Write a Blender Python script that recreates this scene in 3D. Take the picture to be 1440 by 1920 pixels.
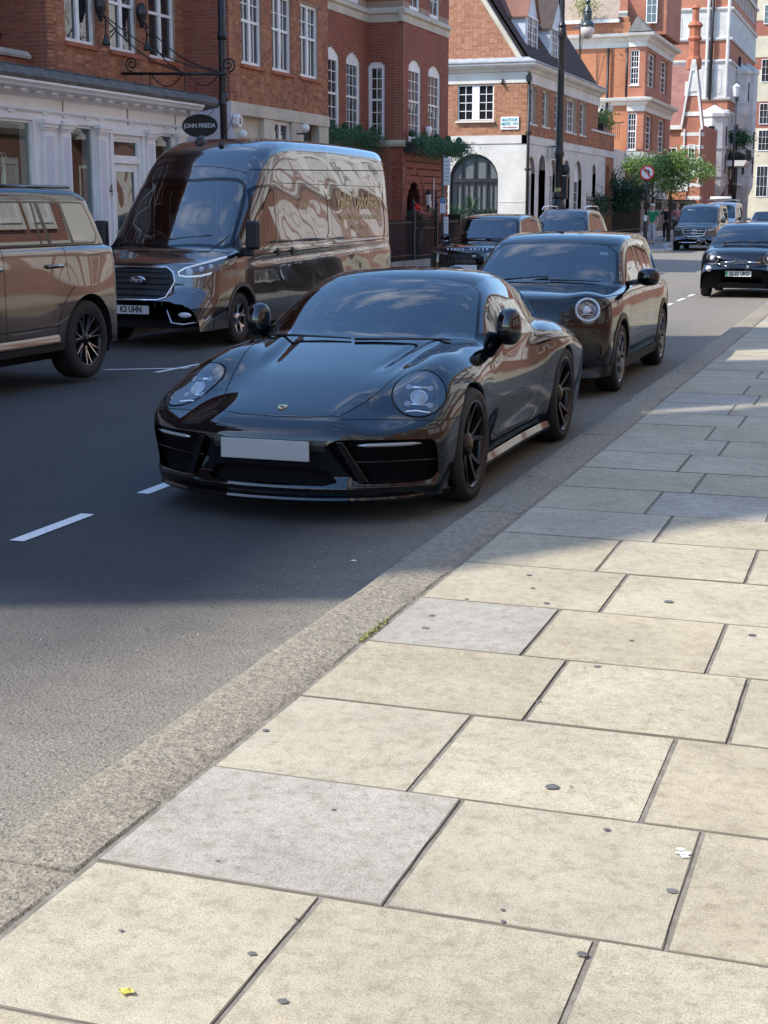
import bpy, bmesh, math, random
import numpy as np
from mathutils import Vector, Matrix
R = math.radians
rng = random.Random(7)
for _o in list(bpy.data.objects): bpy.data.objects.remove(_o)
S = bpy.context.scene
COL = S.collection

# ---------------------------------------------------------------- camera
cam_d = bpy.data.cameras.new('camera'); cam = bpy.data.objects.new('camera', cam_d); COL.objects.link(cam)
cam.location = (0, 0, 1.70)
PITCH, YAW = 11.628, 18.932
cam.rotation_euler = (R(90-PITCH), 0, R(YAW))
cam_d.sensor_fit = 'VERTICAL'; cam_d.sensor_height = 24.0
cam_d.lens = 24.0*2770/1920
cam_d.clip_start = 0.05; cam_d.clip_end = 2000
S.camera = cam

# ---------------------------------------------------------------- sky, sun, exposure
SUN_A, SUN_E = 52.0, 46.0                    # the light travels towards +X/+Y
W = bpy.data.worlds.new('World'); S.world = W; W.use_nodes = True
wn = W.node_tree.nodes; wl = W.node_tree.links
bg = wn['Background']; sky = wn.new('ShaderNodeTexSky'); sky.sky_type = 'NISHITA'
sky.sun_disc = False; sky.sun_elevation = R(SUN_E); sky.sun_rotation = R(180+SUN_A)
sky.air_density = 1.1; sky.dust_density = 0.3; sky.ozone_density = 2.5
hs_ = wn.new('ShaderNodeHueSaturation'); hs_.inputs['Saturation'].default_value = 1.12; wl.new(sky.outputs[0], hs_.inputs['Color']); 
# thin broken cloud, as the car bonnets mirror it
tc_ = wn.new('ShaderNodeTexCoord'); mp_ = wn.new('ShaderNodeMapping'); mp_.inputs['Scale'].default_value = (1.0, 1.6, 3.2); wl.new(tc_.outputs['Generated'], mp_.inputs[0])
cn_ = wn.new('ShaderNodeTexNoise'); cn_.inputs['Scale'].default_value = 2.6; cn_.inputs['Detail'].default_value = 7; cn_.inputs['Roughness'].default_value = .62; wl.new(mp_.outputs[0], cn_.inputs[0])
cr_ = wn.new('ShaderNodeValToRGB'); cr_.color_ramp.elements[0].position = .55; cr_.color_ramp.elements[1].position = .74; cr_.color_ramp.elements[0].color = (0, 0, 0, 1); cr_.color_ramp.elements[1].color = (.8, .8, .8, 1); wl.new(cn_.outputs[0], cr_.inputs[0])
cm_ = wn.new('ShaderNodeMix'); cm_.data_type = 'RGBA'; wl.new(cr_.outputs[0], cm_.inputs[0]); wl.new(hs_.outputs[0], cm_.inputs[6]); cm_.inputs[7].default_value = (5.2, 5.3, 5.6, 1); wl.new(cm_.outputs[2], bg.inputs[0]); bg.inputs[1].default_value = 0.15
sd = bpy.data.lights.new('sun', 'SUN'); sun = bpy.data.objects.new('sun', sd); COL.objects.link(sun)
sd.energy = 2.3; sd.angle = R(0.53); sd.color = (1.0, 0.94, 0.84)
_dir = Vector((math.sin(R(SUN_A))*math.cos(R(SUN_E)), math.cos(R(SUN_A))*math.cos(R(SUN_E)), -math.sin(R(SUN_E))))
sun.rotation_euler = _dir.to_track_quat('-Z', 'Y').to_euler(); sun.location = (-30, -30, 40)
vs = S.view_settings; vs.view_transform = 'Standard'; vs.look = 'None'; vs.exposure = 1.42; vs.gamma = 1; vs.use_curve_mapping = False
S.render.resolution_x = 768; S.render.resolution_y = 1024
S.cycles.max_bounces = 7; S.cycles.diffuse_bounces = 3; S.cycles.glossy_bounces = 4; S.cycles.transparent_max_bounces = 12
S.cycles.transmission_bounces = 4; S.cycles.caustics_reflective = False; S.cycles.caustics_refractive = False
S.cycles.use_denoising = True; S.cycles.sample_clamp_indirect = 6

# ---------------------------------------------------------------- materials
MATS = {}
def nd(nt, t, **k):
    n = nt.nodes.new(t)
    for a, b in k.items():
        if a.startswith('i_'): n.inputs[a[2:].replace('_', ' ')].default_value = b
        else: setattr(n, a, b)
    return n
def ramp(nt, fac, stops):
    r = nt.nodes.new('ShaderNodeValToRGB'); e = r.color_ramp.elements
    while len(e) < len(stops): e.new(0.5)
    for x, (p, c) in zip(e, stops):
        x.position = p; x.color = (c, c, c, 1) if not hasattr(c, '__len__') else (*c, 1)
    nt.links.new(fac, r.inputs[0]); return r.outputs[0]
def mixc(nt, fac, a, b, mode='MIX'):
    m = nt.nodes.new('ShaderNodeMix'); m.data_type = 'RGBA'; m.blend_type = mode
    for s_, v in ((0, fac), (6, a), (7, b)):
        if hasattr(v, 'links') or isinstance(v, bpy.types.NodeSocket): nt.links.new(v, m.inputs[s_])
        else: m.inputs[s_].default_value = (*v, 1) if hasattr(v, '__len__') and len(v) == 3 else v
    return m.outputs[2]
def noise(nt, vec, scale, detail=4, rough=.55, out=0):
    n = nd(nt, 'ShaderNodeTexNoise'); n.inputs['Scale'].default_value = scale; n.inputs['Detail'].default_value = detail
    n.inputs['Roughness'].default_value = rough
    nt.links.new(vec, n.inputs['Vector']); return n.outputs[out]
def pos(nt, obj=False):
    if obj: return nt.nodes.new('ShaderNodeTexCoord').outputs['Object']
    return nt.nodes.new('ShaderNodeNewGeometry').outputs['Position']
def base(name):
    m = bpy.data.materials.new(name); m.use_nodes = True; MATS[name] = m
    return m, m.node_tree, m.node_tree.nodes['Principled BSDF']
def bump(nt, p, h, strength, dist=.01):
    b = nd(nt, 'ShaderNodeBump'); b.inputs['Strength'].default_value = strength; b.inputs['Distance'].default_value = dist
    nt.links.new(h, b.inputs['Height']); nt.links.new(b.outputs[0], p.inputs['Normal'])
def mat(name, c, rough=.6, metal=0., c2=None, sc=3., bsc=0, bst=.3, spec=.5, ior=1.5, coat=0, emit=None, obj=False, lo=.35, hi=.65, bd=.01):
    """plain material: two tones mixed by noise, optional bump"""
    if name in MATS: return MATS[name]
    m, nt, p = base(name)
    p.inputs['Base Color'].default_value = (*c, 1); p.inputs['Roughness'].default_value = rough
    p.inputs['Metallic'].default_value = metal; p.inputs['IOR'].default_value = ior
    p.inputs['Specular IOR Level'].default_value = spec
    p.inputs['Coat Weight'].default_value = coat; p.inputs['Coat Roughness'].default_value = .03
    if c2 is not None or bsc:
        v = pos(nt, obj)
    if c2 is not None:
        f = ramp(nt, noise(nt, v, sc, 5, .6), [(lo, 0), (hi, 1)])
        nt.links.new(mixc(nt, f, c, c2), p.inputs['Base Color'])
    if bsc: bump(nt, p, noise(nt, v, bsc, 4), bst, bd)
    if emit: p.inputs['Emission Color'].default_value = (*emit[:3], 1); p.inputs['Emission Strength'].default_value = emit[3]
    return m

WHITE = mat('white_paint', (.86, .84, .82), .45, c2=(.79, .76, .74), sc=2.2, bsc=30, bst=.05)
CREAM = mat('cream_stone', (.60, .53, .42), .8, c2=(.47, .41, .32), sc=1.6, bsc=14, bst=.25)
WSTONE = mat('white_stone', (.70, .67, .62), .8, c2=(.56, .53, .48), sc=1.3, bsc=10, bst=.2)
GSTONE = mat('grey_stone', (.42, .39, .34), .85, c2=(.27, .24, .20), sc=2.5, bsc=14, bst=.35)
LEAD = mat('lead_flashing', (.085, .08, .072), .8, c2=(.15, .14, .125), sc=3.5, bsc=8, bst=.3)
LEADL = mat('lead_light', (.42, .44, .46), .55, c2=(.28, .29, .31), sc=4)
BLACK = mat('black_iron', (.009, .009, .011), .42, c2=(.016, .015, .016), sc=9, bsc=40, bst=.08)
BPLA = mat('black_plastic', (.014, .014, .015), .5, obj=True, bsc=160, bst=.05)
GBLK = mat('gloss_black_trim', (.004, .004, .005), .12)
RUB = mat('tyre_rubber', (.014, .014, .015), .75, c2=(.022, .021, .02), sc=14, obj=True, bsc=60, bst=.1)
DARK = mat('dark_void', (.004, .004, .005), .8)
CHROME = mat('chrome', (.75, .76, .78), .08, 1.0)
ALU = mat('alloy_silver', (.55, .56, .57), .22, 1.0)
ALUD = mat('alloy_dark', (.035, .035, .037), .24, .6)
ALUB = mat('alloy_black', (.012, .012, .013), .2, .3)
SEAT = mat('seat_leather', (.07, .07, .075), .55, obj=True, bsc=30, bst=.1)
PLW = mat('plate_white', (.75, .75, .76), .3)
PLK = mat('plate_black_letter', (.01, .01, .01), .4)
GRN = mat('plate_green', (.0, .42, .12), .4)
AMB = mat('amber_lens', (.6, .12, .01), .2)
REDL = mat('red_lens', (.35, .01, .01), .15)
LAMPW = mat('white_lens', (.7, .74, .8), .08, spec=.8)
DRL = mat('daylight_strip', (.8, .85, .9), .2, emit=(.75, .87, 1, .12))
GOLD = mat('gold_letter', (.50, .36, .14), .45)
WLET = mat('white_letter', (.75, .76, .78), .5)
TERR = mat('terracotta', (.42, .13, .06), .75, c2=(.30, .09, .045), sc=3, bsc=12)

def paint(name, c, metal=.0, ior=1.6, orange=.0, film=.10, flake=.30):
    """solid colours are one glossy skin; metallics are flakes under a clear coat"""
    m, nt, p = base(name)
    p.inputs['Base Color'].default_value = (*c, 1); p.inputs['Metallic'].default_value = metal
    p.inputs['Roughness'].default_value = .03 if metal < .1 else flake
    p.inputs['IOR'].default_value = ior
    if metal >= .1: p.inputs['Coat Weight'].default_value = 1; p.inputs['Coat Roughness'].default_value = .02; p.inputs['Coat IOR'].default_value = ior
    v = pos(nt, True)
    # a trace of road film keeps the gloss from being perfect
    rr = ramp(nt, noise(nt, v, 6, 5, .7), [(.35, .0), (.75, film)]); ad = nd(nt, 'ShaderNodeMath', operation='ADD'); nt.links.new(rr, ad.inputs[0]); ad.inputs[1].default_value = .015
    if metal < .1: nt.links.new(ad.outputs[0], p.inputs['Roughness'])
    else: nt.links.new(ad.outputs[0], p.inputs['Coat Roughness'])
    if orange:
        b = nd(nt, 'ShaderNodeBump'); b.inputs['Strength'].default_value = orange; b.inputs['Distance'].default_value = .05
        nt.links.new(noise(nt, v, 1.8, 1, .4), b.inputs['Height'])
        nt.links.new(b.outputs[0], p.inputs['Coat Normal'])
    return m
P911 = paint('sports_car_black_paint', (.002, .0022, .003), ior=1.62)
PMINI = paint('hatchback_black_paint', (.002, .002, .003), ior=1.52)
PVAN = paint('van_grey_paint', (.030, .029, .029), .75, ior=1.9, orange=.07, film=.015, flake=.16)
PDEF = paint('suv_bronze_paint', (.115, .088, .070), .7, ior=1.8, orange=.02, film=.02, flake=.22)
PRR = paint('suv_black_paint', (.004, .004, .005), ior=1.65)
PSUV = paint('estate_dark_paint', (.02, .02, .022), .3, ior=1.7)
PMPV = paint('people_carrier_grey_paint', (.03, .04, .04), .4, ior=1.6)
PSIL = paint('pickup_silver_paint', (.5, .51, .52), .8)
P500 = paint('city_car_black_paint', (.003, .003, .005), ior=1.65)
PBLUE = paint('suv_blue_roof', (.004, .006, .012), ior=1.8)

def glass(name, tint=(.10, .13, .14), ior=1.9, through=1.0):
    m, nt, p = base(name)
    nt.nodes.remove(p)
    fr = nd(nt, 'ShaderNodeFresnel'); ge = nd(nt, 'ShaderNodeNewGeometry')
    e1 = nd(nt, 'ShaderNodeMath', operation='MULTIPLY_ADD'); nt.links.new(ge.outputs['Backfacing'], e1.inputs[0]); e1.inputs[1].default_value = -2; e1.inputs[2].default_value = 1
    e2 = nd(nt, 'ShaderNodeMath', operation='POWER'); e2.inputs[0].default_value = ior; nt.links.new(e1.outputs[0], e2.inputs[1]); nt.links.new(e2.outputs[0], fr.inputs['IOR'])
    g = nd(nt, 'ShaderNodeBsdfGlossy'); g.inputs['Roughness'].default_value = .0; g.inputs['Color'].default_value = (1, 1, 1, 1)
    t = nd(nt, 'ShaderNodeBsdfTransparent'); t.inputs['Color'].default_value = (*tint, 1)
    mx = nd(nt, 'ShaderNodeMixShader'); nt.links.new(fr.outputs[0], mx.inputs[0]); nt.links.new(t.outputs[0], mx.inputs[1]); nt.links.new(g.outputs[0], mx.inputs[2])
    nt.links.new(mx.outputs[0], nt.nodes['Material Output'].inputs['Surface'])
    return m
GLW = glass('windscreen_glass', (.50, .55, .56), 2.15)
GLS = glass('side_glass', (.16, .18, .18), 2.3)
GLL = glass('lamp_glass', (.85, .87, .9), 1.9)
def wglass(name, c=(.02, .022, .025)):
    m, nt, p = base(name)
    p.inputs['Base Color'].default_value = (*c, 1); p.inputs['Roughness'].default_value = .02; p.inputs['IOR'].default_value = 1.9
    v = pos(nt); b = nd(nt, 'ShaderNodeBump'); b.inputs['Strength'].default_value = .06; b.inputs['Distance'].default_value = .1
    nt.links.new(noise(nt, v, 1.3, 2, .5), b.inputs['Height']); nt.links.new(b.outputs[0], p.inputs['Normal'])
    return m
WGL = wglass('window_glass'); WGLL = wglass('window_glass_pale', (.16, .18, .18)); 

# bricks as real pieces: tone differs from brick to brick
def brickmat(name, cols, dirt=.25):
    m, nt, p = base(name)
    g = nd(nt, 'ShaderNodeNewGeometry'); oi = nd(nt, 'ShaderNodeObjectInfo')
    ad = nd(nt, 'ShaderNodeMath', operation='ADD'); nt.links.new(g.outputs['Random Per Island'], ad.inputs[0]); nt.links.new(oi.outputs['Random'], ad.inputs[1])
    fr = nd(nt, 'ShaderNodeMath', operation='FRACT'); nt.links.new(ad.outputs[0], fr.inputs[0])
    n = len(cols)
    c = ramp(nt, fr.outputs[0], [(i/(n-1), c) for i, c in enumerate(cols)])
    v = pos(nt)
    f = ramp(nt, noise(nt, v, .9, 5, .65), [(.35, 0), (.75, 1)])
    c = mixc(nt, f, c, mixc(nt, dirt, c, (.06, .035, .025)))
    f2 = noise(nt, v, 45, 3)
    c = mixc(nt, .35, c, mixc(nt, 1.0, c, f2, 'MULTIPLY'))
    nt.links.new(c, p.inputs['Base Color']); p.inputs['Roughness'].default_value = .85
    bump(nt, p, f2, .25, .006)
    return m
BR1 = brickmat('red_brick', [(.50, .175, .075), (.60, .24, .11), (.30, .10, .06), (.52, .195, .085), (.42, .14, .075), (.62, .29, .15), (.34, .115, .065)], .45)
BR2 = brickmat('dark_red_brick', [(.36, .105, .065), (.43, .135, .08), (.29, .08, .055), (.40, .125, .075), (.33, .095, .06)], .3)
BR3 = brickmat('orange_brick', [(.50, .21, .11), (.56, .27, .15), (.42, .16, .085), (.60, .31, .18), (.46, .19, .10)], .2)
MORT = mat('mortar', (.40, .29, .21), .9, c2=(.30, .20, .15), sc=8)
MORTL = mat('mortar_light', (.52, .42, .32), .9, c2=(.42, .33, .25), sc=8)
def fbrick(name, c1, c2, mo, axis='X', sc=1.0):
    """far brickwork, read as courses only"""
    m, nt, p = base(name)
    g = pos(nt); sp_ = nd(nt, 'ShaderNodeSeparateXYZ'); nt.links.new(g, sp_.inputs[0])
    ad = nd(nt, 'ShaderNodeMath', operation='ADD'); nt.links.new(sp_.outputs[0], ad.inputs[0]); nt.links.new(sp_.outputs[1], ad.inputs[1])
    cb = nd(nt, 'ShaderNodeCombineXYZ'); nt.links.new(ad.outputs[0], cb.inputs[0]); nt.links.new(sp_.outputs[2], cb.inputs[1])
    b = nd(nt, 'ShaderNodeTexBrick'); nt.links.new(cb.outputs[0], b.inputs['Vector'])
    b.inputs['Color1'].default_value = (*c1, 1); b.inputs['Color2'].default_value = (*c2, 1); b.inputs['Mortar'].default_value = (*mo, 1)
    b.inputs['Scale'].default_value = 1; b.inputs['Brick Width'].default_value = .225*sc; b.inputs['Row Height'].default_value = .075*sc
    b.inputs['Mortar Size'].default_value = .008*sc; b.inputs['Mortar Smooth'].default_value = .1
    f = ramp(nt, noise(nt, g, .5, 5, .65), [(.35, 0), (.7, 1)])
    c = mixc(nt, f, b.outputs[0], mixc(nt, .35, b.outputs[0], (.08, .03, .02)))
    nt.links.new(c, p.inputs['Base Color']); p.inputs['Roughness'].default_value = .88
    bump(nt, p, b.outputs[1], -.2, .008)
    return m
FBR = fbrick('far_brick', (.47, .16, .085), (.39, .12, .065), (.42, .26, .18))
FBO = fbrick('far_orange_brick', (.52, .19, .08), (.44, .15, .065), (.42, .24, .15))
FBD = fbrick('far_dark_brick', (.36, .10, .06), (.29, .08, .05), (.32, .18, .13))

# ---------------------------------------------------------------- mesh helpers
class MB:
    def __init__(s): s.v = []; s.f = []; s.n = 0
    def add(s, vs_, fs):
        k = s.n; s.v.extend([tuple(p) for p in vs_]); s.n += len(vs_)
        s.f.extend([tuple(i+k for i in f) for f in fs]); return s
    def box(s, x0, x1, y0, y1, z0, z1):
        s.add([(x0, y0, z0), (x1, y0, z0), (x1, y1, z0), (x0, y1, z0), (x0, y0, z1), (x1, y0, z1), (x1, y1, z1), (x0, y1, z1)],
              [(0, 3, 2, 1), (4, 5, 6, 7), (0, 1, 5, 4), (1, 2, 6, 5), (2, 3, 7, 6), (3, 0, 4, 7)]); return s
    def prism(s, poly, a, b, fn):
        """poly in 2D, extruded between a and b; fn(u,v,w)->xyz"""
        n = len(poly); v = [fn(u, w, a) for u, w in poly]+[fn(u, w, b) for u, w in poly]
        f = [tuple(range(n))[::-1], tuple(range(n, 2*n))]+[(i, (i+1) % n, n+(i+1) % n, n+i) for i in range(n)]
        return s.add(v, f)
    def tube(s, pts, r, n=8, cap=True, r1=None):
        pts = [Vector(p) for p in pts]; k = len(pts); rings = []
        for i, p in enumerate(pts):
            d = (pts[min(i+1, k-1)]-pts[max(i-1, 0)]).normalized()
            a = d.orthogonal().normalized() if i == 0 else (a-d*a.dot(d)).normalized()
            b = d.cross(a); rr = r if not hasattr(r, '__len__') else r[i]
            rings.append([p+(a*math.cos(2*math.pi*j/n)+b*math.sin(2*math.pi*j/n))*rr for j in range(n)])
        v = [q for rg in rings for q in rg]; f = []
        for i in range(k-1):
            for j in range(n):
                f.append((i*n+j, i*n+(j+1) % n, (i+1)*n+(j+1) % n, (i+1)*n+j))
        if cap: f += [tuple(range(n))[::-1], tuple(range((k-1)*n, k*n))]
        return s.add(v, f)
    def lathe(s, prof, c=(0, 0, 0), ax='Z', n=24, cap=True):
        """prof: (radius, height along the axis)"""
        v = []; f = []; c = Vector(c)
        for r, h in prof:
            for j in range(n):
                t = 2*math.pi*j/n; a, b = r*math.cos(t), r*math.sin(t)
                v.append(c+(Vector((a, b, h)) if ax == 'Z' else Vector((h, a, b)) if ax == 'X' else Vector((a, h, b))))
        for i in range(len(prof)-1):
            for j in range(n): f.append((i*n+j, i*n+(j+1) % n, (i+1)*n+(j+1) % n, (i+1)*n+j))
        if cap:
            f += [tuple(range(n))[::-1], tuple(range((len(prof)-1)*n, len(prof)*n))]
        return s.add(v, f)
    def ball(s, c, r, n=10, m=7, sq=(1, 1, 1)):
        prof = [(max(1e-4, math.sin(math.pi*i/m))*r, -math.cos(math.pi*i/m)*r) for i in range(m+1)]
        k = s.n; s.lathe(prof, (0, 0, 0), 'Z', n, False)
        for i in range(k, s.n):
            p = s.v[i]; s.v[i] = (c[0]+p[0]*sq[0], c[1]+p[1]*sq[1], c[2]+p[2]*sq[2])
        return s
    def build(s, name, m, parent=None, smooth=False, bevel=0, **kw):
        o = mesh_obj(name, s.v, s.f, m, parent, smooth)
        if bevel:
            b = o.modifiers.new('bevel', 'BEVEL'); b.width = bevel; b.segments = 2; b.limit_method = 'ANGLE'; b.angle_limit = R(40)
        for a, q in kw.items(): o[a] = q
        return o
def absloc(o):
    l = Vector((0, 0, 0))
    while o is not None: l += Vector(o.location); o = o.parent
    return l
def mesh_obj(name, v, f, m, parent=None, smooth=False, recalc=True):
    """vertices in world space (parents are never rotated while building)"""
    me = bpy.data.meshes.new(name)
    L = absloc(parent) if parent else Vector((0, 0, 0))
    me.from_pydata([(p[0]-L.x, p[1]-L.y, p[2]-L.z) for p in v], [], f)
    if m: me.materials.append(m)
    if recalc and len(f) < 60000:
        bm = bmesh.new(); bm.from_mesh(me); bmesh.ops.recalc_face_normals(bm, faces=bm.faces); bm.to_mesh(me); bm.free()
    if smooth: me.polygons.foreach_set('use_smooth', [True]*len(me.polygons))
    me.update()
    o = bpy.data.objects.new(name, me); COL.objects.link(o)
    if parent: o.parent = parent
    if smooth == 'auto':
        md = o.modifiers.new('edges', 'EDGE_SPLIT'); md.split_angle = R(38)
    return o
def thing(name, label, cat, loc=(0, 0, 0), group=None):
    o = bpy.data.objects.new(name, None); COL.objects.link(o); o.location = loc; o.empty_display_size = .2
    o['label'] = label; o['category'] = cat
    if group: o['group'] = group
    return o
def tag(o, label, cat, group=None):
    o['label'] = label; o['category'] = cat
    if group: o['group'] = group
    return o
def struct(o, label=None):
    o['kind'] = 'structure'
    if label: o['label'] = label
    return o
def text(name, body, size, loc, rot, m, parent, sx=1., ext=.002, align='CENTER', shear=0, name_off=0):
    """lettering as a plain mesh"""
    c = bpy.data.curves.new(name, 'FONT'); c.body = body; c.size = size; c.extrude = ext; c.align_x = align; c.align_y = 'CENTER'; c.shear = shear
    c.offset = name_off; c.resolution_u = 3
    t = bpy.data.objects.new(name, c); COL.objects.link(t); me = bpy.data.meshes.new_from_object(t); bpy.data.objects.remove(t); bpy.data.curves.remove(c)
    me.name = name; me.materials.clear(); me.materials.append(m); o = bpy.data.objects.new(name, me); COL.objects.link(o)
    o.parent = parent; o.location = Vector(loc)-(absloc(parent) if parent else Vector((0, 0, 0))); o.rotation_euler = rot; o.scale = (sx, 1, 1)
    return o
def copy_tree(o, parent=None):
    c = o.copy(); COL.objects.link(c); c.parent = parent
    for ch in list(o.children): copy_tree(ch, c)
    return c
# ================================================================= ground, road, pavements
KX0, KX1 = -2.09, -1.80       # near kerb, road edge and pavement edge
FKX = -10.45                  # far kerb
ZP = .11
def asphalt():
    m, nt, p = base('asphalt')
    v = pos(nt); n1 = noise(nt, v, .35, 6, .62); n2 = noise(nt, v, 60, 3, .7); n3 = noise(nt, v, 5, 6, .7)
    vo = nd(nt, 'ShaderNodeTexVoronoi'); vo.inputs['Scale'].default_value = 95; nt.links.new(v, vo.inputs['Vector'])
    # worn grey and newer dark dressing; sunlit stretches painted paler, shaded ones darker
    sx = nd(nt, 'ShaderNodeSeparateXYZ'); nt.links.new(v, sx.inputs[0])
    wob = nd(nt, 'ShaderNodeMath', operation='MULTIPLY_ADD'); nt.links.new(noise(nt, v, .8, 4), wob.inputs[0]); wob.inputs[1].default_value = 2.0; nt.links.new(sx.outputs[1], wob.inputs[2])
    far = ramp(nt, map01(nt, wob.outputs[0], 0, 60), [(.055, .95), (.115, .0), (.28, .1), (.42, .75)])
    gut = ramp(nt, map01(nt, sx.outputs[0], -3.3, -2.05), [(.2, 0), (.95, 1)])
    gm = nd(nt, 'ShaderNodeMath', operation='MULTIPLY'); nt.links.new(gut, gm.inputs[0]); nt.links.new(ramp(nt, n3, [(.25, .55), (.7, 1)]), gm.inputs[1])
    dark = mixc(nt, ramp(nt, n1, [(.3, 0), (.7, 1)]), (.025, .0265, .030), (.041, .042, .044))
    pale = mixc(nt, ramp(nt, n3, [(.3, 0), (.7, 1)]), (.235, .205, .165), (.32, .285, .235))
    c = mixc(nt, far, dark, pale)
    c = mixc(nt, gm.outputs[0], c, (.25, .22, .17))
    ch = mixc(nt, 1.0, c, ramp(nt, n2, [(.3, .55), (.5, 1), (.72, 1.25)]), 'MULTIPLY')
    pit = ramp(nt, noise(nt, v, 11, 5, .75), [(.30, .58), (.40, 1)])
    pit2 = ramp(nt, noise(nt, v, 34, 4, .7), [(.33, .45), (.41, 1)])
    ch = mixc(nt, 1.0, ch, pit, 'MULTIPLY'); ch = mixc(nt, 1.0, ch, pit2, 'MULTIPLY')
    nt.links.new(ch, p.inputs['Base Color']); p.inputs['Roughness'].default_value = .82
    a = nd(nt, 'ShaderNodeMath', operation='ADD'); nt.links.new(vo.outputs['Distance'], a.inputs[0])
    b_ = nd(nt, 'ShaderNodeMath', operation='MULTIPLY'); nt.links.new(pit2, b_.inputs[0]); b_.inputs[1].default_value = .9; nt.links.new(b_.outputs[0], a.inputs[1])
    bump(nt, p, a.outputs[0], .55, .008)
    return m
def map01(nt, s_, a, b):
    m = nd(nt, 'ShaderNodeMapRange'); m.inputs['From Min'].default_value = a; m.inputs['From Max'].default_value = b
    nt.links.new(s_, m.inputs['Value']); return m.outputs[0]
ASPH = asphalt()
def slabmat(name, stops):
    m, nt, p = base(name)
    v = pos(nt); oi = nd(nt, 'ShaderNodeObjectInfo'); r = oi.outputs['Random']
    tone = ramp(nt, r, stops)
    cl = ramp(nt, noise(nt, v, 1.7, 6, .65), [(.3, .80), (.68, 1.08)])
    c = mixc(nt, 1.0, tone, cl, 'MULTIPLY')
    c = mixc(nt, 1.0, c, ramp(nt, noise(nt, v, 9, 5, .7), [(.32, (.93, .91, .88)), (.62, (1.03, 1.03, 1.03))]), 'MULTIPLY')
    sp_ = ramp(nt, noise(nt, v, 210, 2, .6), [(.32, .60), (.5, 1), (.70, 1.18)])
    c = mixc(nt, .9, c, mixc(nt, 1.0, c, sp_, 'MULTIPLY'))
    sp2 = ramp(nt, noise(nt, v, 60, 4, .75), [(.27, .70), (.40, 1)])
    c = mixc(nt, 1.0, c, sp2, 'MULTIPLY')
    c = mixc(nt, 1.0, c, ramp(nt, noise(nt, v, 24, 5, .7), [(.33, (.78, .77, .73)), (.50, (1.0, 1.0, 1.0)), (.7, (1.09, 1.09, 1.08))]), 'MULTIPLY')
    st = ramp(nt, noise(nt, v, 4.5, 6, .72), [(.60, 1), (.74, .80)])
    c = mixc(nt, 1.0, c, st, 'MULTIPLY')
    nt.links.new(c, p.inputs['Base Color']); p.inputs['Roughness'].default_value = .85
    bump(nt, p, noise(nt, v, 90, 5, .75), .55, .004)
    return m
SLAB = slabmat('paving_slab', [(0, (.455, .400, .285)), (.30, (.415, .365, .265)), (.6, (.475, .425, .315)), (.85, (.425, .38, .285)), (1, (.44, .40, .31))])
SLABG = slabmat('paving_slab_grey', [(0, (.375, .355, .305)), (.5, (.395, .365, .31)), (1, (.38, .36, .31))])
def kerbmat():
    m, nt, p = base('granite_kerb')
    v = pos(nt)
    oi = nd(nt, 'ShaderNodeObjectInfo')
    n1 = noise(nt, v, 95, 3, .7); n2 = noise(nt, v, 26, 5, .75)
    c = ramp(nt, n1, [(.32, (.12, .105, .08)), (.43, (.33, .29, .225)), (.58, (.41, .365, .29)), (.72, (.54, .49, .40))])
    c = mixc(nt, 1.0, c, ramp(nt, n2, [(.3, .6), (.6, 1.05)]), 'MULTIPLY')
    c = mixc(nt, 1.0, c, ramp(nt, oi.outputs['Random'], [(0, (1, .98, .92)), (.5, (.88, .87, .85)), (1, (1.06, 1.02, .96))]), 'MULTIPLY')
    nt.links.new(c, p.inputs['Base Color']); p.inputs['Roughness'].default_value = .8
    bump(nt, p, n2, 1.0, .028)
    return m
KERB = kerbmat()
GROUT = mat('slab_mortar', (.25, .225, .185), .95, c2=(.15, .13, .10), sc=16, bsc=60, bst=.6)
GUM = mat('old_chewing_gum', (.085, .078, .075), .6, c2=(.15, .14, .13), sc=3)
PAINTL = None
def linemat():
    m, nt, p = base('road_paint'); v = pos(nt)
    f = ramp(nt, noise(nt, v, 40, 5, .75), [(.34, 0), (.42, 1)])
    nt.links.new(mixc(nt, f, (.12, .12, .12), (.74, .74, .72)), p.inputs['Base Color']); p.inputs['Roughness'].default_value = .6
    return m
PAINTL = linemat()

g = MB(); g.add([(-900, -500, -.2), (900, -500, -.2), (900, 1500, -.2), (-900, 1500, -.2)], [(0, 1, 2, 3)])
struct(g.build('ground', mat('earth', (.16, .15, .13), .9, c2=(.1, .09, .08), sc=.05)))
def fall(x, y):
    t = min(1, max(0, (y-13+6*min(1, max(0, (-x-5)/3))-6*min(1, max(0, (x+4.5)/1.5)))/12)); return -.12*t*t*(3-2*t)
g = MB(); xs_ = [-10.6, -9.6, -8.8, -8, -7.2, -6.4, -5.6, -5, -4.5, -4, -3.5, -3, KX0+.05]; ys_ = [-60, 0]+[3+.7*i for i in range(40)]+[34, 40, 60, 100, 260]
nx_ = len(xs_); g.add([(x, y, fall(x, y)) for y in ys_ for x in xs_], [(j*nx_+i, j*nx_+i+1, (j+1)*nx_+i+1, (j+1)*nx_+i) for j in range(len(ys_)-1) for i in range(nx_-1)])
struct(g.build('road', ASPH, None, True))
# mews mouth: the side street between the red mansion and the corner house
g = MB(); g.add([(-40, 46.6, -.09), (-10.6, 46.6, -.118), (-10.6, 62, -.118), (-40, 62, -.09)], [(0, 1, 2, 3)])
struct(g.build('side_road', mat('side_asphalt', (.16, .155, .15), .85, c2=(.11, .11, .11), sc=1.5, bsc=60)))

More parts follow.
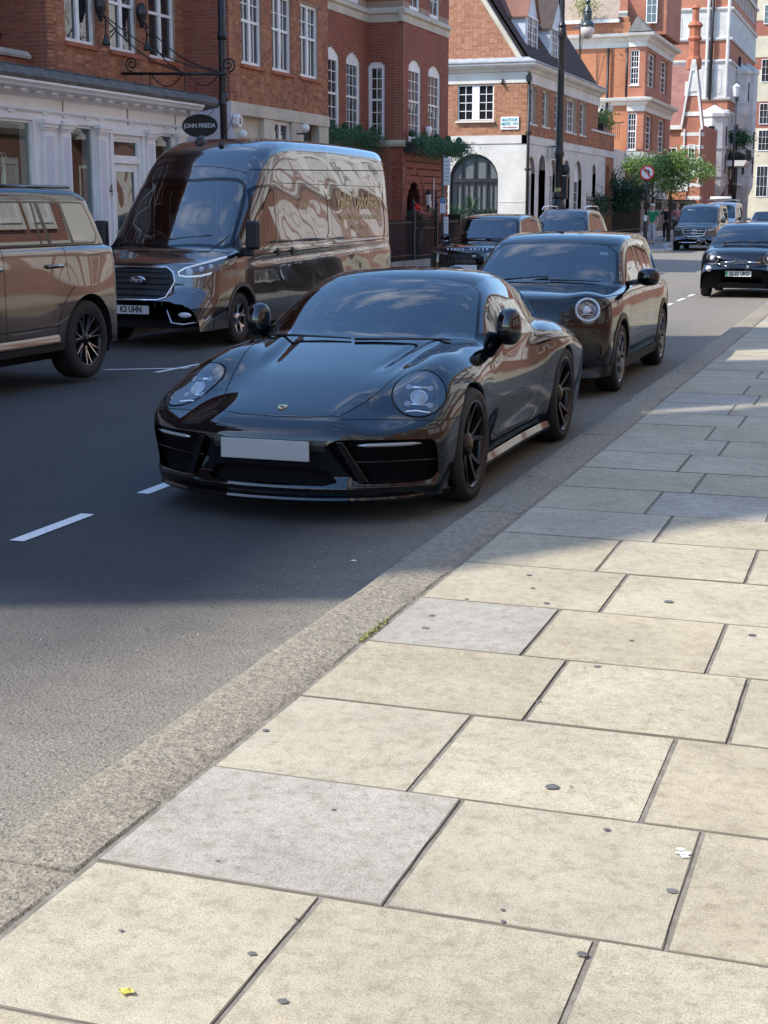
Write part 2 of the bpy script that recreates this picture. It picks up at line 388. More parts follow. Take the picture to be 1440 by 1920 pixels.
# near pavement: bed + every flagstone a part
bed = MB(); bed.box(KX1-.005, 3.4, -30, 140, -.01, ZP-.0055)
pav = struct(bed.build('pavement', GROUT))
def slab_mesh(w, d, t=.05, k=0):
    """one flagstone with worn rounded arrises"""
    r_ = random.Random(k); b = .0022
    def j(a=.0025): return r_.uniform(-a, a)
    outer = [(0, 0), (w, 0), (w, d), (0, d)]; v = []; n = 6
    ring = []
    for i in range(4):
        a, c = outer[i], outer[(i+1) % 4]
        for q in range(n): ring.append((a[0]+(c[0]-a[0])*q/n+j(), a[1]+(c[1]-a[1])*q/n+j()))
    m_ = len(ring)
    def ins(p, e): return (min(max(p[0], e), w-e), min(max(p[1], e), d-e))
    v += [(x, y, -t) for x, y in ring]; v += [(x, y, -b) for x, y in ring]; v += [(*ins(p, b*1.1), 0) for p in ring]
    f = []
    for a in range(2):
        for i in range(m_): f.append((a*m_+i, a*m_+(i+1) % m_, (a+1)*m_+(i+1) % m_, (a+1)*m_+i))
    f.append(tuple(range(2*m_, 3*m_)))
    return v, f
EDGE = mat('slab_dirty_edge', (.17, .145, .11), .95)
cache = {}
def slab_obj(w, d, grey=False):
    key = (round(w, 3), grey)
    if key not in cache:
        v, f = slab_mesh(w, d, k=hash(key) & 255); me = bpy.data.meshes.new('paving_slab'); me.from_pydata(v, [], f); me.materials.append(SLABG if grey else SLAB); me.materials.append(EDGE)
        for p_ in me.polygons[:-1]: p_.material_index = 1
        me.update(); cache[key] = me
    return cache[key]
ROWD = .6715; Y0 = 3.01-3*ROWD; cnt = 0; far_slabs = MB()
for k in range(0, 64):
    y = Y0+k*ROWD; even = (k-3) % 2 == 0
    js = [q+rng.uniform(-.012, .012) for q in ([-1.03, -.385, .26, .905, 1.55, 2.195] if even else [-1.19, -.545, .10, .745, 1.39, 2.035])]
    edges = [KX1+.012]+js
    xmax = 1.6 if k < 6 else 1.0
    for a, b in zip(edges[:-1], edges[1:]):
        if a > .14*y+.75 and k > 3: continue        # out of everything the street view shows: left as one mesh below
        x0 = a+rng.uniform(.005, .009); x1 = b-rng.uniform(.005, .009)
        if k < 5: pass
        if cnt < 298 and y < 26:
            o = bpy.data.objects.new('paving_slab', slab_obj(b-a-(.013 if a > -1.7 else .010), ROWD-.0105, (k, a < -1.7) in ((3, True), (6, True)) or (k > 8 and rng.random() < .22))); COL.objects.link(o); o.parent = pav
            o.location = (a+(.0065 if a > -1.7 else .002), y+.0052, ZP+rng.uniform(-.0015, .0015)); o.rotation_euler = (rng.uniform(-.0015, .0015), rng.uniform(-.0015, .0015), 0); cnt += 1
        else: far_slabs.box(x0, x1, y+.007, y+ROWD-.007, ZP-.05, ZP)
for k in range(0, 64):
    y = Y0+k*ROWD; far_slabs.box(max(.14*y+1.45, 1.5), 3.4, y+.007, y+ROWD-.007, ZP-.05, ZP-.001)
far_slabs.box(KX1+.012, 3.4, Y0+64*ROWD, 140, ZP-.05, ZP-.001); far_slabs.box(KX1+.012, 3.4, -30, Y0, ZP-.05, ZP-.001)
o = far_slabs.build('paving', SLAB, pav); o['kind'] = 'stuff'

# near kerb: separate granite stones
def kerb_stone(y0, y1, k):
    r_ = random.Random(k); n = max(4, int((y1-y0)/.09)); v = []; f = []
    prof = [(KX0+.012, -.05), (KX0, ZP-.035), (KX0+.004, ZP-.012), (KX0+.02, ZP-.002), (KX0+.08, ZP+.002), (KX1-.10, ZP+.003), (KX1-.015, ZP), (KX1-.004, ZP-.01), (KX1-.004, -.05)]
    for i in range(n+1):
        y = y0+(y1-y0)*i/n
        for j, (x, z) in enumerate(prof):
            a = .007 if 1 <= j <= 3 else .0025
            v.append((x+r_.uniform(-a, a), y+(r_.uniform(-.004, .004) if 0 < i < n else 0), z+r_.uniform(-.0025, .0025) if j not in (0, 8) else z))
    m_ = len(prof)
    for i in range(n):
        for j in range(m_-1): f.append((i*m_+j, (i+1)*m_+j, (i+1)*m_+j+1, i*m_+j+1))
    f.append(tuple(range(m_))); f.append(tuple(range(n*m_, (n+1)*m_))[::-1])
    return v, f
kroot = struct(MB().box(KX0+.02, KX1-.02, -30, 140, -.05, ZP-.02).build('kerb', GROUT))
ys = [.6, 1.75, 2.93, 4.98, 6.28, 6.93, 7.50, 8.6, 9.35, 10.4, 11.3, 12.4]
while ys[-1] < 40: ys.append(ys[-1]+rng.uniform(.75, 1.25))
ys = [-8, -5, -2, -.6]+ys
for i in range(len(ys)-1):
    v, f = kerb_stone(ys[i]+.006, ys[i+1]-.006, i)
    mesh_obj('kerb_stone', v, f, KERB, kroot, smooth='auto')
v, f = kerb_stone(ys[-1], 140, 3) if False else ([], [])
b = MB(); b.box(KX0, KX1, ys[-1]+.01, 140, -.05, ZP); b.build('kerb_run', KERB, kroot)

# gum spots, litter, moss
def blob(name, x, y, rx, ry, z, m, h=.002, n=12, seed=0):
    r_ = random.Random(seed*13+int(x*1000)); v = [(x, y, z+h)]; 
    for t in range(n):
        a = 2*math.pi*t/n; q = r_.uniform(.85, 1.12); v.append((x+rx*q*math.cos(a), y+ry*q*math.sin(a), z+.0004))
    return mesh_obj(name, v, [(0, i+1, (i+1) % n+1) for i in range(n)], m, None, True)
gums = [(-.82, 3.84, .026), (-.41, 3.30, .018), (-.55, 2.93, .017), (-.62, 3.60, .012), (-.91, 4.98, .018), (-1.02, 4.54, .014), (-.80, 5.95, .026), (-.43, 5.56, .02), (-.85, 5.34, .013),
        (-1.63, 5.25, .02), (-1.66, 5.43, .017), (-1.27, 5.76, .018), (-1.23, 2.70, .013), (-1.09, 2.54, .015), (-1.55, 2.70, .008), (-1.34, 3.49, .010), (-1.76, 4.0, .014), (-.765, 3.075, .008), (-.75, 3.02, .008),
        (-.77, 3.86, .006), (-1.6, 5.72, .012), (-1.38, 5.98, .012), (-1.45, 6.2, .016), (-1.2, 2.88, .006), (-1.5, 7.55, .01), (-1.62, 8.3, .012), (-.95, 4.95, .006), (-1.5, 3.1, .006)]
ORD = ['same row as the yellow leaf', 'one row beyond the yellow leaf', 'two rows beyond the yellow leaf', 'three rows beyond the yellow leaf', 'four rows beyond the yellow leaf', 'five rows beyond the yellow leaf', 'six rows beyond the yellow leaf', 'seven rows beyond the yellow leaf', 'eight rows beyond the yellow leaf', 'nine rows beyond the yellow leaf']
seen_ = {}
for i, (x, y, r_) in enumerate(gums):
    o = blob('gum_spot', x, y, r_*.8, r_*.72, ZP+.0025, GUM, seed=i)
    row = int((y-2.3385)//.6715); even = row % 2 == 1; js = [-1.03, -.385] if even else [-1.19, -.545]; col = ['kerbside slab', 'second slab from the kerb', 'third slab from the kerb'][sum(x > j for j in js)]
    sz = 'tiny' if r_ < .0095 else 'small' if r_ < .0145 else 'medium' if r_ < .019 else 'large'
    lab = '%s gum spot, %s, %s' % (sz, col, ORD[max(0, min(9, row))]); n_ = seen_.get(lab, 0); seen_[lab] = n_+1
    if n_: lab = lab.replace('gum spot', ['', 'second gum spot', 'third gum spot'][n_])
    tag(o, 'largest dark round gum spot on the sunlit pavement slabs' if i == 0 else lab, 'gum spot', 'gum spots on the pavement')
pp = MB()
for i in range(5):
    a = rng.uniform(0, 3); x, y = -.41+rng.uniform(-.025, .025), 3.52+rng.uniform(-.02, .02); l = .014
    pp.add([(x+l*math.cos(a+q*1.57), y+l*.7*math.sin(a+q*1.57), ZP+.003+rng.uniform(0, .0015)) for q in range(4)], [(0, 1, 2, 3)])
tag(pp.build('paper_scrap', mat('torn_paper', (.8, .8, .78), .7)), 'torn scrap of white paper on the pavement slab', 'litter')
ms = MB()
for i in range(170):
    t = rng.random(); x, y = -1.81+rng.uniform(-.012, .012), 5.0+t*.34+rng.uniform(-.01, .01); a = rng.uniform(0, 6.3); l = rng.uniform(.004, .011)
    ms.add([(x, y, ZP-.004), (x+l*math.cos(a), y+l*math.sin(a), ZP+rng.uniform(.002, .01)), (x+l*math.cos(a+1), y+l*math.sin(a+1), ZP+.002)], [(0, 1, 2)])
o = tag(ms.build('moss', mat('moss_yellow', (.26, .26, .07), .8, c2=(.15, .19, .05), sc=60)), 'yellow green moss growing in the kerb joint', 'moss'); o['kind'] = 'stuff'
lf = MB()
for k, (dx, dy, a) in enumerate([(0, 0, .3), (.012, .006, 1.2), (-.010, .008, 2.4)]):
    x, y = -1.41+dx, 2.46+dy; v = [(x, y, ZP+.004)]
    for q in range(7): t = a+q*.9; l = .014 if q % 2 else .008; v.append((x+l*math.cos(t), y+l*math.sin(t), ZP+.005+.003*(q % 3)))
    lf.add(v, [(0, i, i % 7+1) for i in range(1, 8)])
tag(lf.build('fallen_leaf', mat('yellow_leaf', (.62, .55, .10), .6)), 'crumpled yellow leaf lying on the nearest sunlit slab', 'leaf')
# gritty litter in the gutter
gr = MB()
for i in range(420):
    y = rng.uniform(2.6, 13); x = KX0-abs(rng.gauss(0, .28))-.01; s_ = rng.uniform(.0015, .005)
    gr.add([(x-s_, y-s_, .001), (x+s_, y-s_*.6, .001), (x+s_*.4, y+s_, .001), (x, y, s_*1.4)], [(0, 1, 3), (1, 2, 3), (2, 0, 3)])
o = gr.build('gravel', mat('grit', (.45, .42, .38), .8, c2=(.2, .18, .16), sc=80)); o['kind'] = 'stuff'; tag(o, 'loose grit lying along the gutter by the kerb', 'grit')
for (x, y, s_) in ((-2.43, 6.62, .016), (-2.2, 13.6, .03)):
    p_ = MB(); p_.add([(x-s_, y, .004), (x, y-s_*.6, .008), (x+s_*1.2, y, .004), (x, y+s_*.7, .01)], [(0, 1, 2, 3)])
    tag(p_.build('paper_scrap', MATS['torn_paper']), 'tiny white scrap on the dark asphalt ' + ('in front of the sports car' if y < 10 else 'by the hatchback'), 'litter')

# painted lines
def line(name, pts, label, z=.005):
    o = mesh_obj(name, [(x, y, z+fall(x, y)) for x, y in pts], [tuple(range(len(pts)))], PAINTL); struct(o, label); return o
def dash(y0, y1, x=-4.24, w=.085): line('road_marking', [(x-w/2, y0), (x+w/2, y0), (x+w/2, y1), (x-w/2, y1)], 'white dash edging the parking bay')
for y0, y1 in [(6.47, 7.2), (7.85, 8.6), (9.25, 9.95), (10.6, 11.3), (12, 12.7), (13.4, 14.1), (14.8, 15.5), (16.2, 16.9), (17.6, 18.3), (19, 19.7), (20.4, 21.1), (21.8, 22.5), (23.2, 23.9), (24.6, 25.3), (26.2, 26.9), (28.3, 29.2), (30.0, 31.0), (31.6, 32.5), (4.95, 5.7), (3.4, 4.2)]: dash(y0, y1, -4.24 if y0 < 20 else -4.1)
for y0, y1 in [(14.5, 15.9), (17.2, 18.2), (19.6, 20.6), (24.8, 25.8), (27, 28), (30, 31), (33, 34), (36, 37)]: dash(y0, y1, -7.62)
line('road_marking', [(-8.35, 14.62), (-7.5, 15.02), (-7.5, 15.12), (-8.35, 14.72)], 'white cross line between two parking bays')
# far pavement with its kerb
fp = MB()
fpoly = [(-14.6, -30), (-10.75, -30), (-10.75, 46.5), (-11.2, 48.2), (-12.6, 48.8), (-14.6, 48.9)]
fp.prism(fpoly, -.16, .02, lambda u, w, t: (u, w, t))
fp2 = [(-60, 60), (-12.3, 60.0), (-10.9, 60.6), (-10.0, 61.9), (-9.35, 62.6), (-9.25, 63.6), (-9.75, 66.5), (-10.4, 70), (-10.7, 74), (-10.75, 240), (-60, 240)]
fp.prism(fp2, -.16, .0, lambda u, w, t: (u, w, t))
PAVF = mat('far_paving', (.28, .27, .255), .85, c2=(.21, .20, .19), sc=1.2, bsc=8, bst=.1)
struct(fp.build('far_pavement', PAVF))
fk = MB()
def run(pts, w=.3):
    for a, b in zip(pts[:-1], pts[1:]):
        a, b = Vector((*a, 0)), Vector((*b, 0)); d = (b-a).normalized(); nrm = Vector((d.y, -d.x, 0))*w
        fk.add([p-Vector((0, 0, .16)) for p in (a, b, b+nrm, a+nrm)]+[p+Vector((0, 0, .025 if p.y < 55 else .008)) for p in (a, b, b+nrm, a+nrm)], [(0, 1, 2, 3), (4, 5, 6, 7), (0, 1, 5, 4), (1, 2, 6, 5), (2, 3, 7, 6), (3, 0, 4, 7)])
run([(-10.75, -30), (-10.75, 46.5)], .3); run([(-10.75, 46.5), (-11.2, 48.2), (-12.6, 48.8)], .3)
run([(-12.3, 60.0), (-10.9, 60.6), (-10.0, 61.9), (-9.35, 62.6), (-9.25, 63.6), (-9.75, 66.5), (-10.4, 70), (-10.7, 74), (-10.75, 240)], .25)
struct(fk.build('far_kerb', mat('kerb_pale', (.5, .47, .42), .8, c2=(.38, .36, .32), sc=3)))
# ================================================================= buildings
def FM(kind, c):
    if kind == 'X': return lambda u, z, d=0.: (c+d, u, z)      # wall facing +X, u = Y
    if kind == 'Y': return lambda u, z, d=0.: (u, c-d, z)      # wall facing -Y, u = X
    if kind == 'W': return lambda u, z, d=0.: (c-d, u, z)      # wall facing -X, u = Y
def wb(mb, M, u0, u1, z0, z1, d0, d1):
    p = [M(u, z, d) for d in (d0, d1) for u, z in ((u0, z0), (u1, z0), (u1, z1), (u0, z1))]
    mb.add(p, [(0, 3, 2, 1), (4, 5, 6, 7), (0, 1, 5, 4), (1, 2, 6, 5), (2, 3, 7, 6), (3, 0, 4, 7)]); return mb
def hw_at(h, z):
    """half-open interval of the hole at height z (None if outside). h=(u0,u1,z0,z1,rise)"""
    u0, u1, z0, z1 = h[:4]; r = h[4] if len(h) > 4 else 0
    if z <= z0 or z >= z1: return None
    if r and z > z1-r:
        c, hw = (u0+u1)/2, (u1-u0)/2; t = (z-(z1-r))/r; w = hw*math.sqrt(max(0, 1-t*t)) if r > hw*.8 else hw*math.sqrt(max(0, 1-t))
        return (c-w, c+w)
    return (u0, u1)
def arch_pts(h, n=12):
    u0, u1, z0, z1, r = h; c, hw = (u0+u1)/2, (u1-u0)/2; o = []
    for i in range(n+1):
        a = math.pi*i/n
        if r > hw*.8: o.append((c+hw*math.cos(a), z1-r+r*math.sin(a)))
        else: q = 1-2*i/n; o.append((c+hw*q, z1-r+r*(1-q*q)))
    return o          # right to left
def wall_bg(M, u0, u1, z0, z1, holes, d, th, m, parent, name='wall'):
    """solid wall with openings; d = face depth (outwards +), th = thickness"""
    us = sorted({u0, u1, *[max(u0, min(u1, h[k])) for h in holes for k in (0, 1)]}); zs = sorted({z0, z1, *[max(z0, min(z1, h[k])) for h in holes for k in (2, 3)]})
    mb = MB()
    for i in range(len(us)-1):
        runs = []
        for j in range(len(zs)-1):
            cu, cz = (us[i]+us[i+1])/2, (zs[j]+zs[j+1])/2
            if any(h[0] < cu < h[1] and h[2] < cz < h[3] for h in holes): continue
            if runs and abs(runs[-1][1]-zs[j]) < 1e-9: runs[-1][1] = zs[j+1]
            else: runs.append([zs[j], zs[j+1]])
        for a, b in runs: wb(mb, M, us[i], us[i+1], a, b, d-th, d)
    for h in holes:
        if len(h) > 4 and h[4] and h[2] >= z0-.5 and h[3] <= z1+.01:
            P = arch_pts(h)
            for k in range(len(P)-1):
                (a, za), (b, zb) = P[k], P[k+1]
                v = [M(a, za, d), M(b, zb, d), M(b, h[3]+.001, d), M(a, h[3]+.001, d), M(a, za, d-th), M(b, zb, d-th)]
                mb.add(v, [(0, 1, 2, 3), (0, 4, 5, 1)])
    return mb.build(name, m, parent)
def bricks(M, u0, u1, z0, z1, holes, m, parent, single=0, seed=1, key=None):
    """Flemish bond, every brick its own block proud of the mortar; the nearest `single` become objects of their own"""
    r_ = random.Random(seed); out = []; H = .075; k = 0; z = z0
    while z < z1-.02:
        za, zb = z+.005, min(z+H-.005, z1); cz = (za+zb)/2; u = u0-(.1125 if k % 2 else 0)-.0; j = k % 2
        cuts = [hw_at(h, cz) for h in holes]; cuts = [c for c in cuts if c]
        while u < u1:
            w = .215 if (j % 2 == 0) else .1025; a, b = max(u, u0), min(u+w, u1); segs = [(a, b)]
            for c0, c1 in cuts:
                ns = []
                for s0, s1 in segs:
                    if c1 <= s0 or c0 >= s1: ns.append((s0, s1)); continue
                    if c0 > s0: ns.append((s0, c0))
                    if c1 < s1: ns.append((c1, s1))
                segs = ns
            out += [(s0, s1, za, zb) for s0, s1 in segs if s1-s0 > .02]
            u += w+.01; j += 1
        z += H; k += 1
    C0 = Vector((0, 0, 1.7)); out.sort(key=key or (lambda q: (Vector(M(q[0], q[2], 0))-C0).length))
    full = [q for q in out if abs(q[1]-q[0]-.215) < 1e-6 or abs(q[1]-q[0]-.1025) < 1e-6]; pick = set(full[:single]); meshes = {}
    L = absloc(parent); mb = MB()
    F5 = [(4, 5, 6, 7), (0, 1, 5, 4), (1, 2, 6, 5), (2, 3, 7, 6), (3, 0, 4, 7)]
    for q in out:
        a, b, c, d = q; pr = r_.uniform(-.0015, .0025)
        if q in pick:
            w = round(b-a, 4)
            if w not in meshes:
                me = bpy.data.meshes.new('brick'); o0 = Vector(M(0, 0, 0)); vv = [Vector(M(x, y, e))-o0 for e in (-.012, .002) for x, y in ((0, 0), (w, 0), (w, d-c), (0, d-c))]
                me.from_pydata(vv, [], F5); me.materials.append(m); me.update(); meshes[w] = me
            o = bpy.data.objects.new('brick', meshes[w]); COL.objects.link(o); o.parent = parent; o.location = Vector(M(a, c, pr))-L
        else: mb.add([M(x, y, e) for e in (-.012, .002+pr) for x, y in ((a, c), (b, c), (b, d), (a, d))], F5)
    if mb.n: o = mb.build('brickwork', m, parent); o['kind'] = 'stuff'
def window(M, u0, u1, z0, z1, parent, cols=2, rows=2, rise=0, depth=.10, fw=.055, bw=.022, rail=None, mull=0., gm=None, sill=None, fm=None, double=0, tr=None):
    """frame > pane, glazing bars, sill. rail = height of a thick meeting rail, mull = width of a centre mullion"""
    fm = fm or WHITE; gm = gm or WGL; mb = MB(); zt = z1-rise
    for a, b, c, d in ((u0, u0+fw, z0, zt), (u1-fw, u1, z0, zt), (u0+fw, u1-fw, z0, z0+fw*1.2), (u0+fw, u1-fw, zt-fw, zt)): wb(mb, M, a, b, c, d, -depth-.06, -depth+.01)
    if rise:
        P = arch_pts((u0, u1, z0, z1, rise)); poly = [(u1, zt), *P, (u0, zt)]; n = len(poly)
        mb.add([M(u, z, -depth+.012) for u, z in poly], [tuple(range(n))])
    uc = (u0+u1)/2
    if mull: wb(mb, M, uc-mull/2, uc+mull/2, z0+fw, zt-fw, -depth-.05, -depth+.013)
    fr = mb.build('window', fm, parent)
    g_ = MB(); g_.add([M(u, z, -depth-.035) for u, z in ((u0+fw*.5, z0+fw*.5), (u1-fw*.5, z0+fw*.5), (u1-fw*.5, zt-fw*.5), (u0+fw*.5, zt-fw*.5))], [(0, 1, 2, 3)]); g_.build('pane', gm, fr)
    br = MB(); spans = [(u0+fw, u1-fw)] if not mull else [(u0+fw, uc-mull/2), (uc+mull/2, u1-fw)]
    zr = z0+fw*1.2; lights = [(zr, zt-fw)]
    if rail: wb(br, M, u0+fw, u1-fw, rail-.03, rail+.03, -depth-.035, -depth+.006); lights = [(zr, rail-.03), (rail+.03, zt-fw)]
    for a, b in spans:
        for i in range(1, cols): x = a+(b-a)*i/cols; wb(br, M, x-bw/2, x+bw/2, zr, zt-fw, -depth-.034, -depth-.012)
        for li, (c, d) in enumerate(lights):
            rr = rows if not hasattr(rows, '__len__') else rows[li]
            for i in range(1, rr): z = c+(d-c)*i/rr; wb(br, M, a, b, z-bw/2, z+bw/2, -depth-.034, -depth-.010)
    if br.n: br.build('glazing_bar', fm, fr)
    if sill is not None:
        sm, so = sill; s_ = MB(); wb(s_, M, u0-.06, u1+.06, z0-.075, z0-.002, -depth, so); s_.build('sill', sm, fr)
    return fr
def moulding(M, u0, u1, prof, m, parent, name='cornice', ends=True):
    """prof: list of (d, z) extruded along u"""
    mb = MB(); n = len(prof); v = [M(u0, z, d) for d, z in prof]+[M(u1, z, d) for d, z in prof]
    mb.add(v, [(i, (i+1) % n, n+(i+1) % n, n+i) for i in range(n)]+([tuple(range(n)), tuple(range(n, 2*n))] if ends else [])); return mb.build(name, m, parent)
def block(parent, x0, x1, y0, y1, z0, z1, m, name='wall'): mb = MB(); mb.box(x0, x1, y0, y1, z0, z1); return mb.build(name, m, parent)

# ---------------------------------------------------------------- white shopfront house
sh_ = thing('shop_house', 'red brick house with a long white classical shopfront and the number 4 by its door', 'building', (-15, 25, .1))
XS = -14.05; M = FM('X', XS)
opens = [(15.2, 18.3, .6, 3.15), (19.1, 22.58, .55, 3.16), (23.76, 24.65, .55, 3.16), (25.28, 26.44, .11, 3.06), (26.95, 27.86, .55, 3.16)]
wall_bg(M, -4.4, 28.2, .1, 3.62, opens, 0, .28, WHITE, sh_, 'shopfront_wall')
M9 = M
moulding(M, -4.5, 28.55, [(0, 3.56), (.06, 3.575), (.08, 3.62), (.30, 3.665), (.32, 3.70), (.36, 3.74), (.36, 3.775), (0, 3.80)], WHITE, sh_)
for k in range(60):
    u = 28.35-.485*k; mb = MB(); wb(mb, M, u-.1, u+.1, 3.60, 3.655, .0, .20)
    if u > 16: mb.build('dentil', WHITE, sh_)
moulding(M, -4.4, 28.2, [(0, 3.30), (.03, 3.30), (.045, 3.33), (.03, 3.355), (0, 3.36)], WHITE, sh_, 'fascia_moulding')
moulding(M, -4.4, 28.2, [(0, 3.60), (.02, 3.54), (.05, 3.57), (0, 3.58)], WHITE, sh_, 'fascia_moulding')
for u in (23.56, 25.9, 27.9): mb = MB(); wb(mb, M, u-.012, u+.012, 3.25, 3.60, .0, .012); mb.build('fascia_joint', mat('joint_shadow', (.25, .22, .2), .8), sh_)
for u in (21.9, 22.95, 23.6, 24.4, 24.85, 26.0, 26.75, 27.5, 28.0): mb = MB(); wb(mb, M, u-.08, u+.08, 3.265, 3.30, 0, .03); mb.build('frieze_block', WHITE, sh_)
for a, b in ((18.45, 18.85), (22.79, 23.20), (23.38, 23.75), (24.66, 25.03), (26.56, 26.94), (27.87, 28.18)):
    mb = MB(); wb(mb, M, a, b, .11, .45, 0, .10); wb(mb, M, a+.03, b-.03, .45, 3.02, 0, .055); p_ = mb.build('pilaster', WHITE, sh_)
    mb = MB(); wb(mb, M, a, b, 3.02, 3.06, 0, .08); wb(mb, M, a-.02, b+.02, 3.06, 3.12, 0, .11); wb(mb, M, a-.045, b+.045, 3.12, 3.19, 0, .14); mb.build('capital', WHITE, p_)
    mb = MB(); wb(mb, M, a+.075, b-.075, .60, 2.92, .0555, .0565); mb.build('sunk_panel', mat('panel_shade_white', (.66, .64, .70), .5), p_)  # white paint tinted lilac: skylight shade of the panels put into the colour
# door and fanlight
mb = MB()
for a, b, c, d in ((25.28, 25.36, .11, 3.06), (26.36, 26.44, .11, 3.06), (25.36, 26.36, 2.98, 3.06), (25.36, 26.36, 2.53, 2.63)): wb(mb, M, a, b, c, d, -.14, -.02)
mb.build('door_frame', WHITE, sh_)
mb = MB(); wb(mb, M, 25.18, 25.28, .11, 3.10, 0, .03); wb(mb, M, 26.44, 26.52, .11, 3.10, 0, .03); wb(mb, M, 25.18, 26.52, 3.06, 3.14, 0, .04); mb.build('architrave', WHITE, sh_)
GSHOP = glass('shop_glass', (.62, .68, .66), 1.5)
def shopwin(u0, u1, z0, z1, cols=1, gm=GSHOP, par=sh_):
    mb = MB(); fw = .05
    for a, b, c, d in ((u0, u0+fw, z0, z1), (u1-fw, u1, z0, z1), (u0+fw, u1-fw, z0, z0+fw), (u0+fw, u1-fw, z1-fw, z1)): wb(mb, M9, a, b, c, d, -.12, -.04)
    f_ = mb.build('shop_window', WHITE, par); g_ = MB(); g_.add([M9(u, z, -.08) for u, z in ((u0, z0), (u1, z0), (u1, z1), (u0, z1))], [(0, 1, 2, 3)]); g_.build('pane', gm, f_)
for h in opens[:3]+opens[4:]: shopwin(*h)
shopwin(25.36, 26.36, 2.63, 2.98, gm=WGL)
mb = MB()
for a, b, c, d in ((25.37, 25.50, .12, 2.52), (26.22, 26.35, .12, 2.52), (25.50, 26.22, 2.38, 2.52), (25.50, 26.22, .12, .5)): wb(mb, M, a, b, c, d, -.12, -.06)
dr_ = mb.build('door', WHITE, sh_); mb = MB(); mb.add([M(u, z, -.09) for u, z in ((25.5, .5), (26.22, .5), (26.22, 2.38), (25.5, 2.38))], [(0, 1, 2, 3)]); mb.build('pane', WGL, dr_)
mb = MB(); wb(mb, M, 25.43, 25.46, 1.0, 1.3, -.06, .0); mb.build('handle', CHROME, dr_)
text('house_number', '4', .34, M(25.07, 2.02, .062), (R(90), 0, R(90)), BLACK, sh_, sx=.8)
# shop interior: dark room, pale blinds and hanging white rolls
inn = MB(); inn.box(-17.6, -14.06, 28.22, 28.4, .1, 3.9); inn.build('end_wall', WHITE, sh_)
inn = MB(); inn.box(-17.6, -14.34, 11.8, 12, .1, 3.9); inn.build('end_wall', WHITE, sh_)
inn = MB(); inn.box(-17.6, -17.5, 12, 28.2, .1, 3.9); inn.build('back_wall', mat('shop_back', (.10, .11, .10), .8), sh_)
inn = MB(); inn.box(-17.5, -14.35, 12, 28.2, .1, .55); inn.build('shop_floor', mat('shop_floor', (.3, .28, .24), .6), sh_)
inn = MB(); inn.box(-17.5, -14.35, 12, 28.2, 3.17, 3.3); inn.build('shop_ceiling', mat('shop_ceiling', (.32, .34, .33), .8), sh_)
for yy in (23.4, 25.15, 26.7): inn = MB(); inn.box(-17.5, -14.35, yy-.05, yy+.05, .55, 3.17); inn.build('partition', mat('shop_partition', (.12, .12, .12), .8), sh_)
inn = MB(); inn.box(-14.9, -14.8, 19.2, 22.5, .55, 1.9); inn.build('display_screen', mat('cream_blind', (.42, .40, .30), .7), sh_)
HOOK = []
for i, u in enumerate((21.45, 21.83, 22.30, 20.4, 20.9)):
    t = thing('hanging_roll', ['white hanging roll left of the middle one in the shop window', 'middle white roll hanging from a hook in the shop window', 'white roll hanging at the right end of the shop window', 'white hanging roll in the far left of the shop window', 'second white hanging roll from the far left of the shop window'][i], 'fabric roll', (-14.5, u, .7), 'white rolls hanging in the shop window')
    mb = MB(); mb.tube([(-14.5, u+.05*math.sin(k*1.1+i), 2.42-.23*k) for k in range(9)], [.015, .045, .055, .06, .06, .065, .065, .06, .05], 10); mb.build('cloth', mat('white_cloth', (.75, .74, .66), .8), t, True)
    mb = MB(); mb.tube([(-14.5, u, 2.42), (-14.5, u, 2.56), (-14.5, u-.09, 2.62), (-14.5, u+.09, 2.62), (-14.5, u+.1, 2.52)], .012, 6); mb.build('hook', WHITE, t)
# sloped lead roof over the shopfront, brick storeys above
mb = MB(); wb(mb, FM('X', -15.3), -4.4, 29.25, 4.0, 4.01, 0, .01)
ld = MB(); pr = [(-13.68, 3.78), (-13.66, 3.84), (-13.80, 3.98), (-15.32, 4.22), (-15.32, 3.7), (-14.1, 3.7)]
ld.prism(pr, -4.5, 29.3, lambda u, w, t: (u, t, w)); ld.build('lead_roof', LEAD, sh_)
for k in range(9):
    mb = MB(); y = 29.0-1.1*k; mb.tube([(-13.70, y, 3.87), (-13.82, y, 3.995), (-15.3, y, 4.235)], .022, 6); mb.build('lead_roll', LEAD, sh_)
MU = FM('X', -15.3); wins = [(25.87, 27.02, 4.82, 6.62), (27.60, 28.74, 4.82, 6.62), (29.29, 30.50, 4.82, 6.62)]
top_ = [(a, b, 7.9, 9.6) for a, b, _, _ in wins]
wall_bg(MU, 25.22, 30.9, 4.0, 12.6, wins+top_, -.006, .3, MORT, sh_)
bricks(MU, 25.22, 30.9, 4.17, 8.2, wins+top_, BR1, sh_, single=300, seed=3)
for h in wins+top_: window(MU, *h, sh_, cols=1, rows=1, depth=.07, fw=.07, mull=.12, rail=h[2]+.95, sill=(TERR, .06))
block(sh_, -22, -15.312, 25.24, 30.88, 8.2, 12.6, FBR); block(sh_, -22, -15.6, 25.24, 30.88, 4.2, 8.2, FBR)
MR = FM('Y', 25.22); bricks(MR, -17.0, -15.3, 4.2, 8.2, [], BR2, sh_, seed=4); mb = MB(); wb(mb, MR, -17, -15.306, 4.0, 12.6, -.2, -.006); mb.build('return_wall', MORT, sh_)  # return in darker brick than the front: its shade put into the colour
SOOT = mat('sooty_brick', (.14, .06, .045), .9, c2=(.09, .045, .035), sc=1.5)
block(sh_, -22, -16.9, -4, 25.2, 4.0, 14.0, SOOT)
for z in (5.0, 8.4, 11.4):
    for y in range(2, 24, 3): window(FM('X', -16.9), y, y+1.5, z, z+2.2, sh_, 2, 3, depth=-.03, fw=.09)     # recessed storeys to the south
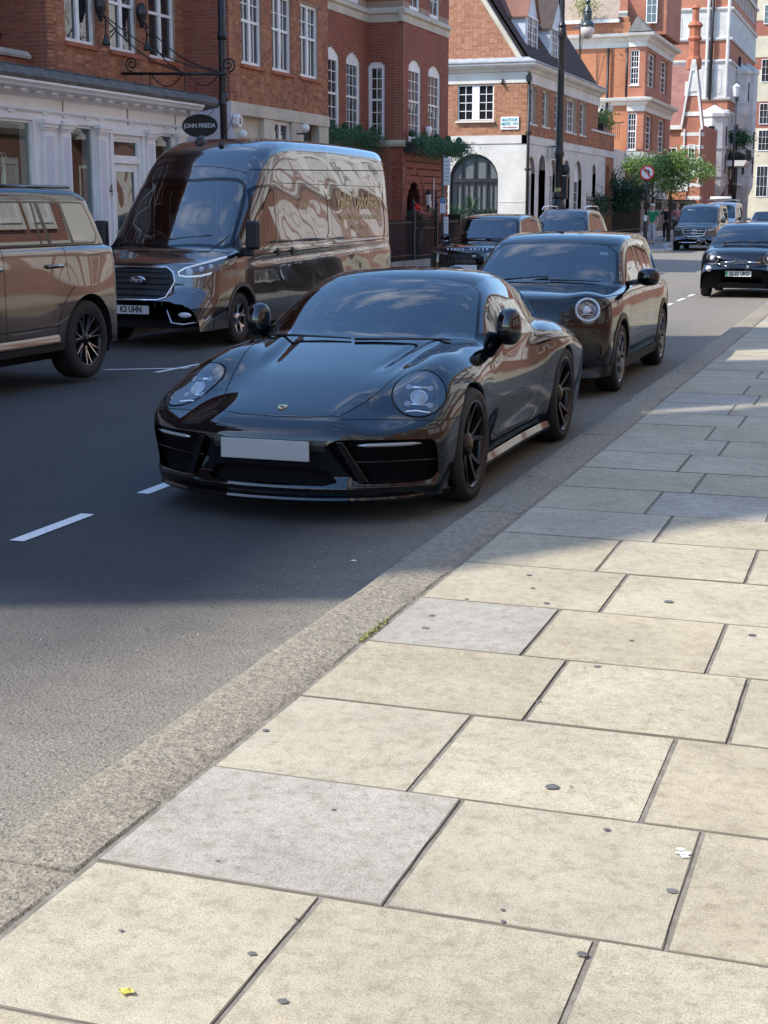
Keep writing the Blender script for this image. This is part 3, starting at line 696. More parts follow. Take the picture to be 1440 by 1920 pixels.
MP = FM('X', -15.62); bricks(MP, 17, 25.2, 4.15, 4.42, [], BR2, sh_, seed=5); block(sh_, -16.9, -15.63, -4, 25.2, 4.0, 4.42, MORT, 'parapet_wall')
moulding(MP, 5, 25.05, [(-.3, 4.42), (.06, 4.42), (.07, 4.47), (.0, 4.56), (-.3, 4.6)], GSTONE, sh_, 'coping')
def pipe(parent, x, y, z0, z1, r=.055, collars=(), m=BLACK):
    mb = MB(); mb.tube([(x, y, z0), (x, y, z1)], r, 10); o = mb.build('downpipe', m, parent, True)
    for z in collars: c = MB(); c.tube([(x, y, z-.06), (x, y, z+.06)], r*1.35, 10); c.box(x-r*2.2, x+r*2.2, y, y+.06, z-.03, z+.03); c.build('pipe_bracket', m, parent)
pipe(sh_, -16.35, 25.05, 4.5, 12, .06, (4.9, 5.7, 7))
# roof silhouettes over the street, seen in the cars' paint and as shadow
RT = mat('dark_roof_tiles', (.075, .05, .04), .8, c2=(.045, .032, .03), sc=3, bsc=12, bst=.4)
def gable_y(parent, x0, x1, y0, y1, ze, zr, m, name='roof'):
    mb = MB(); xm = (x0+x1)/2; mb.prism([(x0, ze), (xm, zr), (x1, ze)], y0, y1, lambda u, w, t: (u, t, w)); return mb.build(name, m, parent)
def chimney(parent, x, y, z0, z1, wx=.9, wy=1.4, pots=3):
    c = block(parent, x-wx/2, x+wx/2, y-wy/2, y+wy/2, z0, z1, FBR, 'chimney'); k = MB(); k.box(x-wx/2-.08, x+wx/2+.08, y-wy/2-.08, y+wy/2+.08, z1-.35, z1-.15); k.build('chimney_band', FBR, c)
    for i in range(pots): q = MB(); q.lathe([(.15, z1), (.13, z1+.55), (.16, z1+.6)], (x, y+(i-(pots-1)/2)*.42, 0), 'Z', 10); q.build('chimney_pot', TERR, c, True)
def gablet(parent, y0, y1, x0, x1, z0, z1, m=FBR):
    mb = MB(); ym = (y0+y1)/2; mb.prism([(y0, z0), (y0, z0+(z1-z0)*.45), (y0+(ym-y0)*.4, z0+(z1-z0)*.5), (ym-.35, z1), (ym+.35, z1), (y1-(y1-ym)*.4, z0+(z1-z0)*.5), (y1, z0+(z1-z0)*.45), (y1, z0)], x0, x1, lambda u, w, t: (t, u, w)); return mb.build('gable', m, parent)

# tall terrace further south on the same side: only its shade and its mirror image in the cars reach the picture
st = thing('red_terrace', 'tall red brick terrace south of the white shopfront on the same side', 'building', (-16, 5, .1))
block(st, -22, -15.62, -3.2, 12.6, 4.6, 14.2, MATS.get('sooty_brick') or mat('sooty_brick', (.14, .06, .045), .9, c2=(.09, .045, .035), sc=1.5)); block(st, -22, -15.2, 12.6, 25.2, 12.6, 13.0, FBD)
skyl = [(-3.2, 4.6), (-3.2, 14.2), (-3.75, 16.2), (-3.85, 16.9), (-3.1, 18.5), (-2.95, 20.4), (-2.45, 20.4), (-2.2, 18.6), (-1.30, 17.3), (-.95, 18.0), (-.8, 20.2), (.1, 20.6), (.45, 19.3), (.7, 17.6), (1.52, 16.3), (1.85, 17.2), (2.05, 19.8), (2.6, 20.6), (3.6, 20.6), (4.2, 19.4), (5.3, 19.2), (5.7, 17.4), (6.75, 16.0), (7.1, 16.8), (7.35, 19.0), (7.7, 19.0), (8.0, 16.6), (8.5, 15.4), (9.4, 15.6), (9.7, 17.6), (10.5, 17.4), (11.0, 15.2), (12.0, 14.2), (12.6, 13.2), (12.6, 4.6)]
mb = MB(); mb.prism(skyl, -15.0, -14.6, lambda u, w, t: (t, u, w)); mb.build('shadow_parapet', mat('sooty_brick', (.14, .06, .045), .9, c2=(.09, .045, .035), sc=1.5), st)  # unseen roofline, its notches shaped so their shade lands on road and pavement
for y, z in ((-2.7, 20.9), (-.4, 21.0), (3.1, 21.2), (7.6, 20.0)): chimney(st, -16.2, y, 13.5, z, .9, .9)
gable_y(st, -21.5, -15.2, -3.0, 12.5, 14.2, 17.6, RT)
for z in (5.2, 8.6, 11.9):
    for y in range(-2, 17, 3): window(FM('X', -15.62), y, y+1.4, z, z+2.1, st, 2, 3, depth=-.03, fw=.08)

# ---------------------------------------------------------------- brick house with the stone band
b1 = thing('brick_house', 'red brick house with tall white casement windows above a beige stone band', 'building', (-15, 34, .1))
M = FM('X', -14.2)
wins = [(31.58, 32.72, 4.87, 6.62), (33.30, 34.50, 4.87, 6.62), (35.06, 36.28, 4.87, 6.62)]; up_ = [(a, b, 7.75, 9.5) for a, b, _, _ in wins]
low = [(31.57, 32.77, .6, 3.74), (33.34, 34.49, .6, 3.74), (35.12, 36.30, .11, 3.78)]
wall_bg(M, 30.9, 36.97, 4.03, 10.2, wins+up_, -.006, .3, MORT, b1)
bricks(M, 30.9, 36.97, 4.03, 8.3, wins+up_, BR1, b1, single=300, seed=8)
for h in wins+up_: window(M, *h, b1, cols=2, rows=[1, 2], depth=.07, fw=.07, bw=.025, mull=.10, rail=h[2]+.96, sill=(TERR, .06))
wall_bg(M, 30.9, 36.97, .1, 3.745, low, .0, .3, CREAM, b1, 'stone_wall')
for i, (a, b) in enumerate(((30.9, 32.3), (32.31, 33.6), (33.61, 34.9), (34.91, 36.0), (36.01, 36.99))): mb = MB(); wb(mb, M, a, b, 3.75, 4.025, -.2, .025); mb.build('stone_block', CREAM, b1, bevel=.008)
mb = MB(); wb(mb, M, 31.57, 32.77, .6, 3.74, -.3, -.14); mb.build('blank_panel', CREAM, b1)
window(M, *low[1], b1, 1, 1, depth=.1, fw=.08, mull=.09); 
mb = MB(); wb(mb, M, 35.12, 36.3, .11, 3.78, -.3, -.22); d_ = mb.build('door', mat('dark_wood_door', (.05, .03, .02), .5), b1); mb = MB(); mb.add([M(u, z, -.215) for u, z in ((35.3, 2.7), (36.1, 2.7), (36.1, 3.6), (35.3, 3.6))], [(0, 1, 2, 3)]); mb.build('pane', WGL, d_)
MR = FM('Y', 30.9); bricks(MR, -15.3, -14.2, 4.03, 8.3, [], BR2, b1, seed=9); mb = MB(); wb(mb, MR, -15.3, -14.2, 4.0, 10.2, -.2, -.006); mb.build('return_wall', MORT, b1)  # darker brick on this side too, painting in the shade it stands in
LIL = mat('lilac_white_wall', (.62, .61, .68), .6, c2=(.52, .51, .58), sc=3)
mb = MB(); wb(mb, MR, -15.3, -14.18, .1, 4.0, -.2, .02); mb.build('painted_pier', LIL, b1)
block(b1, -22, -14.5, 30.95, 36.95, 8.3, 10.2, FBR); gable_y(b1, -21, -14.1, 30.9, 37, 10.2, 12.0, RT); block(b1, -22, -14.6, 30.95, 36.95, .2, 8.3, FBR)
# ---------------------------------------------------------------- dark red mansion with canted bay
b2 = thing('red_mansion', 'dark red brick mansion with arched white sash windows and a projecting bay', 'building', (-16, 42, .1))
M = FM('X', -14.9); wins = [(38.45, 39.66, 3.62, 6.0, .22), (40.19, 41.33, 3.62, 6.0, .22)]; up_ = [(38.3, 39.4, 7.35, 9.3), (40.4, 41.3, 7.35, 9.3)]
wall_bg(M, 36.97, 42.0, .1, 11.0, wins+up_, -.006, .3, MORT, b2); bricks(M, 36.97, 42.0, 3.4, 6.92, wins, BR2, b2, single=0, seed=11); bricks(M, 36.97, 42.0, 7.5, 8.6, up_, BR2, b2, seed=12)
for h in wins: window(M, *h[:4], b2, 3, [3, 3], rise=.22, depth=.05, fw=.13, rail=4.78, bw=.02)
for h in up_: window(M, *h, b2, 2, [2, 2], depth=.05, fw=.09, rail=8.3)
def sband(M, a, b, parent, z0=6.93):
    moulding(M, a, b, [(-.1, z0), (.03, z0), (.03, z0+.2), (.09, z0+.24), (.09, z0+.30), (.0, z0+.40), (-.1, z0+.42)], CREAM, parent, 'stone_band')
sband(M, 36.97, 42.0, b2)
MB_ = FM('X', -13.83); wins2 = [(42.53, 43.76, 3.62, 5.98, .22), (44.46, 45.75, 3.62, 5.98, .22)]; up2 = [(42.6, 43.6, 7.35, 9.3), (44.6, 45.6, 7.35, 9.3)]
door_h = (42.35, 43.75, .2, 2.45, .7); slot = (44.95, 45.4, 1.3, 2.3)
wall_bg(MB_, 42.0, 46.6, 3.5, 11.0, wins2+up2, -.006, .3, MORT, b2); bricks(MB_, 42.0, 46.6, 3.55, 6.92, wins2, BR2, b2, seed=13); bricks(MB_, 42.0, 46.6, 7.5, 8.6, up2, BR2, b2, seed=14)
for h in wins2: window(MB_, *h[:4], b2, 3, [3, 3], rise=.22, depth=.05, fw=.13, rail=4.78, bw=.02)
for h in up2: window(MB_, *h, b2, 2, [2, 2], depth=.05, fw=.09, rail=8.3)
sband(MB_, 42.0-.12, 46.6, b2)
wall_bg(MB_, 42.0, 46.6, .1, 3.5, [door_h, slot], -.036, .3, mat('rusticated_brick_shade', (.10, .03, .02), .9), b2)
for k in range(16):     # banded brickwork: every course band proud of its groove
    z = .2+k*.205; cuts = [hw_at(h, z+.09) for h in (door_h, slot)]; seg = [(42.0, 46.6)]
    for c in cuts:
        if c:
            ns = []
            for s0, s1 in seg:
                if c[1] <= s0 or c[0] >= s1: ns.append((s0, s1)); continue
                if c[0] > s0: ns.append((s0, c[0]))
                if c[1] < s1: ns.append((c[1], s1))
            seg = ns
    for s0, s1 in seg: mb = MB(); wb(mb, MB_, s0, s1, z, z+.172, -.035, .015); mb.build('brick_band', FBD, b2)
for rad, dd, nm in ((.72, .02, 'door_arch'), (1.0, .035, 'outer_arch')):
    c = 43.05; zc = 1.75
    for i in range(13):
        a0, a1 = math.pi*i/13+.01, math.pi*(i+1)/13-.01; mb = MB(); p = [(c+(rad+q)*math.cos(a), zc+(rad+q)*math.sin(a)) for q, a in ((0, a0), (.13, a0), (.13, a1), (0, a1))]
        mb.add([MB_(u, z, d) for d in (-.02, dd) for u, z in p], [(4, 5, 6, 7), (0, 1, 5, 4), (1, 2, 6, 5), (2, 3, 7, 6), (3, 0, 4, 7)]); mb.build(nm+'_brick', BR2, b2)
mb = MB(); wb(mb, MB_, 42.3, 43.8, .1, 2.6, -1.2, -1.0); mb.build('porch_wall', mat('porch_dark', (.04, .02, .018), .8), b2)
mb = MB(); wb(mb, MB_, 43.15, 43.6, .2, 2.1, -.9, -.85); mb.build('porch_door', mat('white_door', (.5, .48, .45), .5), b2)
block(b2, -22, -14.25, 42.1, 46.5, 2.6, 3.4, FBD); block(b2, -22, -15.0, 42.1, 46.5, .1, 3.4, FBD)
MR = FM('Y', 42.0); bw_ = [(-14.88, -14.39, 3.68, 5.85, .10)]
wall_bg(MR, -14.9, -13.83, .1, 11.0, bw_, -.006, .25, MORT, b2, 'bay_side'); bricks(MR, -14.9, -13.83, .2, 6.92, bw_, BR2, b2, seed=15); bricks(MR, -14.9, -13.83, 7.5, 8.6, [], BR2, b2, seed=16)
window(MR, *bw_[0][:4], b2, 2, [3, 3], rise=.1, depth=.03, fw=.09, rail=4.78); sband(MR, -14.9, -13.83, b2)
moulding(MR, -14.9, -13.75, [(-.05, 3.45), (.05, 3.45), (.10, 3.52), (.10, 3.58), (0, 3.64)], CREAM, b2, 'stone_sill')
MN = lambda u, z, d=0.: (u, 46.6+d, z)
block(b2, -22, -13.84, 45.9, 46.6, .1, 11, FBD, 'north_wall'); block(b2, -22, -15.2, 37, 46.6, 3.4, 11, FBD)
gablet(b2, 41.9, 46.7, -14.3, -13.9, 10.8, 12.4, FBD)
gable_y(b2, -22, -14.0, 37, 46.6, 11, 13.2, RT)
# ---------------------------------------------------------------- corner house of the mews
b3 = thing('mews_corner_house', 'white and red brick corner house with a dark tiled gable roof and dormers', 'building', (-16, 66, .1))
YF = 58.8; M = FM('Y', YF)
arch = (-17.37, -15.34, .12, 3.83, 1.01); wn_ = (-17.06, -15.57, 5.11, 6.50)
wall_bg(M, -30, -14.2, .1, 4.2, [arch], 0, .35, WSTONE, b3, 'stone_wall')
mb = MB(); wb(mb, M, -30, -14.17, 4.21, 4.53, -.2, .03); mb.build('stone_band', WSTONE, b3)
mb = MB(); wb(mb, M, -15.3, -14.17, 1.92, 1.97, 0, .012); mb.build('stone_string', WSTONE, b3)
wall_bg(M, -20.5, -14.2, 4.53, 6.52, [wn_], -.006, .3, MORTL, b3); bricks(M, -20.5, -14.2, 4.54, 6.52, [wn_], BR3, b3, single=300, seed=21)
block(b3, -30, -20.5, 58.8, 62, 4.5, 6.6, FBO)
window(M, *wn_, b3, cols=2, rows=4, depth=.06, fw=.05, mull=.30, bw=.025, sill=(WSTONE, .12))
corn = [(-.05, 6.53), (.03, 6.53), (.03, 6.93), (.10, 6.97), (.16, 7.05), (.30, 7.12), (.36, 7.20), (.36, 7.27), (-.05, 7.33)]
MX = FM('X', -14.2)
def mcorner(parent, prof, m, x0, yc, y1, xc=-14.2, name='cornice'):
    """cornice mitred round a corner: along -Y face from x0 to the corner, then along the +X face to y1"""
    n = len(prof); v = [(x0, yc-d, z) for d, z in prof]+[(xc+d, yc-d, z) for d, z in prof]+[(xc+d, y1, z) for d, z in prof]
    f = [(i, (i+1) % n, n+(i+1) % n, n+i) for i in range(n)]+[(n+i, n+(i+1) % n, 2*n+(i+1) % n, 2*n+i) for i in range(n)]+[tuple(range(n)), tuple(range(2*n, 3*n))]
    mb = MB(); mb.add(v, f); return mb.build(name, m, parent)
mcorner(b3, corn, WSTONE, -30, YF, 73.6); mcorner(b3, [(-.1, 7.335), (.40, 7.28), (.40, 7.33), (.0, 7.50), (-.3, 7.52)], LEADL, -30, YF, 73.6, name='lead_capping')
# gable
ap = (-19.3, 14.35); gp = [(-24.4, 7.3), (-14.62, 7.5), ap]
mb = MB(); mb.prism([(-24.0, 7.3), (-14.55, 7.3), ap], 58.9, 59.2, lambda u, w, t: (u, t, w)); mb.build('gable_wall', MORTL, b3)
holes = []
def gab(q):
    return q
r_ = random.Random(5); mbg = MB(); z = 7.5; k = 0
while z < 12.2:
    xr = -14.55-(z-7.3)/1.484-.05; u = -20.2-(.1125 if k % 2 else 0); j = k % 2
    while u < xr:
        w = .215 if j % 2 == 0 else .1025; b = min(u+w, xr)
        if b-u > .02: mbg.add([(x, 58.9-e, zz) for e in (-.01, .008+r_.uniform(-.001, .002)) for x, zz in ((u, z), (b, z), (b, z+.065), (u, z+.065))], [(4, 5, 6, 7), (0, 1, 5, 4), (1, 2, 6, 5), (2, 3, 7, 6), (3, 0, 4, 7)])
        u += w+.01; j += 1
    z += .075; k += 1
o = mbg.build('brickwork', BR3, b3); o['kind'] = 'stuff'
mb = MB(); a, b = Vector((-14.42, 58.82, 7.42)), Vector((-19.3, 58.82, 14.68)); d_ = (b-a).normalized(); nn = Vector((d_.z, 0, -d_.x))*.10
mb.add([a, b, b-nn*1.6, a-nn*1.6]+[p+Vector((0, .5, 0)) for p in (a, b, b-nn*1.6, a-nn*1.6)], [(0, 1, 2, 3), (4, 7, 6, 5), (0, 4, 5, 1), (1, 5, 6, 2), (2, 6, 7, 3), (3, 7, 4, 0)]); mb.build('verge_coping', CREAM, b3)
# tiled roof slope with real courses
TILE = brickmat('roof_tile', [(.075, .042, .032), (.055, .033, .027), (.095, .05, .036), (.065, .038, .03)], .5)
TILER = brickmat('red_roof_tile', [(.32, .15, .10), (.26, .12, .085), (.38, .19, .13), (.29, .14, .10)], .4)
def tiles(parent, p0, p1, up, n_up, y0, y1, m, w=.17, name='roof_tiles'):
    """courses along Y: p0=(x,z) eave, up=(dx,dz) unit up the slope, n_up courses of .1 m"""
    mb = MB(); ux, uz = up; nx, nz = uz, -ux
    if nz < 0: nx, nz = -nx, -nz
    for k in range(n_up):
        x, z = p0[0]+ux*.105*k, p0[1]+uz*.105*k; y = y0-(w/2 if k % 2 else 0)
        while y < y1:
            a, b = max(y, y0), min(y+w-.006, y1); e = rng.uniform(0, .006)
            mb.add([(x+nx*(.022+e), a, z+nz*(.022+e)), (x+nx*(.022+e), b, z+nz*(.022+e)), (x+ux*.16+nx*.006, b, z+uz*.16+nz*.006), (x+ux*.16+nx*.006, a, z+uz*.16+nz*.006), (x, a, z), (x, b, z)], [(0, 1, 2, 3), (4, 5, 1, 0)])
            y += w
    o = mb.build(name, m, parent); o['kind'] = 'stuff'; return o
sl = Vector((-4.75, 0, 7.05)).normalized()
mb = MB(); mb.prism([(-14.3, 7.40), (-19.3, 14.72), (-24.4, 7.4)], 59.2, 73.4, lambda u, w, t: (u, t, w)); mb.build('roof_deck', RT, b3)
tiles(b3, (-14.22, 7.44), None, (-.562, .827), 72, 59.1, 73.4, TILE, w=.20)
PLAS = mat('dormer_white', (.66, .68, .70), .6, c2=(.55, .57, .59), sc=4)
for (y0, y1, zb) in ((60.35, 62.45, 7.98), (64.75, 67.6, 8.02)):
    xf = -14.72; zt = 9.32; za = 10.75; ym = (y0+y1)/2; dm = MB()
    dm.prism([(y0, zb), (y1, zb), (y1, zt), (ym, za), (y0, zt)], xf, -18.0, lambda u, w, t: (t, u, w)); dd = dm.build('dormer', PLAS, b3)
    window(FM('X', xf+.05), y0+.14, y1-.14, zb+.05, zt-.02, b3, cols=2 if y1-y0 < 2.5 else 4, rows=4, depth=.0, fw=.06, bw=.025, mull=.06)
    for (ya, yb) in ((y0-.12, ym), (y1+.12, ym)):
        rm = MB(); p = [(xf+.12, ya, zt-.10), (-18.3, ya, zt-.10), (-18.3, yb, za+.06), (xf+.12, yb, za+.06)]; rm.add(p+[(x, y, z-.06) for x, y, z in p], [(0, 1, 2, 3), (4, 7, 6, 5), (0, 4, 5, 1), (1, 5, 6, 2), (2, 6, 7, 3), (3, 7, 4, 0)]); rm.build('dormer_roof', TILER if y0 < 63 else RT, b3)
# +X side
wx = [(59.0, 60.35, 5.0, 6.46), (61.46, 62.7, 5.0, 6.46), (63.7, 64.95, 5.0, 6.46), (66.0, 68.25, 5.0, 6.46), (69.05, 70.5, 5.0, 6.46)]
ax_ = [(59.0, 60.3, .9, 3.72, .65), (61.0, 62.2, .12, 3.85, .6), (63.1, 64.3, .9, 3.72, .6), (65.6, 67.15, .9, 3.78, .75), (68.1, 69.8, .9, 3.82, .85), (72.3, 73.2, 2.2, 3.78, .45)]
wall_bg(MX, YF+.02, 73.4, 4.53, 6.52, wx, -.006, .3, MORTL, b3); bricks(MX, YF+.02, 73.4, 4.54, 6.52, wx, BR1, b3, seed=23)
wall_bg(MX, 73.4, 77.9, 4.53, 5.30, [], -.006, .3, MORTL, b3); bricks(MX, 73.4, 77.9, 4.54, 5.30, [], BR1, b3, seed=24); moulding(MX, 71.7, 78.0, [(-.3, 5.30), (.05, 5.30), (.05, 5.40), (-.3, 5.43)], WSTONE, b3, 'coping')
wall_bg(MX, YF+.02, 75.6, .1, 4.2, ax_, 0, .35, WSTONE, b3, 'stone_wall'); mb = MB(); wb(mb, MX, YF-.03, 77.9, 4.21, 4.53, -.2, .03); mb.build('stone_band', WSTONE, b3)
wall_bg(MX, 75.6, 77.9, .1, 4.2, [(75.9, 76.8, 2.0, 3.8, .45)], 0, .35, FBR, b3)
for i, h in enumerate(wx): window(MX, *h, b3, cols=2, rows=4, depth=.16, fw=.07, bw=.022, mull=.06 if i == 3 else 0, sill=(WSTONE, .05))
for i, h in enumerate(ax_):
    rv = MB(); P = [(h[1], h[2])]+arch_pts(h)+[(h[0], h[2])]
    for p, q in zip(P[:-1], P[1:]): rv.add([MX(p[0], p[1], .003), MX(q[0], q[1], .003), MX(q[0], q[1], -.34), MX(p[0], p[1], -.34)], [(0, 1, 2, 3)])
    rv.build('arch_reveal', FBR if i != 1 else WSTONE, b3)
    if i == 1: mb = MB(); wb(mb, MX, h[0], h[1], .12, h[3], -.5, -.34); mb.build('door', mat('navy_door', (.02, .025, .06), .35), b3)
    else: window(MX, *h[:4], b3, 2, [4], rise=h[4], depth=.16, fw=.09, bw=.03, gm=WGLL)
block(b3, -29.9, -14.56, 59.2, 73.3, 4.3, 7.3, FBO); block(b3, -29.9, -14.8, 59.3, 73.4, .1, 4.3, WSTONE); block(b3, -22, -14.5, 73.4, 77.85, .1, 4.5, FBO)
# large arched opening of the side: dark frame and panes
gl_ = MB(); P = [(arch[0], arch[2])]+arch_pts(arch, 20)[::-1]+[(arch[1], arch[2])]; gl_.add([M(u, z, -.2) for u, z in P], [tuple(range(len(P)))]); gp_ = gl_.build('arched_window', WGLL, b3)
fr_ = MB(); P = [(arch[0], arch[2])]+arch_pts(arch, 20)[::-1]+[(arch[1], arch[2])]
for p, q in zip(P[:-1], P[1:]):
    c = Vector((arch[0]+1.015, 2.0, 0)); 
    i0, i1 = [(x+( -16.355-x)*.07, z+(2.0-z)*.055) for x, z in (p, q)]
    fr_.add([M(*p, -.12), M(*q, -.12), M(*i1, -.12), M(*i0, -.12), M(*i0, -.2), M(*i1, -.2)], [(0, 1, 2, 3), (3, 2, 5, 4)])
for u in (-16.88, -16.36, -15.84): wb(fr_, M, u-.035, u+.035, .12, 3.5 if u != -16.36 else 3.8, -.19, -.11)
wb(fr_, M, -17.3, -15.4, 2.72, 2.86, -.19, -.10); wb(fr_, M, -17.3, -15.4, 1.55, 1.63, -.19, -.11); fr_.build('window_frame', mat('steel_dark', (.02, .025, .035), .4), gp_)
for u in (-17.1, -16.62, -16.1, -15.6): mb = MB(); wb(mb, M, u-.02, u+.02, .12, 2.7, -.195, -.15); mb.build('glazing_bar', MATS['steel_dark'], gp_)
pipe(b3, -14.12, 58.72, .1, 6.9, .06, (1.2, 3.2, 4.6)); mb = MB(); mb.box(-14.22, -14.02, 58.6, 58.78, 6.55, 6.8); mb.build('rainwater_head', BLACK, b3)
mb = MB(); mb.ball((-15.2, 58.7, 6.52), .07, 10, 6); mb.box(-15.23, -15.17, 58.7, 58.8, 6.5, 6.68); mb.build('camera_dome', BLACK, b3)
mb = MB(); mb.ball((-14.05, 73.5, 6.35), .08, 10, 6); mb.build('camera_dome', BLACK, b3)
# street name plate
sp_ = tag(MB().box(-15.26, -14.52, 58.745, 58.79, 4.75, 5.24).build('street_sign', mat('sign_white', (.78, .78, .76), .35)), 'white street name plate BALFOUR MEWS W1 on the corner house', 'street sign')
TQ = mat('sign_turquoise', (.08, .38, .42), .5)
for body, z, sz, sx, m_ in (('BALFOUR', 5.12, .155, .95, TQ), ('MEWS  W1', 4.965, .155, .9, TQ), ('CITY OF WESTMINSTER', 4.83, .062, .88, mat('sign_red_letter', (.4, .1, .1), .5))):
    text('lettering', body, sz, (-14.89, 58.735, z), (R(90), 0, 0), m_, sp_, sx=sx, name_off=.002)
# box lantern on the side
t = thing('wall_lantern', 'square black framed lantern on a bracket beside the white arches', 'lantern', (-14.0, 62.6, 4.0))
mb = MB()
for x in (-14.0, -13.7):
    for y in (62.5, 62.8): mb.box(x-.012, x+.012, y-.012, y+.012, 3.75, 4.22)
for z in (3.75, 4.2): mb.box(-14.01, -13.69, 62.49, 62.81, z, z+.02)
mb.box(-14.2, -13.85, 62.63, 62.67, 4.22, 4.26); mb.build('frame', BLACK, t); mb = MB(); mb.box(-13.98, -13.72, 62.52, 62.78, 3.78, 4.19); mb.build('lamp_glass', mat('milky_glass', (.6, .6, .58), .3), t)

# ---------------------------------------------------------------- orange brick house with the projecting wing
b4 = thing('orange_brick_house', 'sunlit orange brick house with stone cornices behind the street lamp', 'building', (-16, 90, .1))
M = FM('Y', 87.2); mb = MB(); wb(mb, M, -27, -15.17, 4, 12, -.3, 0); mb.build('wall', FBO, b4)
for z0, pj in ((10.62, .5), (7.1, .45)):
    pr = [(-.05, z0), (.05, z0), (.05, z0+.28), (.16, z0+.38), (.22, z0+.5), (pj, z0+.58), (pj+.05, z0+.72), (-.05, z0+.80)]
    moulding(M, -27 if z0 > 9 else -17.0, -15.1, pr, WSTONE, b4); mcorner(b4, pr, WSTONE, -15.17, 86.9, 97.3)
mb = MB(); wb(mb, M, -16.0, -15.2, 4, 10.6, 0, .12); mb.build('pilaster', FBO, b4)
block(b4, -27, -15.2, 87.5, 97, 4, 11.4, FBO); block(b4, -27, -15.4, 88, 99, 11.4, 12.4, FBO)
M2 = FM('Y', 86.9); hs = [(-15.05, -14.55, 8.55, 10.45), (-15.1, -14.6, 4.95, 7.0)]
wall_bg(M2, -15.17, -14.2, .1, 10.62, hs, 0, .3, FBR, b4, 'wing_wall')
window(M2, *hs[0], b4, 3, [3, 3], depth=.06, fw=.06, rail=9.5, sill=(WSTONE, .06)); window(M2, *hs[1], b4, 3, [3, 3], depth=.06, fw=.06, rail=6.0, sill=(WSTONE, .06))
hx = [(87.8, 90.6, 8.55, 10.45), (92.6, 95.3, 8.55, 10.45), (87.7, 90.2, 5.0, 7.0), (92.4, 95.2, 5.0, 7.0), (88, 90, 1.6, 4.0), (92.4, 95, 1.6, 4.0)]
wall_bg(MX, 87.21, 97.3, 4.85, 10.62, hx[:4], -.003, .3, FBR, b4, 'wing_wall'); wall_bg(MX, 87.21, 97.3, .1, 4.3, hx[4:], 0, .3, WSTONE, b4, 'stone_wall'); mb = MB(); wb(mb, MX, 87.11, 97.3, 4.3, 4.85, -.2, .05); mb.build('stone_band', WSTONE, b4)
mb = MB(); wb(mb, M2, -15.17, -14.145, 4.3, 4.85, -.2, .05); mb.build('stone_band', WSTONE, b4)
block(b4, -27, -15.2, 78.2, 87, .1, 4.9, WSTONE, 'low_wing')
window(FM('Y', 78.2), -16.2, -15.4, 1.2, 3.8, b4, 2, 4, depth=-.02)
for h in hx: window(MX, *h, b4, 2, [3, 3] if h[2] > 4.5 else 4, depth=.14, fw=.08, rail=(h[2]+h[3])/2 if h[2] > 4.5 else None)
rf = MB(); rf.add([(-15.2, 86.6, 11.42), (-13.85, 86.5, 11.42), (-13.85, 97.4, 11.42), (-15.2, 97.4, 11.42), (-14.9, 87.8, 12.4), (-14.9, 96.4, 12.4)], [(0, 1, 4), (1, 2, 5, 4), (2, 3, 5), (3, 0, 4, 5)]); rf.build('lead_roof', LEAD, b4)
ROOFT = mat('tan_roof', (.34, .26, .19), .85, c2=(.27, .20, .15), sc=2.5, bsc=9, bst=.3)
mb = MB(); mb.add([(-27, 87.2, 12.1), (-15.9, 87.2, 12.1), (-16.4, 92, 16), (-27, 92, 16)], [(0, 1, 2, 3)]); mb.build('roof', ROOFT, b4); mb = MB(); mb.box(-27, -15.8, 87.0, 87.3, 12.0, 12.18); mb.build('gutter', WHITE, b4)
block(b4, -15.85, -14.8, 90, 92, 11.4, 15.5, FBR, 'chimney'); window(FM('Y', 89.9), -14.75, -14.1, 12.2, 14.2, b4, 2, 4, depth=-.05); block(b4, -14.9, -13.6, 90.1, 96, 11.6, 15.8, FBR)
for x, z0, z1 in ((-16.35, 4, 10.6), (-15.25, 7.9, 10.6)): pipe(b4, x, 87.0, z0, z1, .08)
balc = MB(); [balc.box(-16.4+.11*k, -16.38+.11*k, 86.0, 86.02, 5.5, 6.4) for k in range(10)]; balc.box(-16.5, -15.2, 85.98, 86.04, 6.4, 6.45); balc.build('balcony_rail', BLACK, b4)

# ---------------------------------------------------------------- gothic house with the ornate chimney
b5 = thing('gothic_house', 'red gothic house with a tall ornate chimney and a stone edged gable', 'building', (-16, 112, .1))
Y5 = 112.; M = FM('Y', Y5); RR_ = mat('rose_roof', (.30, .13, .10), .85, c2=(.20, .09, .07), sc=1.5, bsc=6, bst=.4)
mb = MB(); mb.add([(-17.5, Y5, 7.6), (-15.3, Y5, 7.6), (-15.4, Y5+4.5, 12.2), (-17.5, Y5+4.5, 12.2)], [(0, 1, 2, 3)]); mb.build('roof', RR_, b5); block(b5, -17.3, -14, Y5+.1, Y5+9, .1, 7.6, FBR)
mb = MB(); wb(mb, M, -16.6, -15.3, 7.3, 7.6, 0, .2); mb.build('cornice', WSTONE, b5)
mb = MB(); mb.prism([(-15.45, .1), (-13.95, .1), (-13.95, 7.4), (-14.6, 12.0), (-14.85, 12.0), (-15.4, 8.0)], Y5-.6, Y5+.6, lambda u, w, t: (u, t, w)); mb.build('gable_wall', FBR, b5)
for p in ([(-15.5, 7.5), (-15.38, 7.4), (-14.80, 11.6), (-14.86, 12.1)], [(-14.02, 7.2), (-13.88, 7.3), (-14.58, 12.1), (-14.66, 11.6)], [(-14.86, 12.12), (-14.80, 11.3), (-14.66, 11.3), (-14.58, 12.12)]):
    mb = MB(); mb.prism(p, Y5-.8, Y5-.55, lambda u, w, t: (u, t, w)); mb.build('gable_coping', WSTONE, b5)
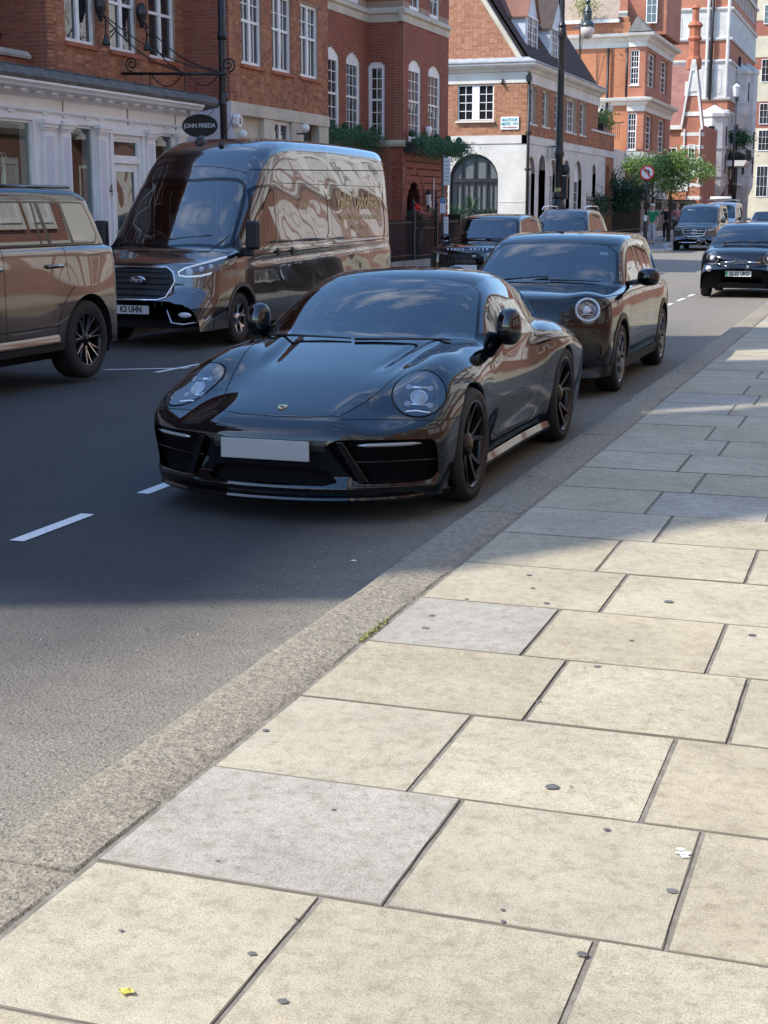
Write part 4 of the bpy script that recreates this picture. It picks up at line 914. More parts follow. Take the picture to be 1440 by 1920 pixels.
mb = MB(); mb.prism([(-15.02, 9.9), (-14.38, 9.9), (-14.66, 11.6), (-14.80, 11.6)], Y5-.72, Y5-.6, lambda u, w, t: (u, t, w)); mb.build('stone_panel', WSTONE, b5)
for z in (1.4, 2.3, 3.2, 4.1, 5.0, 5.9, 6.8):
    mb = MB(); mb.box(-15.47, -13.93, Y5-.62, Y5+.61, z, z+.26); mb.build('stone_band', WSTONE, b5)
for y_ in (Y5-.3, Y5+.25): mb = MB(); mb.box(-13.95, -13.90, y_-.14, y_+.14, 3.4, 4.9); mb.build('slit_window', WGL, b5)
for z0, z1 in ((8.2, 8.5), (4.8, 5.1), (9.6, 10.6)): mb = MB(); wb(mb, M, -15.3, -14.1, z0, z1, .6, .66); mb.build('stone_dressing', WSTONE, b5)
for x in (-15.2, -14.1): mb = MB(); wb(mb, M, x-.05, x+.05, 3.5, 7.3, .6, .72); mb.build('shaft', WSTONE, b5)
ch = MB(); ch.lathe([(.55, 11.5), (.55, 12.2), (.40, 12.4), (.40, 13.4), (.52, 13.6), (.40, 13.8), (.40, 14.3), (.56, 14.5), (.42, 14.7), (.25, 14.8), (.22, 15.6), (.34, 15.7), (.2, 15.9)], (-14.82, Y5, 0), 'Z', 8); ch.build('chimney', TERR, b5)
for a, b, z0, z1 in ((-16.5, -15.7, 4.6, 6.0), (-14.9, -14.4, 3.9, 6.2)): window(FM('Y', Y5-.62), a, b, z0, z1, b5, 2, 3, depth=-.02)
mb = MB(); wb(mb, M, -16.6, -14.8, 2.9, 4.4, .62, .7); mb.build('white_panel', WSTONE, b5); mb = MB(); wb(mb, M, -16.3, -14.9, 1.2, 2.85, .62, .72); mb.build('orange_panel', FBO, b5)
# ---------------------------------------------------------------- striped mansion block
MST = mat('mansion_stone', (.62, .60, .56), .8, c2=(.46, .44, .41), sc=1.1, bsc=6, bst=.3)
b6 = thing('striped_mansion', 'tall red and white banded mansion block with stone bays beyond the gothic house', 'building', (-16, 130, .1))
Y6 = 125.; M = FM('Y', Y6); XM = -13.75; MXm = FM('X', XM)
bands = [(.1, 2.2, FBR), (2.2, 2.6, MST), (2.6, 3.6, FBR), (3.6, 9.3, MST), (9.3, 10.3, FBR), (10.3, 13.2, MST), (13.2, 14.9, FBR), (14.9, 17.2, MST), (17.2, 22, FBR)]
for i, (z0, z1, m_) in enumerate(bands):
    e = .0 if m_ is FBR else .04
    block(b6, -24, XM+e, Y6-e, 146, z0, z1, m_, 'brick_band' if m_ is FBR else 'stone_band')
for z in (10.3, 13.2, 14.9, 17.2, 19.5, 9.3): mcorner(b6, [(0, z-.12), (.14, z-.12), (.2, z), (.2, z+.08), (0, z+.14)], MST, -24, Y6, 146, XM)
for (a, b, z0, z1) in ((-19.3, -18.2, 15.1, 16.7), (-17.9, -17.6, 15.2, 16.6), (-14.9, -14.3, 10.7, 12.6), (-15.6, -15.0, 10.7, 12.6), (-19.5, -18.3, 10.9, 12.6), (-15.6, -15.1, 6.2, 7.5), (-19.4, -18.4, 18, 19.4)): window(FM('Y', Y6-.04), a, b, z0, z1, b6, 2, 2, depth=-.02, fm=MST)
for z0, z1 in ((4.2, 6.4), (6.9, 8.9), (10.6, 12.8), (15.1, 16.9), (18, 21)):
    for y in range(127, 145, 3): window(FM('X', XM+.04), y, y+1.9, z0, z1, b6, 3, 2, depth=-.02, fm=MST)
# stone bay and oriel at the corner
for (xc, yc, r_, z0, z1) in ((-14.7, 124.6, 1.15, 3.4, 9.2), (-13.6, 131, 1.0, 9.4, 13), (-13.5, 137.5, .9, 3.6, 13.5)):
    mb = MB(); mb.lathe([(r_*.5, z0-1.2), (r_*.85, z0-.4), (r_, z0), (r_, z1-.5), (r_*1.12, z1-.35), (r_*1.12, z1-.1), (r_, z1), (.05, z1+.6)], (xc, yc, 0), 'Z', 8); bay = mb.build('bay', MST, b6)
    for zz in (z0+1.0, z0+3.2):
        if zz+1.5 < z1: mb = MB(); mb.box(xc-.28, xc+.18, yc-r_-.03, yc-r_+.1, zz, zz+1.5); mb.build('bay_window', WGL, bay); mb = MB(); mb.box(xc+r_*.90, xc+r_*.97, yc-.32, yc+.32, zz, zz+1.5); mb.build('bay_window', WGL, bay); mb = MB(); mb.lathe([(r_*1.06, zz-.25), (r_*1.06, zz-.1)], (xc, yc, 0), 'Z', 8); mb.build('string_course', MST, bay)
for k, x in enumerate((-15.5, -13.9)):
    for y in (124.9,): mb = MB(); mb.tube([(x, y, 10.3), (x, y, 21)], .14, 8); mb.build('turret_shaft', MST, b6)
for (x, z0, z1) in ((-15.15, 10.2, 21), (-15.9, 1, 8)): pipe(b6, x, 124.7, z0, z1, .13)
pipe(b6, -13.5, 130.5, 1, 14, .12)
for y0 in (126, 134): gablet(b6, y0, y0+7, XM-.6, XM+.3, 21.5, 27, FBR)
for k in range(4): h = (-15.6+.75*k, -15.2+.75*k, 1.9, 3.1); mb = MB(); mb.box(h[0], h[1], 123.35 if k < 2 else 124.9, 123.42 if k < 2 else 124.97, h[2]+.9, h[3]+.9); mb.build('arched_light', WGL, b6)
for k in range(9):      # arched stone lights, mullions and string courses of the long front
    y = 126.2+2.15*k
    for z0, z1 in ((1.9, 3.3), (4.3, 5.9)):
        mb = MB(); hh = (y, y+1.25, z0, z1, .45); P = [(hh[0], z0)]+arch_pts(hh)[::-1]+[(hh[1], z0)]; mb.add([MXm(u, z, .06) for u, z in P], [tuple(range(len(P)))]); w_ = mb.build('arched_light', WGL, b6)
        mb = MB(); wb(mb, MXm, y+.59, y+.66, z0, z1, .06, .12); mb.build('mullion', MST, w_)
    mb = MB(); wb(mb, MXm, y-.5, y-.25, .2, 9.3, .0, .22); mb.build('buttress', MST, b6)
for z in (3.6, 6.3, 7.8): mb = MB(); wb(mb, MXm, 125, 146, z, z+.18, 0, .28); mb.build('string_course', MST, b6); mb = MB(); mb.box(-24, -13.7, 124.75, 124.95, z, z+.18); mb.build('string_course', MST, b6)
mb = MB(); mb.prism([(-13.9, 5.0), (-12.2, 5.0), (-12.0, 5.3), (-12.0, 5.45), (-13.9, 5.45)], 124.4, 129, lambda u, w, t: (u, t, w)); mb.build('balcony_slab', MST, b6)
mb = MB(); [mb.box(-12.08, -12.04, 124.5+.25*k, 124.53+.25*k, 5.45, 6.3) for k in range(18)]; [mb.box(-13.8+.2*k, -13.77+.2*k, 124.45, 124.49, 5.45, 6.3) for k in range(9)]; mb.box(-13.8, -12.0, 124.44, 124.5, 6.3, 6.36); mb.box(-12.1, -12.02, 124.5, 129, 6.3, 6.36); mb.build('balcony_rail', BLACK, b6)
# ---------------------------------------------------------------- beige block closing the street
b7 = thing('beige_block', 'pale beige stone block with brick storeys closing the view at the frame edge', 'building', (-12, 172, .1))
BG = mat('beige_stone', (.58, .50, .36), .85, c2=(.48, .41, .30), sc=.8)
for z0, z1, m_ in ((.1, 10.2, BG), (10.2, 13, FBD), (13, 16.3, BG), (16.3, 17.6, FBD), (17.6, 19.8, BG), (19.8, 21.4, FBD), (21.4, 24, BG), (24, 28, FBD)): block(b7, -22, 30, 170+(.05 if m_ is FBD else 0), 182, z0, z1, m_, 'storey')
for z0, z1 in ((2.9, 6.2), (7.8, 10), (10.6, 12.8), (15, 17.4), (21, 23)):
    for x in (-15.25, -12.5, -10, -7, -4, -1, 2): window(FM('Y', 169.95), x, x+1.25, z0, z1, b7, 3, 3, depth=-.02)
# ---------------------------------------------------------------- sunlit terrace on the near side of the street (mirrored in the paint and glass of the cars)
br_ = thing('near_side_terrace', 'sunlit red brick terrace with cream stone bays along the near pavement', 'building', (5, 30, .1))
XR = 3.45; MW = FM('W', XR)
FBT = fbrick('terrace_brick', (.36, .155, .105), (.29, .12, .085), (.34, .25, .19)); block(br_, XR+.02, XR+9, -12, 140, 4.6, 15.5, FBT, 'brick_storeys'); block(br_, XR-.02, XR+9, -12, 140, .1, 4.6, FBT, 'ground_storey')
gable_y(br_, XR-.1, XR+9, -12, 140, 15.5, 18.5, RT)
for z in (4.6, 8.2, 11.8, 15.3): moulding(MW, -12, 140, [(0, z-.2), (.12, z-.2), (.3, z), (.3, z+.15), (0, z+.25)], mat('cream_trim', (.68, .65, .59), .8), br_, 'string_course')
y = -11.; k = 0
while y < 92:
    if k % 6 in (1, 3):     # stone bay window
        c = MB(); c.prism([(y, 0), (y+.8, .75), (y+2.4, .75), (y+3.2, 0)], 4.4, 12.6, lambda u, w, t: (XR-w, u, t)); c.build('bay', MATS['cream_trim'], br_)
        window(MW, y+.6, y+2.6, 1.1, 3.4, br_, 3, 3, depth=-.03, fw=.12)
        for z in (5.3, 9.0): window(FM('W', XR-.77), y+.95, y+2.25, z, z+2.3, br_, 2, 3, depth=-.02)
    elif k % 6 == 4:
        window(MW, y+.8, y+2.3, .12, 3.3, br_, 1, 1, depth=-.03, fm=mat('door_blue', (.05, .07, .12), .3)); [window(MW, y+.9, y+2.2, z, z+2.2, br_, 2, 4, depth=-.03, fw=.09) for z in (5.3, 9.0, 12.4)]
    else:
        for z in (1.3, 5.3, 9.0, 12.4): mb = MB(); wb(mb, MW, y+.35, y+1.55, z-.15, z+2.25, 0, .05); wb(mb, MW, y+1.75, y+2.95, z-.15, z+2.25, 0, .05); mb.build('window_surround', MATS['cream_trim'], br_); window(MW, y+.5, y+1.4, z, z+2.1, br_, 2, 4, depth=-.07, fw=.09); window(MW, y+1.9, y+2.8, z, z+2.1, br_, 2, 4, depth=-.07, fw=.09)
    y += 3.4; k += 1
# ================================================================= car bodies: smooth closed forms meshed and then cut into panels
def tab(xs, ys, sm=.0, n=1200):
    """monotone cubic through the points, optionally smoothed; returns value function"""
    xs = np.array(xs, float); ys = np.array(ys, float); h = np.diff(xs); d = np.diff(ys)/h
    m = np.zeros(len(xs)); m[0] = d[0]; m[-1] = d[-1]
    for i in range(1, len(xs)-1):
        if d[i-1]*d[i] > 0: m[i] = 2*d[i-1]*d[i]/(d[i-1]+d[i])
    X = np.linspace(xs[0], xs[-1], n); k = np.clip(np.searchsorted(xs, X)-1, 0, len(xs)-2); t = (X-xs[k])/h[k]
    Y = (2*t**3-3*t**2+1)*ys[k]+(t**3-2*t**2+t)*h[k]*m[k]+(-2*t**3+3*t**2)*ys[k+1]+(t**3-t**2)*h[k]*m[k+1]
    if sm:
        st = X[1]-X[0]; q = int(3*sm/st)+1; kr = np.exp(-.5*(np.arange(-q, q+1)*st/sm)**2); kr /= kr.sum()
        Yp = np.concatenate([Y[0]+(Y[1]-Y[0])*np.arange(-q, 0), Y, Y[-1]+(Y[-1]-Y[-2])*np.arange(1, q+1)])
        Y = np.convolve(Yp, kr, 'valid')
    s0, s1 = (Y[1]-Y[0])/(X[1]-X[0]), (Y[-1]-Y[-2])/(X[1]-X[0])
    def f(x):
        r = np.interp(x, X, Y); r = np.where(x < X[0], Y[0]+(x-X[0])*s0, r); return np.where(x > X[-1], Y[-1]+(x-X[-1])*s1, r)
    return f
def smax(a, b, k): h = np.maximum(k-np.abs(a-b), 0)/k; return np.maximum(a, b)+h*h*h*k/6
def smin(a, b, k): return -smax(-a, -b, k)
def g2(x, c, w): return np.exp(-((x-c)/w)**2)
def sstep(x, a, b): t = np.clip((x-a)/(b-a), 0, 1); return t*t*(3-2*t)
def polyf(pts, it=2, closed=True):
    """rounded polygon -> function giving a signed distance, positive inside"""
    P = [np.array(p, float) for p in pts]
    for _ in range(it):
        Q = []
        for i in range(len(P)):
            a, b = P[i], P[(i+1) % len(P)]; t = min(.18, .085/max(np.hypot(*(b-a)), 1e-6)); Q += [a*(1-t)+b*t, a*t+b*(1-t)]
        P = Q
    P = np.array(P)
    def f(x, y):
        d = np.full(x.shape, 1e9); ins = np.zeros(x.shape, bool)
        for i in range(len(P)):
            a, b = P[i], P[(i+1) % len(P)]; e = b-a; L = e@e+1e-12
            wx, wy = x-a[0], y-a[1]; t = np.clip((wx*e[0]+wy*e[1])/L, 0, 1)
            d = np.minimum(d, np.hypot(wx-e[0]*t, wy-e[1]*t))
            c = ((a[1] <= y) & (b[1] > y)) | ((b[1] <= y) & (a[1] > y))
            if e[1] != 0: ins ^= c & (x < a[0]+(y-a[1])*e[0]/e[1])
        return np.where(ins, d, -d)
    return f
def linef(pts):
    """distance to an open polyline"""
    P = np.array(pts, float)
    def f(x, y):
        d = np.full(x.shape, 1e9)
        for a, b in zip(P[:-1], P[1:]):
            e = b-a; L = e@e+1e-12; wx, wy = x-a[0], y-a[1]; t = np.clip((wx*e[0]+wy*e[1])/L, 0, 1)
            d = np.minimum(d, np.hypot(wx-e[0]*t, wy-e[1]*t))
        return d
    return f
def grad(F, p, e=1e-3):
    g = np.empty_like(p)
    for i in range(3):
        d = np.zeros(3); d[i] = e; a = p+d; b = p-d
        g[:, i] = (F(a[:, 0], a[:, 1], a[:, 2])-F(b[:, 0], b[:, 1], b[:, 2]))/(2*e)
    return g
def surface(F, b0, b1, h):
    """surface nets of F=0 (x>=0 half), vertices pulled onto the surface"""
    ax = [np.arange(b0[i]-(.5*h if i == 0 else 0), b1[i]+h, h) for i in range(3)]
    X, Y, Z = np.meshgrid(*ax, indexing='ij'); V = F(X, Y, Z)
    n = np.array(V.shape)-1; inside = V < 0
    cnt = np.zeros(n, int); acc = np.zeros((*n, 3)); num = np.zeros(n)
    corners = [(i, j, k) for i in (0, 1) for j in (0, 1) for k in (0, 1)]
    cn = sum(inside[i:n[0]+i, j:n[1]+j, k:n[2]+k].astype(int) for i, j, k in corners)
    act = (cn > 0) & (cn < 8)
    idx = -np.ones(n, int); idx[act] = np.arange(act.sum()); I = np.argwhere(act)
    acc = np.zeros((len(I), 3)); num = np.zeros(len(I))
    for a in corners:
        for d in range(3):
            if a[d]: continue
            b = list(a); b[d] = 1
            va = V[I[:, 0]+a[0], I[:, 1]+a[1], I[:, 2]+a[2]]; vb = V[I[:, 0]+b[0], I[:, 1]+b[1], I[:, 2]+b[2]]
            cr = (va < 0) != (vb < 0); t = np.where(cr, va/(va-vb+1e-20), 0)
            p = np.array(a, float)[None].repeat(len(I), 0); p[:, d] = t
            acc += p*cr[:, None]; num += cr
    P = (acc/num[:, None]+I)*h+np.array([x[0] for x in ax])
    T = []
    for d in range(3):
        u, v = [(1, 2), (2, 0), (0, 1)][d]
        sl0 = [slice(None)]*3; sl1 = [slice(None)]*3; sl0[d] = slice(0, -1); sl1[d] = slice(1, None)
        A = inside[tuple(sl0)]; B = inside[tuple(sl1)]; cr = A != B
        E = np.argwhere(cr); ok = (E[:, u] > 0) & (E[:, v] > 0) & (E[:, u] < n[u]) & (E[:, v] < n[v]); E = E[ok]
        q = []
        for du, dv in ((-1, -1), (0, -1), (0, 0), (-1, 0)):
            c = E.copy(); c[:, u] += du; c[:, v] += dv; q.append(idx[c[:, 0], c[:, 1], c[:, 2]])
        q = np.stack(q, 1); fl = ~A[E[:, 0], E[:, 1], E[:, 2]]; q[fl] = q[fl][:, ::-1]
        T.append(q)
    Q = np.concatenate(T); Q = Q[(Q >= 0).all(1)]
    for _ in range(4):
        f = F(P[:, 0], P[:, 1], P[:, 2]); g = grad(F, P); P = P-np.clip(f/(np.maximum((g*g).sum(1), .05)), -h, h)[:, None]*g
    tri = np.concatenate([Q[:, [0, 1, 2]], Q[:, [0, 2, 3]]])
    return P, tri
def clip(P, T, fv):
    """split triangles along fv=0: (inside P,T), (outside P,T)"""
    s = fv > 0; c = s[T].sum(1)
    out = []
    for want in (True, False):
        full = T[c == (3 if want else 0)]
        new = []; pts = []; base_ = len(P)
        for k in (1, 2):
            tt = T[c == k]
            if not len(tt): continue
            m = s[tt] if k == 1 else ~s[tt]          # the lonely vertex
            r = m.argmax(1); tt = np.stack([tt[np.arange(len(tt)), (r+i) % 3] for i in range(3)], 1)
            a, b, cc = tt.T
            tb = (fv[a]/(fv[a]-fv[b]))[:, None]; tc = (fv[a]/(fv[a]-fv[cc]))[:, None]
            pb = P[a]+(P[b]-P[a])*tb; pc = P[a]+(P[cc]-P[a])*tc
            ib = base_+sum(len(q) for q in pts); pts.append(pb); ic = ib+len(pb); pts.append(pc)
            ib = ib+np.arange(len(tt)); ic = ic+np.arange(len(tt))
            lonely_in = (k == 1)
            if lonely_in == want: new.append(np.stack([a, ib, ic], 1))
            else: new.append(np.stack([ib, b, cc], 1)); new.append(np.stack([ib, cc, ic], 1))
        allP = np.concatenate([P]+pts) if pts else P; allT = np.concatenate([full]+new) if new else full
        if len(allT):
            u, inv = np.unique(allT, return_inverse=True); out.append((allP[u], inv.reshape(-1, 3)))
        else: out.append((np.zeros((0, 3)), np.zeros((0, 3), int)))
    return out
class Shell:
    """half a car body that panels are cut from"""
    def __init__(s, F, b0, b1, h, origin, root, flip=None):
        s.F = F; s.o = np.array(origin, float); s.root = root
        s.P, s.T = surface(F, b0, b1, h)
        (s.P, s.T), _ = clip(s.P, s.T, s.P[:, 0]+1e-9)
        s.P[:, 0] = np.where(s.P[:, 0] < 1e-6, 0, s.P[:, 0])
    def drop(s, fn):
        _, (s.P, s.T) = clip(s.P, s.T, fn(s.P[:, 0], s.P[:, 1], s.P[:, 2]))
    def keep(s, fn):
        (s.P, s.T), _ = clip(s.P, s.T, fn(s.P[:, 0], s.P[:, 1], s.P[:, 2]))
    def cut(s, fn):
        a, b = clip(s.P, s.T, fn(s.P[:, 0], s.P[:, 1], s.P[:, 2])); s.P, s.T = b; return a
    def line(s, dfn, w, mask):
        """cut a thin strip |d|<w out of the area mask>0"""
        def ev(P, f): return f(P[:, 0], P[:, 1], P[:, 2])
        a, rest = clip(s.P, s.T, ev(s.P, mask)); near, r1 = clip(*a, ev(a[0], dfn)+w); inn, gap = clip(*near, ev(near[0], dfn)-w)
        P, T = rest
        for p, t in (r1, inn): T = np.concatenate([T, t+len(P)]); P = np.concatenate([P, p])
        s.P, s.T = P, T
        return gap
    def refine(s, fn, times=1):
        for _ in range(times):
            d = fn(s.P[:, 0], s.P[:, 1], s.P[:, 2]) > 0; sel = d[s.T].all(1)
            t = s.T[sel]; n = len(s.P)
            if not len(t): return
            # unshared midpoints are fine: every part carries its own exact normals
            A, B, C = s.P[t[:, 0]], s.P[t[:, 1]], s.P[t[:, 2]]; m = len(t)
            s.P = np.concatenate([s.P, (A+B)/2, (B+C)/2, (C+A)/2]); ab = n+np.arange(m); bc = ab+m; ca = bc+m
            s.T = np.concatenate([s.T[~sel], np.stack([t[:, 0], ab, ca], 1), np.stack([ab, t[:, 1], bc], 1), np.stack([ca, bc, t[:, 2]], 1), np.stack([ab, bc, ca], 1)])
    def make(s, name, geo, m, mode='whole', off=0., parent=None):
        P, T = geo
        if not len(T): return None
        g = grad(s.F, P); L = np.sqrt((g*g).sum(1)); N = g/np.maximum(L, 1e-9)[:, None]
        f = s.F(P[:, 0], P[:, 1], P[:, 2])
        P = P-np.clip(f/np.maximum(L, .2), -.006, .006)[:, None]*N
        P = P+N*off
        N[:, 0] = np.where(P[:, 0] < 1e-4, 0, N[:, 0])
        res = []
        for side in ((1, -1) if mode == 'pair' else (0,)):
            if side == 0:
                PP = np.concatenate([P, P*[-1, 1, 1]]); TT = np.concatenate([T, T[:, ::-1]+len(P)]); NN = np.concatenate([N, N*[-1, 1, 1]])
            elif side == 1: PP, TT, NN = P, T, N
            else: PP, TT, NN = P*[-1, 1, 1], T[:, ::-1], N*[-1, 1, 1]
            me = bpy.data.meshes.new(name); par = parent or s.root
            me.vertices.add(len(PP)); off_ = (s.o-np.array(absloc(par))); me.vertices.foreach_set('co', (PP+off_).astype(np.float32).ravel())
            me.loops.add(len(TT)*3); me.loops.foreach_set('vertex_index', TT.ravel().astype(np.int32))
            me.polygons.add(len(TT)); me.polygons.foreach_set('loop_start', np.arange(0, len(TT)*3, 3, dtype=np.int32))
            me.polygons.foreach_set('loop_total', np.full(len(TT), 3, np.int32)) if False else None
            me.polygons.foreach_set('use_smooth', [True]*len(TT))
            me.update(calc_edges=True); me.materials.append(m)
            me.normals_split_custom_set_from_vertices(NN.astype(np.float32).tolist())
            o = bpy.data.objects.new(name, me); COL.objects.link(o); o.parent = par; res.append(o)
        return res if mode == 'pair' else res[0]
def surf_x(F, s_, z, x0=1.3):
    """outermost x of the body at (s,z) by marching in"""
    x = np.linspace(x0, .2, 600); v = F(x, np.full(600, s_), np.full(600, z)); i = np.argmax(v < 0); return x[i] if v[i] < 0 else None
def surf_z(F, x_, s_, z0=2.9):
    z = np.linspace(z0, .1, 2000); v = F(np.full(2000, x_), np.full(2000, s_), z); return z[np.argmax(v < 0)]
def surf_s(F, x_, z_, s0=-.3, s1=2.5):
    s_ = np.linspace(s0, s1, 2000); v = F(np.full(2000, x_), s_, np.full(2000, z_)); return s_[np.argmax(v < 0)]

def lathe_x(mb, prof, c, n=40, cap=False):
    mb.lathe(prof, c, 'X', n, cap)
def make_wheel(root, cx, cy, cz, r, w, rr, style, side, m_rim=None, m_face=None, capm=None):
    """side=+1 outer face towards +x. parts: wheel (tyre mesh) > rim, spoke, brake_disc, hub_cap"""
    s = side; q = r-rr
    prof = [(rr-.012, -w*.40), (rr+.004, -w*.46), (rr+q*.35, -w*.505), (rr+q*.75, -w*.48), (r-.012, -w*.42), (r-.002, -w*.33), (r, 0), (r-.002, w*.33), (r-.012, w*.42), (rr+q*.75, w*.48), (rr+q*.35, w*.505), (rr+.004, w*.46), (rr-.012, w*.40)]
    t = MB(); lathe_x(t, prof, (cx, cy, cz), 56)
    wh = t.build('wheel', RUB, root, True)
    # tread blocks as grooves: thin rings
    gv = MB()
    for k in (-.25, -.08, .08, .25):
        lathe_x(gv, [(r+.0006, w*k-.004), (r+.0006, w*k+.004)], (cx, cy, cz), 56)
    gv.build('tread_groove', DARK, wh)
    rim = MB(); face = w*.36*s
    lathe_x(rim, [(rr+.006, s*w*.47), (rr-.006, s*w*.475), (rr-.018, s*w*.44), (rr-.024, s*w*.30), (rr-.03, -s*w*.40)], (cx, cy, cz), 48)
    rim.build('rim', m_face if style in ('mini', 'land') else m_rim, wh, True)
    n = {'sport': 5, 'mini': 5, 'van': 5, 'land': 7, 'small': 6}[style]
    bk = MB(); lathe_x(bk, [(.0, -s*w*.05), (rr*.78, -s*w*.05)], (cx, cy, cz), 32); bk.build('brake_disc', mat('brake_steel', (.12, .12, .12), .35, .9), wh)
    bk = MB(); lathe_x(bk, [(.0, -s*w*.30), (rr-.03, -s*w*.30)], (cx, cy, cz), 24); bk.build('inner_barrel', DARK, wh)
    def spoke(mb, a0, a1, w0, w1, d0, d1, th=.03, r0=.05, r1=None):
        """bar from angle a0 at the hub to a1 at the rim; d = outward depth"""
        r1 = r1 or rr-.012; N = 7; v = []
        for i in range(N):
            u = i/(N-1); a = a0+(a1-a0)*u; rad = r0+(r1-r0)*u; ww = w0+(w1-w0)*u; dd = d0+(d1-d0)*(u**1.6)
            ca, sa = math.cos(a), math.sin(a); tx, tz = -sa, ca
            for o_, dep in ((-1, -th), (-.82, 0), (.82, 0), (1, -th)):
                v.append((cx+s*(dd+dep), cy+rad*ca+tx*ww*o_/2, cz+rad*sa+tz*ww*o_/2))
        f = []
        for i in range(N-1):
            for j in range(3): f.append((i*4+j, i*4+j+1, i*4+4+j+1, i*4+4+j))
        mb.add(v, f)
    for k in range(n):
        a = 2*math.pi*k/n+(math.pi/2 if style != 'land' else .25); mb = MB()
        if style == 'sport':      # split pairs of slim spokes
            for e in (-1, 1): spoke(mb, a+e*.10, a+e*.29, .040, .024, w*.30, w*.44, .035)
        elif style == 'mini':
            spoke(mb, a, a, .085, .035, w*.36, w*.40, .03, r1=rr*.62)
            for e in (-1, 1): spoke(mb, a+e*.02, a+e*.34, .036, .05, w*.40, w*.43, .03, r0=rr*.5)
        elif style == 'van':
            spoke(mb, a, a, .07, .05, w*.30, w*.34, .03, r1=rr*.55)
            for e in (-1, 1): spoke(mb, a, a+e*.25, .04, .045, w*.34, w*.42, .03, r0=rr*.42)
        elif style == 'land':
            for e in (-1, 1): spoke(mb, a+e*.06, a+e*.17, .035, .022, w*.30, w*.42, .035)
            spoke(mb, a-.17, a+.17, .03, .03, w*.43, w*.43, .03, r0=rr*.83, r1=rr*.83)
            tb = MB()
            for e in (-1, 1): tb.tube([(cx+s*(w*(.30+.12*u**1.6)+.002), cy+(.05+(rr-.07)*u)*math.cos(a+e*(.06+.11*u)), cz+(.05+(rr-.07)*u)*math.sin(a+e*(.06+.11*u))) for u in (0, .35, .7, 1)], .009, 4)
            tb.build('spoke_edge', ALU, wh)
        else: spoke(mb, a, a+.12, .07, .06, w*.33, w*.42, .03)
        mb.build('spoke', m_face or m_rim, wh, False)
    if style in ('mini', 'van'):
        for k in range(5):
            a = 2*math.pi*(k+.5)/5+math.pi/2; mb = MB(); mb.lathe([(.012, s*w*.30), (.012, s*w*.36)], (cx, cy+.058*math.cos(a), cz+.058*math.sin(a)), 'X', 8); mb.build('wheel_nut', ALU, wh)
    hb = MB(); lathe_x(hb, [(.075, s*w*.22), (.07, s*w*.34), (.045, s*w*.39), (.0, s*w*.40)], (cx, cy, cz), 24); hb.build('hub', m_rim if style != 'van' else m_face, wh, True)
    hc = MB(); lathe_x(hc, [(.034, s*w*.385), (.032, s*w*.41), (.0, s*w*.415)], (cx, cy, cz), 20); hc.build('hub_cap', capm or m_rim, wh, True)
    return wh
def arch_liner(root, F, o, cy, cz, R_, xin, m=DARK, name='wheel_arch_liner', flange=None):
    for side in (1, -1):
        v = []; f = []; N = 25; a0, a1 = -.35, math.pi+.35
        fl = []
        for i in range(N):
            a = a0+(a1-a0)*i/(N-1); s_, z = cy+R_*math.cos(a), cz+R_*math.sin(a)
            x = surf_x(F, s_, max(z, .16)) or xin+.2
            v += [(o[0]+side*(x-.012), o[1]+s_, o[2]+z), (o[0]+side*xin, o[1]+s_, o[2]+z)]
            fl.append((x, s_, z, a))
        for i in range(N-1): f.append((2*i, 2*i+1, 2*i+3, 2*i+2))
        c = len(v); v.append((o[0]+side*xin, o[1]+cy, o[2]+cz))
        for i in range(N-1): f.append((2*i+1, c, 2*i+3))
        mesh_obj(name, v, f, m, root, True, recalc=False)
        if flange:
            vv = []; ff = []
            for x, s_, z, a in fl:
                ca, sa = math.cos(a), math.sin(a)
                for dr, dx in ((.0, .0005), (-.008, -.003), (-.012, -.02), (-.006, -.045)):
                    vv.append((o[0]+side*(x+dx), o[1]+s_+dr*ca, o[2]+z+dr*sa))
            for i in range(N-1):
                for j in range(3): ff.append((i*4+j, i*4+j+1, i*4+5+j, i*4+4+j))
            mesh_obj('wheel_arch_lip', vv, ff, flange, root, True)
def plate(root, cx, y, z, w, h, body, m=PLW, tilt=0, sz=None, green=False, name='number_plate', bolts=True):
    mb = MB(); mb.box(cx-w/2, cx+w/2, y-.006, y+.006, z-h/2, z+h/2)
    p = mb.build(name, m, root, bevel=.003)
    if green:
        g_ = MB(); g_.box(cx-w/2+.004, cx-w/2+.045, y-.0085, y-.0065, z-h/2+.004, z+h/2-.004); g_.build('green_band', GRN, p)
    if body:
        t = text('lettering', body, sz or h*.95, (cx+(.022 if green else 0), y-.009, z), (R(90), 0, 0), PLK, p, sx=.82, ext=.001, name_off=.004)
    return p
